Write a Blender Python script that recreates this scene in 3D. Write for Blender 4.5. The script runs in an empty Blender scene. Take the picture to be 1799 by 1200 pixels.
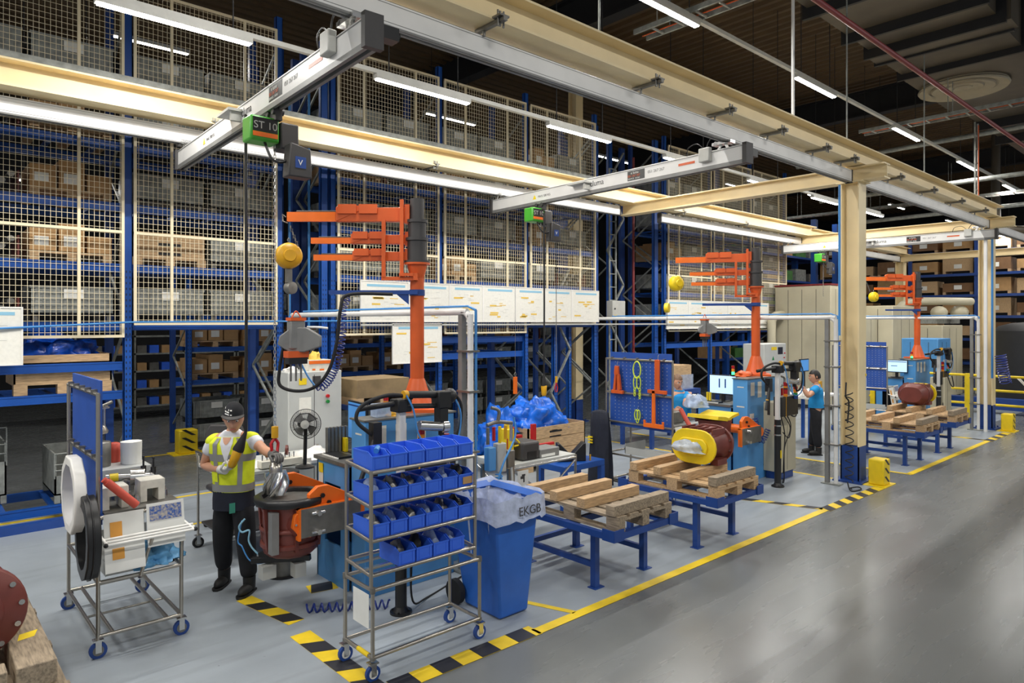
import bpy, bmesh, math, random
from mathutils import Vector, Matrix, Euler
random.seed(7)
R = math.radians
SC = bpy.context.scene
COL = SC.collection
PI = math.pi
# ---------------------------------------------------------------- materials
MATS = {}
def mat(name, col, rough=0.5, metal=0.0, var=0.06, scale=6.0, bump=0.0, emit=None, es=0.0, alpha=1.0, trans=0.0, coat=0.0, stretch=None, col2=None, spec=None):
    if name in MATS: return MATS[name]
    m = bpy.data.materials.new(name); m.use_nodes = True
    nt = m.node_tree; N = nt.nodes; L = nt.links
    b = N['Principled BSDF']
    b.inputs['Roughness'].default_value = rough
    b.inputs['Metallic'].default_value = metal
    if spec is not None: b.inputs['Specular IOR Level'].default_value = spec
    if coat: b.inputs['Coat Weight'].default_value = coat; b.inputs['Coat Roughness'].default_value = 0.15
    if trans: b.inputs['Transmission Weight'].default_value = trans
    if alpha < 1: b.inputs['Alpha'].default_value = alpha
    c = (col[0], col[1], col[2], 1)
    if emit:
        b.inputs['Emission Color'].default_value = (*emit, 1); b.inputs['Emission Strength'].default_value = es
    if var > 0:
        tc = N.new('ShaderNodeTexCoord'); mp = N.new('ShaderNodeMapping'); no = N.new('ShaderNodeTexNoise')
        if stretch: mp.inputs['Scale'].default_value = stretch
        no.inputs['Scale'].default_value = scale; no.inputs['Detail'].default_value = 5
        mx = N.new('ShaderNodeMix'); mx.data_type = 'RGBA'
        k = 1 - var * 2.2
        mx.inputs[6].default_value = (c[0]*k, c[1]*k, c[2]*k, 1) if col2 is None else (*col2, 1)
        mx.inputs[7].default_value = (min(1, c[0]*(1+var)), min(1, c[1]*(1+var)), min(1, c[2]*(1+var)), 1)
        cr = N.new('ShaderNodeMapRange'); cr.inputs[1].default_value = 0.32; cr.inputs[2].default_value = 0.62
        L.new(tc.outputs['Object'], mp.inputs[0]); L.new(mp.outputs[0], no.inputs['Vector'])
        L.new(no.outputs['Fac'], cr.inputs[0]); L.new(cr.outputs[0], mx.inputs[0]); L.new(mx.outputs[2], b.inputs['Base Color'])
        if bump:
            bp = N.new('ShaderNodeBump'); bp.inputs['Strength'].default_value = bump; bp.inputs['Distance'].default_value = 0.01
            L.new(no.outputs['Fac'], bp.inputs['Height']); L.new(bp.outputs[0], b.inputs['Normal'])
    else:
        b.inputs['Base Color'].default_value = c
    MATS[name] = m
    return m
def srgb(r, g, b):
    f = lambda c: (c/255/12.92) if c/255 <= 0.04045 else ((c/255+0.055)/1.055)**2.4
    return (f(r), f(g), f(b))
M = {}
M['cream'] = mat('cream_paint', srgb(238,218,172), 0.4, var=0.03, scale=2.5)
M['creammesh'] = mat('cream_wire', srgb(238,224,190), 0.45, var=0.0)
M['alu'] = mat('light_aluminium', srgb(226,225,222), 0.38, 0.0, var=0.03, scale=3)
M['dgrey'] = mat('dark_grey_plastic', srgb(62,60,60), 0.5, var=0.05)
M['grey'] = mat('mid_grey', srgb(128,128,126), 0.45, 0.1, var=0.06)
M['lgrey'] = mat('light_grey_paint', srgb(186,186,180), 0.45, var=0.04)
M['black'] = mat('black_paint', srgb(26,26,27), 0.4, var=0.05)
M['rubber'] = mat('black_rubber', srgb(24,24,26), 0.7, var=0.05)
M['white'] = mat('white_paint', srgb(232,230,224), 0.45, var=0.03)
M['paper'] = mat('white_paper', srgb(228,228,222), 0.8, var=0.02)
M['foam'] = mat('white_foam', srgb(222,218,204), 0.75, var=0.06, scale=14)
M['blue'] = mat('rack_blue_paint', srgb(14,74,156), 0.42, var=0.05, scale=3)
M['dblue'] = mat('dark_blue_paint', srgb(30,66,136), 0.42, var=0.05)
M['lblue'] = mat('machine_blue_paint', srgb(84,152,212), 0.38, var=0.05, scale=2)
M['binblue'] = mat('blue_bin_plastic', srgb(54,104,222), 0.4, var=0.04)
M['wheeliebin'] = mat('blue_waste_bin_plastic', srgb(40,98,186), 0.42, var=0.04)
M['pegblue'] = mat('pegboard_blue', srgb(44,84,168), 0.4, var=0.04)
M['hose'] = mat('blue_air_hose', srgb(70,140,205), 0.35, var=0.0)
M['dhose'] = mat('dark_blue_spiral', srgb(30,50,130), 0.35, var=0.0)
M['orange'] = mat('orange_paint', srgb(214,92,34), 0.42, var=0.05, scale=3)
M['orange2'] = mat('bright_orange_paint', srgb(238,112,28), 0.38, var=0.04)
M['yellow'] = mat('safety_yellow', srgb(238,206,26), 0.45, var=0.06, scale=5)
M['yellowp'] = mat('amber_plastic', srgb(214,160,28), 0.35, var=0.08)
M['vest'] = mat('hi_vis_yellow', srgb(226,238,40), 0.7, var=0.05, scale=12, bump=0.3)
M['reflect'] = mat('reflective_grey_tape', srgb(150,150,146), 0.4, 0.2, var=0.03)
M['green'] = mat('green_plastic', srgb(74,168,52), 0.35, var=0.04)
M['lime'] = mat('lime_chain_paint', srgb(214,232,70), 0.4, var=0.03)
M['red'] = mat('red_paint', srgb(188,28,34), 0.35, var=0.05)
M['redp'] = mat('salmon_red_plastic', srgb(200,80,62), 0.5, var=0.04)
M['brown'] = mat('red_brown_casting', srgb(112,54,46), 0.45, var=0.08, scale=6, bump=0.15)
M['steel'] = mat('satin_steel_tube', srgb(176,170,160), 0.28, 0.9, var=0.03)
M['bright'] = mat('bright_steel', srgb(208,208,206), 0.22, 0.95, var=0.04)
M['dsteel'] = mat('dull_steel', srgb(130,128,122), 0.42, 0.7, var=0.08, scale=12)
M['galv'] = mat('galvanised_crate', srgb(142,145,140), 0.5, 0.25, var=0.14, scale=9)
M['wood'] = mat('pale_timber', srgb(190,158,118), 0.65, var=0.14, scale=9, stretch=(1,9,9), bump=0.15)
M['woodx'] = mat('pale_timber_long', srgb(196,162,120), 0.65, var=0.16, scale=7, stretch=(1,10,10), bump=0.15)
M['oldwood'] = mat('weathered_timber', srgb(150,134,112), 0.7, var=0.18, scale=9, stretch=(8,1,8), bump=0.25)
M['carton'] = mat('brown_cardboard', srgb(176,138,92), 0.75, var=0.06)
M['film'] = mat('blue_plastic_sheet', srgb(28,104,214), 0.22, var=0.2, scale=7, bump=0.8)
M['dfilm'] = mat('deep_blue_plastic_sheet', srgb(16,70,170), 0.25, var=0.25, scale=7, bump=0.8)
M['clear'] = mat('clear_film', srgb(190,208,235), 0.2, var=0.1, scale=12, bump=0.8, alpha=0.55)
M['screen'] = mat('lit_screen', srgb(190,215,240), 0.3, var=0, emit=srgb(170,205,240), es=0.9)
M['screenb'] = mat('lit_blue_screen', srgb(70,130,190), 0.3, var=0, emit=srgb(80,140,205), es=0.5)
M['cardfog'] = mat('orange_card', srgb(226,160,70), 0.7, var=0.02)
M['photo'] = mat('printed_photo_blue', srgb(42,76,140), 0.5, var=0.35, scale=60, col2=srgb(190,180,160))
M['print'] = mat('printed_drawing', srgb(230,228,218), 0.6, var=0.02, scale=26)
M['yelltag'] = mat('yellow_note', srgb(228,190,84), 0.7, var=0)
M['cyanp'] = mat('pale_blue_strip', srgb(140,190,214), 0.6, var=0)
M['skin'] = mat('skin', srgb(205,152,122), 0.5, var=0.04, scale=10)
M['navy'] = mat('navy_cloth', srgb(28,32,46), 0.85, var=0.12, scale=10, bump=0.3)
M['blackcloth'] = mat('black_cloth', srgb(24,25,30), 0.85, var=0.12, scale=10, bump=0.3)
M['tee'] = mat('white_cotton', srgb(226,228,232), 0.85, var=0.05, scale=12, bump=0.3)
M['bluetee'] = mat('azure_cotton', srgb(24,142,206), 0.8, var=0.07, scale=10, bump=0.3)
M['hair'] = mat('dark_hair', srgb(26,22,22), 0.55, var=0.15, scale=40, bump=0.4)
M['greyhair'] = mat('grey_brown_hair', srgb(128,100,78), 0.6, var=0.15, scale=40, bump=0.4)
M['glove'] = mat('white_work_glove', srgb(222,220,214), 0.8, var=0.05)
M['gglove'] = mat('grey_work_glove', srgb(96,94,92), 0.8, var=0.08)
M['leather'] = mat('black_boot_leather', srgb(30,29,28), 0.6, var=0.1)
M['teal'] = mat('teal_badge', srgb(60,140,120), 0.5, var=0)
M['beige'] = mat('beige_machine_paint', srgb(196,188,162), 0.45, var=0.03, scale=2)
M['cfgrey'] = mat('cabinet_grey_paint', srgb(190,192,188), 0.42, var=0.02)
M['ceil'] = mat('brown_metal_deck', srgb(96,76,50), 0.6, var=0.08, scale=2)
M['ceild'] = mat('dark_metal_deck', srgb(62,56,46), 0.6, var=0.08, scale=2)
M['roofbeam'] = mat('dark_roof_steel', srgb(30,30,32), 0.6, var=0.05)
M['duct'] = mat('dark_duct_metal', srgb(84,76,64), 0.5, 0.2, var=0.08, scale=2)
M['pipe'] = mat('dark_red_pipe', srgb(120,38,40), 0.45, var=0.04)
M['wall'] = mat('dark_hall_wall', srgb(40,40,42), 0.8, var=0.05)
M['lit'] = mat('lit_led_tube', (1,1,1), 0.4, var=0, emit=(1.0, 0.98, 0.93), es=26)
M['lred'] = mat('red_lamp_glass', srgb(170,20,24), 0.25, var=0)
M['lyel'] = mat('amber_lamp_glass', srgb(236,140,30), 0.25, var=0)
M['lgrn'] = mat('green_lamp_glass', srgb(30,130,60), 0.25, var=0)
M['lgon'] = mat('green_lamp_on', srgb(60,240,120), 0.25, var=0, emit=srgb(60,250,130), es=3)
M['plexi'] = mat('smoky_fan_guard', srgb(70,70,72), 0.4, var=0)
M['tankb'] = mat('black_tank_lagging', srgb(38,38,40), 0.55, var=0.06)

# ---------------------------------------------------------------- mesh builder
class MB:
    def __init__(s): s.b = bmesh.new(); s.mi = 0
    def _f(s, vs, smooth=False):
        try:
            f = s.b.faces.new(vs); f.material_index = s.mi; f.smooth = smooth; return f
        except ValueError: return None
    def box(s, x0, x1, y0, y1, z0, z1, M4=None):
        c = [(x0,y0,z0),(x1,y0,z0),(x1,y1,z0),(x0,y1,z0),(x0,y0,z1),(x1,y0,z1),(x1,y1,z1),(x0,y1,z1)]
        v = [s.b.verts.new(M4 @ Vector(p) if M4 else p) for p in c]
        for q in ((0,3,2,1),(4,5,6,7),(0,1,5,4),(1,2,6,5),(2,3,7,6),(3,0,4,7)): s._f([v[i] for i in q])
        return s
    def cbox(s, c, d, M4=None):
        return s.box(c[0]-d[0]/2, c[0]+d[0]/2, c[1]-d[1]/2, c[1]+d[1]/2, c[2]-d[2]/2, c[2]+d[2]/2, M4)
    def bar(s, p0, p1, w, h=None, up=(0,0,1)):
        """rectangular bar from p0 to p1, w wide, h tall"""
        h = w if h is None else h
        p0 = Vector(p0); p1 = Vector(p1); d = (p1-p0); l = d.length; d.normalize()
        u = Vector(up)
        if abs(d.dot(u)) > 0.98: u = Vector((0,1,0))
        a = d.cross(u).normalized(); b = a.cross(d).normalized()
        Mx = Matrix(((a.x,d.x,b.x,p0.x),(a.y,d.y,b.y,p0.y),(a.z,d.z,b.z,p0.z),(0,0,0,1)))
        return s.box(-w/2, w/2, 0, l, -h/2, h/2, Mx)
    def cyl(s, p0, p1, r, r1=None, n=14, cap=True):
        r1 = r if r1 is None else r1
        p0 = Vector(p0); p1 = Vector(p1); d = (p1-p0).normalized()
        u = Vector((0,0,1)) if abs(d.z) < 0.95 else Vector((1,0,0))
        a = d.cross(u).normalized(); b = d.cross(a)
        A = []; B = []
        for i in range(n):
            t = 2*PI*i/n; o = a*math.cos(t)+b*math.sin(t)
            A.append(s.b.verts.new(p0+o*r)); B.append(s.b.verts.new(p1+o*r1))
        for i in range(n): s._f([A[i],A[(i+1)%n],B[(i+1)%n],B[i]], n > 6)
        if cap: s._f(A[::-1]); s._f(B)
        return s
    def tube(s, pts, r, n=8, closed=False):
        pts = [Vector(p) for p in pts]; k = len(pts); rings = []
        prev = None
        for i, p in enumerate(pts):
            if closed: d = (pts[(i+1)%k]-pts[i-1])
            else: d = pts[min(i+1,k-1)]-pts[max(i-1,0)]
            d.normalize()
            if prev is None:
                u = Vector((0,0,1)) if abs(d.z) < 0.9 else Vector((1,0,0)); a = d.cross(u).normalized()
            else:
                a = (prev - d*prev.dot(d))
                a = a.normalized() if a.length > 1e-6 else d.orthogonal().normalized()
            prev = a; b = d.cross(a)
            rings.append([s.b.verts.new(p+(a*math.cos(2*PI*j/n)+b*math.sin(2*PI*j/n))*r) for j in range(n)])
        m = k if closed else k-1
        for i in range(m):
            A = rings[i]; B = rings[(i+1)%k]
            for j in range(n): s._f([A[j],A[(j+1)%n],B[(j+1)%n],B[j]], True)
        if not closed: s._f(rings[0][::-1]); s._f(rings[-1])
        return s
    def prism(s, poly, O, U, V, W):
        """poly of (u,v) extruded along W; O origin, U,V,W vectors"""
        O=Vector(O);U=Vector(U);V=Vector(V);W=Vector(W)
        A=[s.b.verts.new(O+U*p[0]+V*p[1]) for p in poly]; B=[s.b.verts.new(O+U*p[0]+V*p[1]+W) for p in poly]
        n=len(poly); s._f(A[::-1]); s._f(B)
        for i in range(n): s._f([A[i],A[(i+1)%n],B[(i+1)%n],B[i]])
        return s
    def lathe(s, prof, O, ax=(0,0,1), n=24, sx=1.0, sy=1.0, capb=True, capt=True):
        O=Vector(O); d=Vector(ax).normalized(); u=Vector((0,0,1)) if abs(d.z)<0.95 else Vector((1,0,0))
        a=d.cross(u).normalized(); b=d.cross(a); rings=[]
        for r,h in prof:
            rings.append([s.b.verts.new(O+d*h+(a*math.cos(2*PI*j/n)*sx+b*math.sin(2*PI*j/n)*sy)*r) for j in range(n)])
        for A,B in zip(rings,rings[1:]):
            for j in range(n): s._f([A[j],A[(j+1)%n],B[(j+1)%n],B[j]], True)
        if capb: s._f(rings[0][::-1])
        if capt: s._f(rings[-1])
        return s
    def ball(s, c, r, n=12, sc=(1,1,1), M4=None):
        rings=[]; c=Vector(c)
        k=n//2
        for i in range(1,k):
            ph=PI*i/k
            rg=[]
            for j in range(n):
                t=2*PI*j/n
                p=Vector((math.sin(ph)*math.cos(t)*sc[0]*r, math.sin(ph)*math.sin(t)*sc[1]*r, math.cos(ph)*sc[2]*r))
                if M4: p=M4@p
                rg.append(s.b.verts.new(c+p))
            rings.append(rg)
        top=Vector((0,0,sc[2]*r)); bot=-top
        if M4: top=M4@top; bot=M4@bot
        T=s.b.verts.new(c+top); Bt=s.b.verts.new(c+bot)
        for j in range(n):
            s._f([T,rings[0][j],rings[0][(j+1)%n]],True); s._f([Bt,rings[-1][(j+1)%n],rings[-1][j]],True)
        for A,B in zip(rings,rings[1:]):
            for j in range(n): s._f([A[j],B[j],B[(j+1)%n],A[(j+1)%n]],True)
        return s
    def build(s, name, m, parent=None, bevel=0.0):
        bmesh.ops.recalc_face_normals(s.b, faces=s.b.faces)
        me = bpy.data.meshes.new(name); s.b.to_mesh(me); s.b.free(); me.set_sharp_from_angle(angle=R(62))
        for x in (m if isinstance(m,(list,tuple)) else [m]): me.materials.append(x)
        o = bpy.data.objects.new(name, me); COL.objects.link(o)
        if parent is not None:
            o.parent = parent
            if parent.type == 'EMPTY': o.matrix_parent_inverse = Matrix.Translation(-Vector(parent.location))
        if bevel:
            bv = o.modifiers.new('bevel','BEVEL'); bv.width = bevel; bv.segments = 2; bv.limit_method = 'ANGLE'; bv.angle_limit = R(50)
        return o
def tag(o, label=None, cat=None, group=None, kind=None):
    if label: o['label'] = label
    if cat: o['category'] = cat; o['kind'] = kind or 'thing'
    if group: o['group'] = group
    if kind: o['kind'] = kind
    return o
def thing(name, label, cat, loc=(0,0,0), group=None):
    o = bpy.data.objects.new(name, None); COL.objects.link(o); o.location = loc; o.empty_display_size = 0.1
    return tag(o, label, cat, group)
def kids(o): return [c for c in COL.objects if c.parent == o]
TREE = {}
def dup(root, delta=(0,0,0), rotz=None, label=None, group=None, loc=None):
    ch = {}
    for c in COL.objects:
        if c.parent: ch.setdefault(c.parent.name, []).append(c)
    def rec(o, par):
        n = o.copy(); COL.objects.link(n)
        if par is not None: n.parent = par
        for c in ch.get(o.name, []): rec(c, n)
        return n
    r = rec(root, None)
    r.location = Vector(loc) if loc is not None else root.location + Vector(delta)
    if rotz is not None: r.rotation_euler.z = rotz
    if label: r['label'] = label
    if group: r['group'] = group
    return r
def struct(o): o['kind'] = 'structure'; return o
def text(name, s, size, m, parent, O, U, V, ext=0.0006):
    """flat lettering: O origin, U reading direction, V up direction"""
    cu = bpy.data.curves.new(name, 'FONT'); cu.body = s; cu.size = size; cu.extrude = ext
    tmp = bpy.data.objects.new('tmp', cu); COL.objects.link(tmp)
    bpy.context.view_layer.update()
    me = bpy.data.meshes.new_from_object(tmp.evaluated_get(bpy.context.evaluated_depsgraph_get()))
    bpy.data.objects.remove(tmp); bpy.data.curves.remove(cu); me.materials.clear(); me.materials.append(m)
    o = bpy.data.objects.new(name, me); COL.objects.link(o)
    U=Vector(U).normalized(); V=Vector(V).normalized(); W=U.cross(V); O=Vector(O)
    mw = Matrix(((U.x,V.x,W.x,O.x),(U.y,V.y,W.y,O.y),(U.z,V.z,W.z,O.z),(0,0,0,1)))
    if parent is not None:
        o.parent = parent
        if parent.type=='EMPTY': o.matrix_parent_inverse = Matrix.Translation(-Vector(parent.location))
    o.matrix_basis = mw
    return o
def smooth(pts, k=6, closed=False):
    pts=[Vector(p) for p in pts]; out=[]; n=len(pts)
    for i in range(n-1):
        p0=pts[max(i-1,0)];p1=pts[i];p2=pts[i+1];p3=pts[min(i+2,n-1)]
        for j in range(k):
            t=j/k
            out.append(0.5*((2*p1)+(-p0+p2)*t+(2*p0-5*p1+4*p2-p3)*t*t+(-p0+3*p1-3*p2+p3)*t**3))
    out.append(pts[-1]); return out
def helix(path, rad, turns, n=14):
    path=smooth(path,8); 
    L=[0]
    for a,b in zip(path,path[1:]): L.append(L[-1]+(b-a).length)
    out=[]; N=int(turns*n); k=0
    for i in range(N+1):
        s=L[-1]*i/N
        while k<len(L)-2 and L[k+1]<s: k+=1
        t=(s-L[k])/max(1e-6,L[k+1]-L[k]); p=path[k].lerp(path[k+1],t); d=(path[k+1]-path[k]).normalized()
        u=Vector((1,0,0)) if abs(d.x)<0.8 else Vector((0,1,0)); a=d.cross(u).normalized(); b=d.cross(a)
        an=2*PI*i/n; out.append(p+a*math.cos(an)*rad+b*math.sin(an)*rad)
    return out
ORD = ['first','second','third','fourth','fifth','sixth','seventh','eighth','ninth','tenth','eleventh','twelfth']
# ================================================================= camera, world, exposure
cd = bpy.data.cameras.new('camera'); cam = bpy.data.objects.new('camera', cd); COL.objects.link(cam)
cd.sensor_fit = 'HORIZONTAL'; cd.sensor_width = 36.0; cd.lens = 36.0*1199/1799
cd.shift_y = -34.0/1799; cd.clip_start = 0.05; cd.clip_end = 200
fw = Vector((0.6694, 0.7429, 0)).normalized(); up = Vector((0,0,1)); rt = fw.cross(up)
cam.matrix_world = Matrix(((rt.x,0,-fw.x,0),(rt.y,0,-fw.y,0),(0,1,0,2.5),(0,0,0,1)))
SC.camera = cam
w = bpy.data.worlds.new('hall_air'); SC.world = w; w.use_nodes = True
w.node_tree.nodes['Background'].inputs[0].default_value = (0.9, 0.95, 1.0, 1)
w.node_tree.nodes['Background'].inputs[1].default_value = 0.42
SC.view_settings.view_transform = 'Standard'; SC.view_settings.look = 'None'; SC.view_settings.gamma = 1.0
SC.view_settings.exposure = 0.0; SC.view_settings.use_curve_mapping = False

# ================================================================= floor
def floor_mat(name, base, dark, streak, rough, rvar):
    m = bpy.data.materials.new(name); m.use_nodes = True; nt = m.node_tree; N = nt.nodes; L = nt.links; b = N['Principled BSDF']
    tc = N.new('ShaderNodeTexCoord')
    def noise(sc, det, st):
        mp = N.new('ShaderNodeMapping'); mp.inputs['Scale'].default_value = st; L.new(tc.outputs['Object'], mp.inputs[0])
        n = N.new('ShaderNodeTexNoise'); n.inputs['Scale'].default_value = sc; n.inputs['Detail'].default_value = det; L.new(mp.outputs[0], n.inputs['Vector']); return n
    n1 = noise(0.7, 6, (1,1,1)); n2 = noise(1.6, 8, (0.35,2.6,1)); n3 = noise(14, 4, (1,1,1))
    mx = N.new('ShaderNodeMix'); mx.data_type='RGBA'; mx.inputs[6].default_value=(*base,1); mx.inputs[7].default_value=(*dark,1)
    r1 = N.new('ShaderNodeMapRange'); r1.inputs[1].default_value=.45; r1.inputs[2].default_value=.75; L.new(n1.outputs['Fac'], r1.inputs[0]); L.new(r1.outputs[0], mx.inputs[0])
    mx2 = N.new('ShaderNodeMix'); mx2.data_type='RGBA'; mx2.inputs[7].default_value=(*streak,1); L.new(mx.outputs[2], mx2.inputs[6])
    r2 = N.new('ShaderNodeMapRange'); r2.inputs[1].default_value=.55; r2.inputs[2].default_value=.8; r2.inputs[4].default_value=.75; L.new(n2.outputs['Fac'], r2.inputs[0]); L.new(r2.outputs[0], mx2.inputs[0])
    mx3 = N.new('ShaderNodeMix'); mx3.data_type='RGBA'; mx3.inputs[7].default_value=(streak[0]*.45,streak[1]*.45,streak[2]*.45,1); L.new(mx2.outputs[2], mx3.inputs[6])
    r3 = N.new('ShaderNodeMapRange'); r3.inputs[1].default_value=.73; r3.inputs[2].default_value=.8; L.new(n3.outputs['Fac'], r3.inputs[0]); L.new(r3.outputs[0], mx3.inputs[0])
    L.new(mx3.outputs[2], b.inputs['Base Color'])
    r4 = N.new('ShaderNodeMapRange'); r4.inputs[1].default_value=.3; r4.inputs[2].default_value=.7; r4.inputs[3].default_value=rough-rvar; r4.inputs[4].default_value=rough+rvar
    L.new(n2.outputs['Fac'], r4.inputs[0]); L.new(r4.outputs[0], b.inputs['Roughness'])
    return m
FA = floor_mat('dark_grey_floor_coating', srgb(111,114,114), srgb(100,102,101), srgb(109,111,109), .27, .03)
FB = floor_mat('pale_blue_grey_floor_coating', srgb(154,162,169), srgb(136,143,149), srgb(116,121,124), .36, .08)
m = MB(); m.box(-12, 46, -6, 27, -0.2, 0); floor = struct(m.build('floor', FA))
def patch(x0,x1,y0,y1,z=0.002,mm=FB,name='floor_coating'):
    m = MB(); m.box(x0,x1,y0,y1,-0.001,z); return m.build(name, mm, floor)
patch(-12, 11.1, 3.95, 10.6)
patch(12.35, 19.0, 3.95, 9.8)
patch(19.0, 28, 4.6, 9.0)
TY = mat('yellow_floor_tape', srgb(238,204,40), .45, var=.08, scale=4)
TK = mat('black_floor_tape', srgb(40,40,46), .5, var=.08, scale=4)
def tape(p0, p1, wd=.1, mm=TY, z=.004):
    m = MB(); p0=Vector((*p0,z)); p1=Vector((*p1,z)); m.bar(p0, p1, wd, .002); return m.build('floor_line', mm, floor)
def hazard(p0, p1, wd=.16, per=.36, lean=.12, first=0):
    p0=Vector((*p0,.0)); p1=Vector((*p1,.0)); d=(p1-p0); L_=d.length; d.normalize(); n=Vector((-d.y,d.x,0))
    m = MB(); m.bar(p0+Vector((0,0,.004)), p1+Vector((0,0,.004)), wd, .002); m.build('floor_line', TY, floor)
    m = MB(); k=0; s=first*per
    while s+per/2 < L_:
        a=p0+d*s; 
        m.prism([(0,-wd/2),(per/2,-wd/2),(per/2+lean,wd/2),(lean,wd/2)], a+Vector((0,0,.0052)), d, n, (0,0,.0012)); s+=per
    m.build('floor_line_stripe', TK, floor)
tape((3.82,3.96),(9.15,3.96)); tape((12.35,3.96),(17.0,3.96)); tape((12.35,3.92),(12.3,6.2),.07); tape((12.28,6.0),(12.3,9.6),.06)
hazard((9.15,3.96),(11.0,3.94),.16,.36,.1); hazard((17.0,3.96),(18.6,3.96),.16,.5,.1)
hazard((2.52,4.02),(3.85,3.99),.17,.36,.0)
hazard((2.42,4.0),(2.40,5.2),.17,.38,.08); hazard((2.47,5.42),(2.33,6.2),.15,.38,.08)
tape((4.33,4.0),(4.05,4.75),.06); hazard((9.2,4.0),(8.75,5.35),.12,.4,.1); tape((11.1,4.5),(11.12,6.0),.06); tape((11.12,6.0),(11.1,10.4),.06)
hazard((17.1,4.0),(17.2,5.6),.12,.5,.1)
tape((-4,10.62),(5.2,10.35),.07); tape((2.6,13.96),(5.4,13.9),.07); tape((3.3,8.3),(4.2,8.9),.07); tape((2.6,8.9),(4.1,8.95),.06)
hazard((2.85,6.0),(3.1,5.95),.2,.4,.05)
# ================================================================= ceiling, walls, roof steel
def deck(x0,x1,y0,y1,z,along,mm,name='ceiling'):
    m=MB(); p=.30; d=.07
    if along=='y':
        x=x0
        while x<x1:
            pr=[(0,0),(p*.35,0),(p*.5,d),(p*.85,d),(p,0)]
            for (a,h0),(b,h1) in zip(pr,pr[1:]):
                v=[m.b.verts.new(q) for q in ((x+a,y0,z+h0),(x+b,y0,z+h1),(x+b,y1,z+h1),(x+a,y1,z+h0))]; m._f(v)
            x+=p
    else:
        y=y0
        while y<y1:
            pr=[(0,0),(p*.35,0),(p*.5,d),(p*.85,d),(p,0)]
            for (a,h0),(b,h1) in zip(pr,pr[1:]):
                v=[m.b.verts.new(q) for q in ((x0,y+a,z+h0),(x1,y+a,z+h0),(x1,y+b,z+h1),(x0,y+b,z+h1))]; m._f(v)
            y+=p
    return struct(m.build(name, mm))
deck(-12,46,-6,11.6,9.6,'y',M['ceil']); deck(-12,46,11.6,27,9.2,'x',M['ceil'],'ceiling_lower')
m=MB(); m.box(-12,46,-6,27,9.8,9.9); struct(m.build('ceiling_slab',M['wall']))
m=MB(); m.box(-12,46,26.8,27,0,9.8); struct(m.build('wall_back',M['wall']))
m=MB(); m.box(45.8,46,-6,27,0,9.8); struct(m.build('wall_right',M['wall']))
for i,x in enumerate((0.0,10.6,21.2,31.8)):
    m=MB(); m.box(x-.15,x+.15,-6,26.7,8.55,8.6); m.box(x-.15,x+.15,-6,26.7,9.25,9.3); m.box(x-.02,x+.02,-6,26.7,8.6,9.25); struct(m.build('ceiling_beam_%d'%(i+1),M['roofbeam']))
for i,y in enumerate((2.0,11.6,19.0)):
    m=MB(); m.box(-12,45.8,y-.12,y+.12,8.3,8.34); m.box(-12,45.8,y-.12,y+.12,8.86,8.9); m.box(-12,45.8,y-.015,y+.015,8.34,8.86); struct(m.build('ceiling_beam_%d'%(i+5),M['roofbeam']))
# ================================================================= lights
def fixture(x0, x1, y, z, lab, group, power=60, spread=178):
    t = thing('strip_light', lab, 'ceiling light', ((x0+x1)/2, y, z), group)
    m=MB(); m.box(x0,x1,y-.045,y+.045,z+.015,z+.075); m.build('housing', M['lgrey'], t)
    m=MB(); m.box(x0+.02,x1-.02,y-.035,y+.035,z,z+.015); m.build('tube', M['lit'], t)
    zt=9.2 if y>11.6 else 9.6
    m=MB(); m.cyl((x0+.2,y,z+.07),(x0+.2,y,zt),.008,n=5); m.cyl((x1-.2,y,z+.07),(x1-.2,y,zt),.008,n=5); m.build('hanger_wire', M['roofbeam'], t)
    ld=bpy.data.lights.new('lamp','AREA'); ld.shape='RECTANGLE'; ld.size=x1-x0-.1; ld.size_y=.07; ld.energy=power; ld.color=(1,.975,.93); ld.spread=R(spread)
    lo=bpy.data.objects.new('lamp',ld); COL.objects.link(lo); lo.location=((x0+x1)/2,y,z-.006); lo.parent=t; lo.matrix_parent_inverse=Matrix.Translation(-Vector(t.location))
    return t
def trunk(x0,x1,y,z,lab):
    m=MB(); m.box(x0,x1,y-.03,y+.03,z+.078,z+.13); return tag(m.build('lighting_trunk',M['lgrey']),lab,'lighting rail')
trunk(-8,21,7.5,5.54,'long grey lighting rail hung between the two crane rails')
for i in range(9):
    a=1.40+3.05*(i-2); b=a+1.5
    fixture(a,b,7.5,5.54,'lit strip light on the lower rail between the crane rails, '+('%s from the left'%ORD[i-2] if i>1 else '%s beyond the left edge'%ORD[i]),'strip lights on the lower rail',82)
trunk(-6,36,5.2,6.5,'long grey lighting rail above the front crane beam')
for i in range(10):
    a=-6.5+4.36*i; b=a+1.5
    fixture(a,b,5.2,6.5,'lit strip light on the upper rail above the front beam, %s along'%ORD[i],'strip lights on the upper rail',92)
for i,(a,b) in enumerate([(-6,-4.2),(1.0,2.9),(8.2,10.1),(15.2,17.1),(22,23.9),(29,30.9)]):
    fixture(a,b,-1.2,7.0,'strip light over the grey aisle, %s along the row'%ORD[i],'strip lights over the aisle',210)
for i,(a,b,y,z) in enumerate([(2.6,3.9,13.0,7.3),(9.0,10.5,13.0,7.3),(15,16.5,13.0,7.3),(21,22.5,12.4,7.2),(25.0,26.8,11.4,7.2),(29.5,31.2,10.2,7.2),(5.5,7.0,17.5,6.5),(13,14.6,17.5,6.5),(29.5,31,6.5,5.6),(36,37.6,10,7.2),(37,38.6,3.0,7.2),(1.2,2.4,12.4,4.6)]):
    fixture(a,b,y,z,'small distant strip light deep in the hall, %s of that group'%ORD[min(i,11)],'distant strip lights',48)
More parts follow.
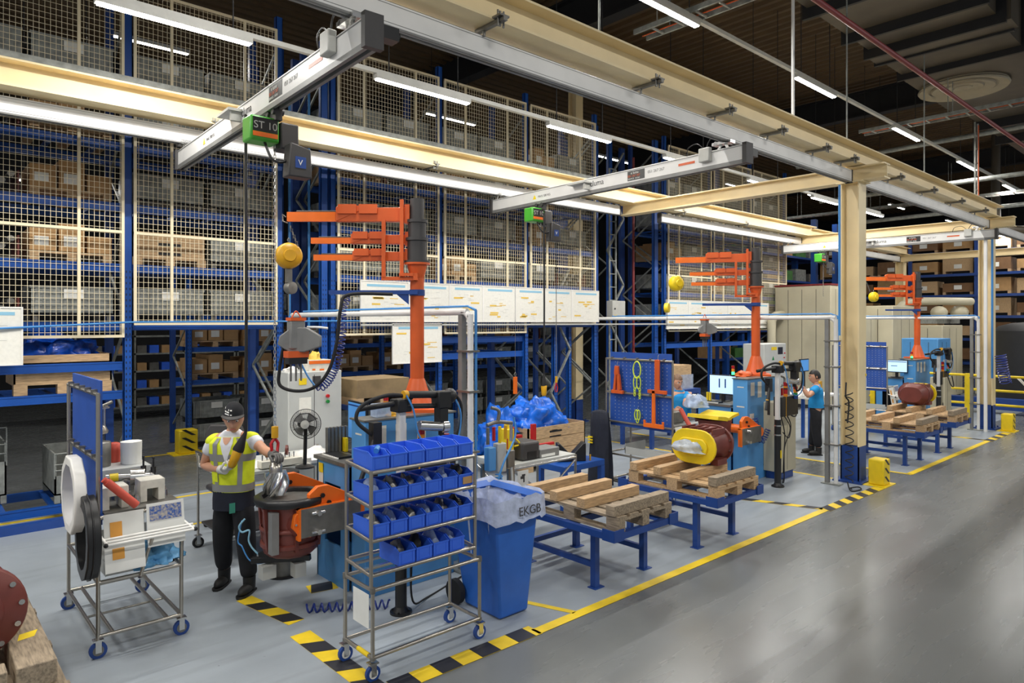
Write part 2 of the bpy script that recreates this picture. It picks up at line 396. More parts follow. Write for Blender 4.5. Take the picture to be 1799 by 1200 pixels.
# ================================================================= crane steelwork
def hbeam(name, axis, a, b, c, z0, z1, w, label, mm=M['cream'], tf=.02, holes=None):
    """H beam along x (c = y centre) or y (c = x centre)"""
    m=MB()
    def bx(u0,u1,z_0,z_1):
        if axis=='x': m.box(a,b,c+u0,c+u1,z_0,z_1)
        else: m.box(c+u0,c+u1,a,b,z_0,z_1)
    bx(-w/2,w/2,z0,z0+tf); bx(-w/2,w/2,z1-tf,z1); bx(-.008,.008,z0+tf,z1-tf)
    o=m.build(name,mm); return tag(o,label,'steel beam')
CY,RY=4.33,8.78
hbeam('steel_beam','x',-6,19.35,CY,4.94,5.22,.30,'long cream H beam running above the front crane rail')
hbeam('steel_beam','x',-6,19.45,RY,4.92,5.21,.32,'long cream H beam above the rear crane rail, before the mesh')
for i,(x,l) in enumerate([(11.22,'cream cross beam resting on the near blue-footed column'),(19.05,'cream cross beam resting on the far blue-footed column')]):
    hbeam('steel_beam','y',3.9,9.0,x,4.70,4.93,.24,l)
hbeam('steel_beam','y',4.0,9.2,27.2,4.70,4.93,.24,'distant cream cross beam of the bay beyond the far column')
hbeam('steel_beam','x',19.6,27.5,8.9,4.95,5.2,.28,'distant cream beam beyond the far column, at the rear')
def column(x,y,label,top=4.70,w=.28):
    t=thing('steel_column',label,'column',(x,y,0))
    zb=.56
    for z0,z1,n,mm in ((.03,zb,'painted_foot',M['dblue']),(zb,top,'column_shaft',M['cream'])):
        m=MB(); m.box(x-w/2,x+w/2,y-w/2,y-w/2+.02,z0,z1); m.box(x-w/2,x+w/2,y+w/2-.02,y+w/2,z0,z1); m.box(x-.01,x+.01,y-w/2+.02,y+w/2-.02,z0,z1)
        if n=='painted_foot': m.box(x-w/2,x-w/2+.012,y-w/2,y+w/2,z0,z1)
        o=m.build(n,mm,t)
    m=MB(); m.box(x-.25,x+.25,y-.22,y+.22,0,.03)
    for sx in(-.18,.18):
        for sy in (-.17,.17): m.cyl((x+sx,y+sy,.03),(x+sx,y+sy,.07),.015,n=6)
    m.build('base_plate',M['dblue'],t)
    m=MB(); m.box(x-.17,x+.17,y-.2,y+.2,top-.02,top); m.build('cap_plate',M['cream'],t)
    return t
c1=column(11.22,4.40,'cream steel column with a dark blue foot, nearest the aisle centre')
m=MB(); m.box(11.33,11.36,4.255,4.258,1.45,1.62); m.build('label_tag',M['paper'],c1); m=MB(); m.cyl((11.345,4.258,1.67),(11.345,4.254,1.67),.022,n=12); m.build('label_dot',M['yellow'],c1)
column(19.05,4.45,'cream steel column with a blue foot, at the far right')
column(27.2,9.0,'distant cream column behind the farthest orange jib crane')
# base guards
def guard(x,y,label,rot=0):
    t=thing('column_guard',label,'impact guard',(0,0,0))
    m=MB(); m.box(-.13,.13,-.13,.10,.01,.40); m.build('guard_body',M['yellow'],t,.02)
    m=MB(); m.box(-.22,.22,-.18,.16,0,.012); m.build('foot_plate',M['yellow'],t)
    for k in range(3):
        m=MB(); z=.05+k*.13
        m.prism([(-.10,z+.10),(-.06,z+.10),(.10,z-.0),(.06,z-.0)],(0.131,-.02,0),(0,1,0),(0,0,1),(.002,0,0))
        m.prism([(-.10,z+.10),(-.04,z+.10),(.10,z+.0),(.04,z+.0)],(0,-.131,0),(1,0,0),(0,0,1),(0,-.002,0))
        m.build('black_stripe',M['black'],t)
    t.location=(x,y,0); t.rotation_euler.z=rot
    return t
g=guard(11.24,4.04,'yellow guard with black stripes at the near column foot')
dup(g,loc=(18.95,4.03,0),label='yellow guard with black stripes at the far column foot')
# crane rails (light aluminium profile with a dark slot)
def profile(m, m2, x0,x1,y0,y1,z0,z1): pass
def rail(name,x0,x1,y,label,y_w=.09,z0=4.68,z1=4.87):
    t=thing(name,label,'crane rail',(x0,y,z0))
    m=MB(); m.box(x0,x1,y-y_w/2,y+y_w/2,z0+.015,z1); m.build('rail_body',M['alu'],t,.004)
    m=MB(); m.box(x0,x1,y-y_w/2-.002,y+y_w/2+.002,z1-.020,z1-.016); m.box(x0,x1,y-y_w/2-.002,y+y_w/2+.002,z0+.034,z0+.038); m.box(x0,x1,y-y_w/2-.002,y-.02,z0,z0+.015); m.box(x0,x1,y+.02,y+y_w/2+.002,z0,z0+.015); m.build('rail_lip',M['grey'],t)
    m=MB()
    for xe in (x0,x1): m.box(xe-.015,xe+.015,y-y_w/2-.008,y+y_w/2+.008,z0-.01,z1+.005)
    m.build('end_plate',M['dgrey'],t)
    return t
r=rail('crane_rail',-6,11.06,4.40,'long pale aluminium crane rail under the near end of the front beam')
rail('crane_rail',11.55,18.85,4.40,'pale crane rail under the front beam between the two columns')
rail('crane_rail',-6,10.95,8.90,'long bright white crane rail under the rear beam, left stretch')
rail('crane_rail',12.35,19.0,8.90,'bright white crane rail under the rear beam, right stretch')
rail('crane_rail',20.5,27.0,9.0,'distant pale crane rail sloping away beyond the far column')
rail('crane_rail',19.5,26.0,4.45,'distant pale crane rail in the bay beyond the far column')
# rail clamps
def clamp(x,y,nm,lab,gr):
    m=MB(); m.box(x-.02,x+.02,y-.27,y+.10,4.905,4.935); m.cyl((x,y-.2,4.88),(x,y-.2,5.0),.012,n=6); m.cyl((x,y+.0,4.86),(x,y,4.92),.014,n=6); m.box(x-.05,x+.05,y-.26,y-.16,4.94,4.955)
    for s in(-.03,.03): m.cyl((x+s,y-.21,4.87),(x+s,y-.21,5.0),.009,n=6)
    return tag(m.build(nm,M['dsteel']),lab,'rail clamp',gr)
cl=None
for i,x in enumerate([1.6,3.6,5.7,7.1,8.35,9.65,10.6,12.5,14.2,15.9,17.6]):
    clamp(x,4.34,'rail_clamp','steel clamp holding the front crane rail, %s from the left'%ORD[i],'rail clamps on the front beam')
for i,x in enumerate([2.9,6.2,9.2,12.9,15.6]):
    clamp(x,8.86,'rail_clamp','steel clamp holding the rear crane rail, %s from the left'%ORD[i],'rail clamps on the rear beam')
# ================================================================= bridge cranes
def bridge(xn,xf,lab):
    """bridge beam from near end (y 4.10) to far end (y 9.0)"""
    y0,y1=4.12,8.98; z1=4.60; z0=4.375
    t=thing('bridge_crane',lab,'bridge crane',(xn,y0,z0))
    d=Vector((xf-xn,y1-y0,0)).normalized(); n=Vector((d.y,-d.x,0)); L_=math.hypot(xf-xn,y1-y0)
    Mx=Matrix(((d.x,-n.x,0,xn),(d.y,-n.y,0,y0),(0,0,1,0),(0,0,0,1)))   # local x along beam, local -y = +n ; build with local y = -n
    w=.085
    m=MB(); m.box(0,L_,-w/2,w/2,z0+.045,z1,Mx); m.build('bridge_beam',M['alu'],t,.003)
    m=MB(); m.box(0,L_,-w/2-.006,-.018,z0,z0+.045,Mx); m.box(0,L_,.018,w/2+.006,z0,z0+.045,Mx); m.box(0,L_,-.03,.03,z0+.03,z0+.045,Mx); m.box(0,L_,-w/2-.005,w/2+.005,z1-.02,z1-.012,Mx); m.build('running_track',M['grey'],t)
    for xx,nm in ((0,'end_cap'),(L_,'end_cap')):
        m=MB(); m.box(xx-.035,xx+.02,-w/2-.03,w/2+.03,z0-.005,z1+.012,Mx); m.build(nm,M['dgrey'],t)
    m=MB(); m.box(.45,.60,w/2+.0,w/2+.07,4.47,4.64,Mx); m.build('switch_box',M['lgrey'],t,.01)
    m=MB(); m.box(-.02,.08,-w/2-.16,-w/2-.02,4.47,4.56,Mx); m.cyl(Mx@Vector((.03,-w/2-.18,4.52)),Mx@Vector((.03,-w/2-.10,4.52)),.035,n=10); m.build('buffer',M['black'],t)
    for xx in (.32,4.72):
        m=MB(); 
        for s in(-.07,.07): m.bar(Mx@Vector((xx+s,0,z1)),Mx@Vector((xx,0,4.70)),.018,.03)
        m.box(xx-.13,xx+.13,-.05,.05,4.655,4.69,Mx); m.cyl(Mx@Vector((xx-.08,-.05,4.675)),Mx@Vector((xx-.08,.05,4.675)),.025,n=10); m.cyl(Mx@Vector((xx+.08,-.05,4.675)),Mx@Vector((xx+.08,.05,4.675)),.025,n=10)
        m.build('end_trolley',M['bright'],t)
    m=MB(); m.tube(smooth([Mx@Vector(p) for p in((.52,.06,4.64),(.45,.07,4.74),(.32,.06,4.76),(.30,.03,4.66))]),.007,6); m.tube(smooth([Mx@Vector(p) for p in((.56,.05,4.64),(.66,.06,4.72),(.8,.04,4.70),(.85,0,4.61))]),.006,6); m.build('cable',M['black'],t)
    # markings on the -x face (local +y side)
    U=-d; V=Vector((0,0,1)); f=w/2+.0015
    def at(a,z): return Mx@Vector((a,f,z))
    m=MB(); m.box(1.50,1.80,w/2,w/2+.002,z0+.065,z1-.03,Mx); m.build('placard',M['black'],t)
    text('placard_text','e lume',.05,M['paper'],t,at(1.74,z0+.15)+n*-.003,U,V); text('placard_text','051 267 267',.042,M['orange'],t,at(1.79,z0+.112)-n*.003,U,V); text('placard_text','SERVICE  24/365',.03,M['paper'],t,at(1.79,z0+.078)-n*.003,U,V)
    text('phone_number','051 267 267',.055,M['grey'],t,at(1.45,z0+.115),U,V)
    m=MB(); m.box(.70,.95,w/2,w/2+.002,z0+.12,z0+.15,Mx); m.build('orange_stripe',M['orange'],t)
    text('brand_lettering','mecluma',.115,M['black'],t,at(2.66,z0+.10),U,V)
    text('load_lettering','MAX: 500 KG',.05,M['dgrey'],t,at(3.66,z0+.10),U,V)
    m=MB(); m.prism([(-.04,0),(.04,0),(0,.07)],at(3.74,z0+.085),U,V,-n*.002); m.build('warning_triangle',M['yellow'],t)
    m=MB(); m.box(2.50,2.86,w/2,w/2+.13,z0+.15,z0+.175,Mx); m.box(2.52,2.56,w/2,w/2+.1,z0+.06,z0+.15,Mx); m.build('bracket',M['lgrey'],t)
    return t,Mx,d,n
def hoist(x,y,lab,lab2,zc,power_to=None):
    t=thing('chain_hoist',lab,'chain hoist',(x,y,4.1))
    m=MB(); m.box(x-.03,x+.03,y-.09,y+.09,4.28,4.40); m.cyl((x-.05,y-.06,4.36),(x+.05,y-.06,4.36),.03,n=10); m.cyl((x-.05,y+.06,4.36),(x+.05,y+.06,4.36),.03,n=10); m.build('trolley',M['dgrey'],t)
    m=MB(); m.box(x-.24,x+.02,y-.06,y+.14,4.08,4.30); m.build('green_housing',M['green'],t,.02)
    m=MB(); m.box(x-.22,x+.0,y-.064,y-.0605,4.16,4.28); m.build('type_plate',M['black'],t)
    m=MB(); m.box(x-.22,x+.0,y-.066,y-.0612,4.115,4.155); m.build('orange_strip',M['orange2'],t)
    text('type_lettering','ST 10',.09,M['lgrey'],t,(x-.215,y-.066,4.185),(1,0,0),(0,0,1))
    m=MB(); m.box(x+.03,x+.20,y-.06,y+.12,4.04,4.28); m.build('motor',M['dgrey'],t,.015)
    m=MB(); m.prism([(-.11,0),(.11,0),(.10,.26),(-.09,.30)],(x+.15,y-.20,3.78),(1,0,0),(0,0,1),(0,.14,0)); m.build('chain_box',M['dgrey'],t,.012)
    m=MB(); m.box(x+.10,x+.20,y-.203,y-.2005,3.86,3.96); m.build('logo_plate',M['dblue'],t); text('logo_mark','V',.07,M['white'],t,(x+.125,y-.205,3.885),(1,0,0),(0,0,1))
    m=MB(); m.tube(smooth([(x-.1,y-.02,4.08),(x-.06,y-.1,3.92),(x+.06,y-.12,3.93),(x+.12,y-.1,4.1)]),.012,6); m.build('power_cable',M['black'],t)
    # chain as small links
    m=MB(); z=4.08; k=0
    while z>zc:
        a=(.009,0) if k%2 else (0,.009)
        m.tube([(x+a[0],y+a[1],z),(x+a[0],y+a[1],z-.032),(x-a[0],y-a[1],z-.032),(x-a[0],y-a[1],z)],.0035,4,True); z-=.03; k+=1
    m.build('chain',M['bright'],t)
    return t
b1,*_=bridge(2.42,2.60,'large pale bridge crane beam nearest the camera, over the vest worker')
b2,*_=bridge(7.44,7.66,'pale bridge crane beam in the middle, over the pegboard trolley')
b3,*_=bridge(18.4,18.15,'pale bridge crane beam farthest right, ending at the far column')
h1=hoist(2.50,5.93,'green chain hoist with black chain box over the vest worker','',1.56)
m=MB(); m.cyl((2.5,5.93,1.57),(2.5,5.93,1.47),.03,n=12); m.build('chain_stop',M['yellowp'],h1)
m=MB(); m.tube([(2.5,5.93,1.47),(2.465,5.93,1.42),(2.475,5.92,1.31),(2.515,5.92,1.31),(2.53,5.93,1.42),(2.5,5.93,1.47)],.014,6); m.build('hook',M['red'],h1)
h2=hoist(7.6,7.75,'green chain hoist with grey chain box under the middle crane','',3.2)
h3=hoist(18.2,7.9,'distant green chain hoist under the farthest crane','',3.2)
# hanging pendant cables
def pendant(x,y,z1,z0,lab,tl=0.0):
    t=thing('pendant_control',lab,'hoist control',(x,y,z0))
    ax=Vector((.743*tl,-.669*tl,1)).normalized(); top=Vector((x,y,z0))+ax*.34
    m=MB(); m.tube(smooth([(top.x,top.y,z1),(top.x+.004,top.y-.004,(z1+z0)/2),top]),.014,7); m.build('control_cable',M['black'],t)
    m=MB(); m.lathe([(.014,.34),(.03,.27),(.050,.18),(.05,.16)],(x,y,z0),ax,n=12); m.build('rubber_boot',M['rubber'],t)
    m=MB(); m.lathe([(.03,0),(.045,.02),(.052,.16),(.045,.17)],(x,y,z0),ax,n=12,sx=1,sy=.8); m.build('amber_grip',M['yellowp'],t)
    return t
pn=pendant(2.225,6.233,4.36,1.20,'amber handheld hoist control on a thick black cable held by worker',.42)
pendant(7.50,7.58,4.2,1.35,'amber hoist control hanging on a black cable above the blue plastic')
t=thing('hanging_clevis','thin grey wire with red clevis hanging over the blue plastic','lifting clevis',(7.95,7.75,1.4))
m=MB(); m.cyl((7.95,7.75,4.1),(7.95,7.75,1.62),.006,n=6); m.build('wire',M['dsteel'],t)
m=MB(); m.cyl((7.95,7.75,1.62),(7.95,7.75,1.52),.02,n=8); m.build('stop',M['yellowp'],t)
m=MB(); m.tube([(7.95,7.75,1.52),(7.92,7.75,1.44),(7.93,7.75,1.37),(7.97,7.75,1.37),(7.98,7.75,1.44),(7.95,7.75,1.52)],.01,6); m.build('clevis',M['red'],t)
# ================================================================= racks with wire mesh fronts
XP=[[.12,2.27,4.33],[5.22,7.34,9.5,11.62],[14.25,16.35,18.45,20.6]]
YF=10.1
def post(x,y,z1,lab,gr='blue rack posts',w=.1,thingy=True):
    t=thing('rack_post',lab,'rack post',(x,y,0),gr)
    m=MB(); m.box(x-w/2,x+w/2,y,y+.012,.01,z1); m.box(x-w/2,x-w/2+.008,y,y+.08,.01,z1); m.box(x+w/2-.008,x+w/2,y,y+.08,.01,z1); m.build('upright',M['blue'],t)
    m=MB(); z=.15
    while z<min(z1-.1,3.2):
        for s in(-.022,.022): m.box(x+s-.006,x+s+.006,y-.0015,y-.0005,z,z+.03)
        z+=.075
    m.build('slot_row',M['black'],t)
    m=MB(); m.box(x-.07,x+.07,y-.02,y+.12,0,.01); m.build('foot',M['blue'],t)
    m=MB(); yb=y+1.05; m.box(x-w/2,x+w/2,yb,yb+.08,0.01,z1); m.build('rear_upright',M['dblue'],t)
    m=MB(); z=.4; k=0
    while z<z1-.7:
        a,b=(y+.07,yb) if k%2 else (yb,y+.07)
        m.bar((x,a,z),(x,b,z+.7),.03,.03); z+=.7; k+=1
    m.build('brace',M['galv'],t)
    return t
kk=0
p0=None
for gi,xs in enumerate(XP):
    for x in xs:
        lab='tall blue perforated rack post, %s from the left along the mesh front'%ORD[min(kk,11)]
        p0=post(x,YF,7.15,lab); kk+=1
def shelfbeam(x0,x1,y,z,lab,h=.11,gr='blue rack beams'):
    m=MB(); m.box(x0,x1,y,y+.05,z-h,z); m.box(x0,x1,y-.006,y,z-h,z-h+.02); m.box(x0,x1,y-.006,y,z-.02,z); m.box(x0,x1,y+1.0,y+1.05,z-h,z)
    for k in range(4): 
        xx=x0+(x1-x0)*(k+.5)/4; m.box(xx-.03,xx+.03,y+.05,y+1.0,z-.04,z-.005)
    return tag(m.build('rack_beam',M['blue']),lab,'rack beam',gr)
LV=[2.50,3.27,4.07,4.87,5.67]
BAYS=[(.12,2.27),(2.27,4.33),(5.22,7.34),(7.34,9.5),(9.5,11.62),(14.25,16.35),(16.35,18.45),(18.45,20.6)]
BN=['leftmost','second','third','fourth','fifth','sixth','seventh','eighth']
BAYS0=(-2.0,.12)
LN=['lowest','second','third','fourth','fifth']
def mesh_panel(x0,x1,z0,z1,zmid,lab,y=YF-.03):
    t=thing('wire_mesh_fence',lab,'mesh panel',(x0,y,z0),'cream wire mesh panels')
    m=MB(); w=.035
    st=[x0+w/2,x0+.24*(x1-x0),x0+.75*(x1-x0),x1-w/2]
    for x in st: m.box(x-w/2,x+w/2,y-.03,y,z0,z1)
    for z in (z0+w/2,z1-w/2)+tuple(zmid): m.box(x0,x1,y-.031,y-.001,z-w/2,z+w/2)
    m.build('panel_frame',M['creammesh'],t)
    m=MB(); x=x0+.06; r=.0023
    while x<x1-.03: m.box(x-r,x+r,y-.02,y-.013,z0,z1); x+=.0585
    z=z0+.07
    while z<z1-.03: m.box(x0,x1,y-.012,y-.006,z-r,z+r); z+=.0715
    m.build('wire_grid',M['creammesh'],t)
    return t
PZ=[2.30,2.46,2.28,2.28,2.46,2.26,2.26,2.26]
for i,(a,b) in enumerate(BAYS):
    mesh_panel(a+.055,b-.055,PZ[i],5.0,(3.68,),'cream wire mesh panel, lower row, %s from the left'%BN[i])
    mesh_panel(a+.055,b-.055,5.02,6.93,(),'cream wire mesh panel, upper row, %s from the left'%BN[i])
for i,(a,b) in enumerate([BAYS0]): mesh_panel(a+.055,b-.055,2.3,5.0,(3.68,),'cream mesh panel beyond the left picture edge, lower'); mesh_panel(a+.055,b-.055,5.02,6.93,(),'cream mesh panel beyond the left picture edge, upper')
for i,(a,b) in enumerate(BAYS):
    for j,z in enumerate(LV): shelfbeam(a+.05,b-.05,YF+.05,z,'blue shelf beams behind the mesh, %s bay, %s level'%(BN[i],LN[j]))
for z,n in ((1.98,'upper'),(1.60,'middle'),(.22,'floor-level')): shelfbeam(.18,2.21,YF+.03,z,'open blue rack beams at the left edge, %s pair'%n)
for z,n in ((2.22,'upper'),(1.92,'lower')): shelfbeam(7.4,9.45,YF+.05,z,'open blue rack beams behind the white boards, %s pair'%n)
shelfbeam(14.3,18.4,YF+.05,1.95,'open blue rack beams under the right-hand white boards')
# long galvanised tray on the rear cream beam
m=MB(); m.box(-6,11.3,9.0,9.16,5.24,5.30); m.box(-6,11.3,9.0,9.01,5.30,5.40); tag(m.build('cable_tray',M['galv']),'long galvanised cable tray along the top of the rear cream beam','cable tray')
m=MB(); m.box(10.6,12.6,8.95,9.0,5.23,5.30); tag(m.build('cable_duct',M['hose']),'short light blue duct on the rear beam near the cross beam','cable duct')
# ---- stored goods
def crate0():
    t=thing('metal_crate','x','crate',(0,0,0)); h=.36
    m=MB(); w=.93; d=.8; z=.1
    m.box(0,w,0,.015,z,z+h); m.box(0,w,d-.015,d,z,z+h); m.box(0,.015,0,d,z,z+h); m.box(w-.015,w,0,d,z,z+h); m.box(0,w,0,d,z,z+.015)
    k=.06
    while k<w-.05: m.box(k,k+.03,-.008,0,z+.03,z+h-.03); k+=.075
    m.box(0,w,-.012,.0,z+h-.03,z+h); m.build('crate_body',M['galv'],t)
    m=MB()
    for x in (.04,w-.08):
        for y in (.03,d-.08): m.box(x,x+.05,y,y+.05,0,z)
    m.build('crate_foot',M['dsteel'],t)
    m=MB(); m.box(.36,.58,-.016,-.013,z+.2,z+.32); m.build('paper_label',M['paper'],t)
    return t
def woodcrate0():
    t=thing('wooden_crate','x','wooden crate',(0,0,0)); w=.95; d=.8
    m=MB()
    for z in (.12,.24,.36): m.box(0,w,0,.02,z,z+.11); m.box(0,w,d-.02,d,z,z+.11); m.box(0,.02,0,d,z,z+.11); m.box(w-.02,w,0,d,z,z+.11)
    m.box(0,w,0,d,.10,.12); m.build('crate_boards',M['wood'],t)
    m=MB()
    for x in (0,w/2-.06,w-.12): m.box(x,x+.12,0,d,0.0,.10)
    m.build('pallet_skids',M['wood'],t)
    m=MB(); m.box(.32,.62,-.003,0,.28,.33); m.box(.32,.62,-.003,0,.16,.2); m.build('stencil',M['black'],t)
    return t
def carton0():
    t=thing('pallet_of_cartons','x','carton pallet',(0,0,0)); w=.9; d=.8
    m=MB(); 
    for k,(x,zz) in enumerate(((0,.13),(.31,.13),(.62,.13))): m.box(x,x+.28,0,d,zz,.13+(.28,.36,.22)[k])
    m.build('cartons',M['carton'],t)
    m=MB(); m.box(0,w,0,d,.10,.125)
    for x in (0,w/2-.05,w-.1): m.box(x,x+.1,0,d,0,.10)
    m.build('pallet',M['wood'],t)
    m=MB(); m.box(.36,.52,-.003,0,.2,.33); m.build('paper_label',M['paper'],t); m=MB(); m.box(.05,.2,-.003,0,.2,.31); m.build('paper_label',M['paper'],t)
    return t
def pipes0():
    t=thing('bundle_crate','x','parts crate',(0,0,0)); w=.9
    m=MB(); m.box(0,w,0,.7,.0,.03)
    for i in range(9): m.cyl((.06+i*.095,.04,.08+(i%3)*.09),(.10+i*.09,.66,.08+(i%3)*.09),.04,n=8)
    m.build('machined_parts',M['dsteel'],t)
    m=MB(); m.box(0,.02,0,.7,.03,.3); m.box(w-.02,w,0,.7,.03,.3); m.build('crate_side',M['brown'],t); return t
protos=[crate0(),woodcrate0(),carton0(),pipes0()]
PN=['grey metal crate','pale wooden crate','brown cartons on a pallet','crate of machined steel parts']
used=[False]*4
def put(k,x,y,z,lab,gr='goods stored behind the mesh'):
    if not used[k]:
        used[k]=True; o=protos[k]; o.location=(x,y,z); o['label']=lab; o['group']=gr; return o
    return dup(protos[k],loc=(x,y,z),label=lab,group=gr)
pat={(0,0):(3,0),(0,1):(3,2),(0,2):(3,2),(0,3):(3,2),(0,4):(0,0),(1,0):(0,0),(1,1):(1,0),(1,2):(0,0),(1,3):(0,0),(1,4):(0,0)}
random.seed(3)
for i,(a,b) in enumerate(BAYS):
    for j,z in enumerate(LV):
        pk=pat.get((i,j)) or (random.choice((0,0,0,2)),random.choice((0,0,3,0)))
        for s,k in enumerate(pk):
            put(k,a+.1+s*1.0,YF+.2,z,'%s, %s bay, %s shelf, %s side'%(PN[k],BN[i],LN[j],('left','right')[s]))
# low open racks: left edge
t=thing('wooden_pallet_box','open wooden box on the upper left-edge rack beams','wooden box',(1.0,10.2,1.98))
m=MB(); m.box(.95,2.1,10.2,10.23,1.98,2.09); m.box(.95,2.1,10.9,10.93,1.98,2.09); m.box(.95,.98,10.2,10.93,1.98,2.09); m.box(2.07,2.1,10.2,10.93,1.98,2.09); m.box(.95,2.1,10.2,10.93,1.98,1.995); m.build('box_frame',M['woodx'],t)
def crumple(name,cx,cy,cz,rx,ry,rz,mm,lab,cat,seed=1,n=26,parent=None):
    from mathutils import noise as nz
    m=MB(); m.ball((0,0,0),1,n*2)
    for v in m.b.verts:
        p=v.co.copy(); k=nz.noise(p*1.7+Vector((seed,0,0)))*.5+nz.noise(p*4+Vector((0,seed,0)))*.22+nz.noise(p*9)*.09
        q=p*(1+k); q.z=max(q.z,-.12)
        v.co=Vector((cx+q.x*rx,cy+q.y*ry,cz+(q.z+.12)*rz))
    o=m.build(name,mm,parent)
    return tag(o,lab,cat) if parent is None else o
crumple('plastic_sheet',1.5,10.55,2.0,.44,.26,.30,M['dfilm'],'deep blue crumpled plastic in the open wooden box at left','plastic sheet',4)
def euro(x,y,z,lab,gr='wooden pallets',mm=M['wood'],w=.8,l=1.2,name='wooden_pallet'):
    """pallet, width w in x, length l in y"""
    t=thing(name,lab,'pallet',(x,y,z),gr)
    m=MB()
    for k in range(5):
        xx=x+k*(w-.12)/4; m.box(xx,xx+.125,y,y+l,z+.122,z+.144)
    for yy in (y,y+l/2-.07,y+l-.14): m.box(x,x+w,yy,yy+.14,z+.10,z+.122)
    m.build('deck_boards',mm,t)
    for yy in (y,y+l/2-.07,y+l-.14):
        for xx in (x,x+w/2-.05,x+w-.1):
            m=MB(); m.box(xx,xx+.1,yy,yy+.14,z+.022,z+.10); m.build('block',mm,t)
    m=MB()
    for xx in (x,x+w/2-.05,x+w-.1): m.box(xx,xx+.1,y,y+l,z,z+.022)
    m.build('bottom_boards',mm,t)
    return t
t=thing('pallet_box','wooden box on a pallet on the middle left-edge rack beams','wooden box',(1.1,10.2,1.6))
m=MB(); m.box(1.05,2.1,10.2,10.22,1.74,1.88); m.box(1.05,1.07,10.2,11.0,1.74,1.88); m.box(2.08,2.1,10.2,11.0,1.74,1.88); m.box(1.05,2.1,10.2,11.0,1.72,1.74)
for x in (1.05,1.5,1.96): m.box(x,x+.14,10.2,10.34,1.60,1.72)
m.build('box_on_pallet',M['wood'],t)
# second row of racks deeper in the hall
Y2=14.15
X2=[4.25,6.4,8.6,10.8,13.0,15.2]
for i,x in enumerate(X2): post(x,Y2,3.4,'dark blue post of the second rack row, %s from the left'%ORD[i],'second-row rack posts')
for i,(a,b) in enumerate(zip(X2,X2[1:])):
    for j,z in enumerate((1.35,2.0,2.65)): shelfbeam(a+.05,b-.05,Y2+.04,z,'second-row rack beams, %s bay, %s level'%(BN[i],LN[j]),.09,'second-row rack beams')
    for j,z in enumerate((.0,.465,1.35,2.0,2.65)):
        for s in (0,1):
            k=(0,0,2,2,0)[j] if i<2 or j<2 else random.choice((0,0,3,2))
            put(k,a+.1+s*1.02,Y2+.15,z,'%s in the second rack row, %s bay, level %s, %s'%(PN[k],BN[i],('one','two','three','four','five')[j],('left','right')[s]),'goods in the second rack row')
guard2=dup(g,loc=(4.1,13.85,0),label='yellow guard with black stripes at the second rack row corner')
guard2.scale=(1.3,1.3,1.15)
for i in range(4):
    t=thing('low_shelving','low grey shelving with small boxes at the far end, %s from left'%ORD[i],'shelving',(3.2+i*1.3,19.4,0),'low shelving at the far end')
    x=3.2+i*1.3
    m=MB()
    for z in (.35,.8,1.25,1.7,2.15): m.box(x,x+1.25,19.4,19.9,z-.04,z)
    for xx in (x,x+1.21): m.box(xx,xx+.04,19.4,19.44,0,2.3)
    m.build('shelf_frame',M['galv'],t)
    for j,z in enumerate((.35,.8,1.25,1.7)): 
        for k in range(4):
            m=MB(); m.box(x+.08+k*.29,x+.3+k*.29,19.45,19.8,z,z+.2); tag(m.build('small_box',(M['carton'],M['dsteel'],M['binblue'])[(i+j+k)%3]),'small box on the far low shelving, unit %s, row %s, %s from left'%(ORD[i],ORD[j],ORD[k]),'box','small boxes on the far low shelving')
# open bays between mesh groups: lift frames
for i,(x,y,w_) in enumerate([(4.72,10.9,.06),(5.08,10.12,.12),(11.9,10.3,.1),(13.1,10.9,.14),(13.95,10.15,.16),(12.25,11.6,.1)]):
    post(x,y,7.0,'blue upright in the open lift bay between mesh groups, %s from left'%ORD[i],'lift bay uprights',w_)
for i,x in enumerate((4.62,4.95)):
    m=MB(); m.cyl((x,10.4,2.3),(x,10.4,6.5),.022,n=8); tag(m.build('air_pipe',M['hose']),'light blue vertical air pipe in the first open bay, %s'%('left','right')[i],'air pipe','light blue air pipes')
def ladder(x,y,z0,z1,lab,w=.22,ax='x'):
    m=MB()
    for s in(-w/2,w/2): m.box(x+s-.015,x+s+.015,y-.015,y+.015,z0,z1)
    z=z0+.2
    while z<z1: m.cyl((x-w/2,y,z),(x+w/2,y,z),.012,n=6); z+=.3
    return tag(m.build('cable_ladder',M['galv']),lab,'cable ladder')
ladder(12.15,10.05,0.1,6.0,'tall galvanised ladder in the second open bay'); ladder(17.7,4.33,5.22,6.9,'vertical cable ladder with orange cable on top of the front beam')
m=MB(); m.cyl((17.74,4.30,5.23),(17.74,4.30,6.85),.011,n=6); tag(m.build('cable',M['orange']),'orange cable running up the ladder on top of the front beam','cable')
m=MB(); m.cyl((13.3,10.35,.1),(13.3,10.35,6.5),.03,n=8); tag(m.build('riser_pipe',M['pipe']),'dark red riser pipe in the second open bay','pipe')
t=thing('electrical_box','white electrical box with a small display on the ladder','electrical box',(12.0,9.95,2.55))
m=MB(); m.box(11.85,12.3,9.8,9.98,2.58,2.98); m.build('box_body',M['lgrey'],t,.01); m=MB(); m.cyl((11.93,9.79,2.8),(11.93,9.8,2.8),.02,n=10); m.build('lock',M['black'],t)
m=MB(); m.box(11.9,12.0,9.796,9.8,2.62,2.66); m.build('yellow_label',M['yellow'],t)
for k in range(3):
    z=.3+k*1.6
m=MB(); k=0
for z in [i*.8 for i in range(0,8)]:
    a,b=(12.5,13.1) if k%2 else (13.1,12.5); m.bar((a,10.5,z+.2),(b,10.5,z+1.0),.04,.04); k+=1
tag(m.build('lattice_brace',M['galv']),'zigzag grey brace in the second open bay','brace')
m=MB(); k=0
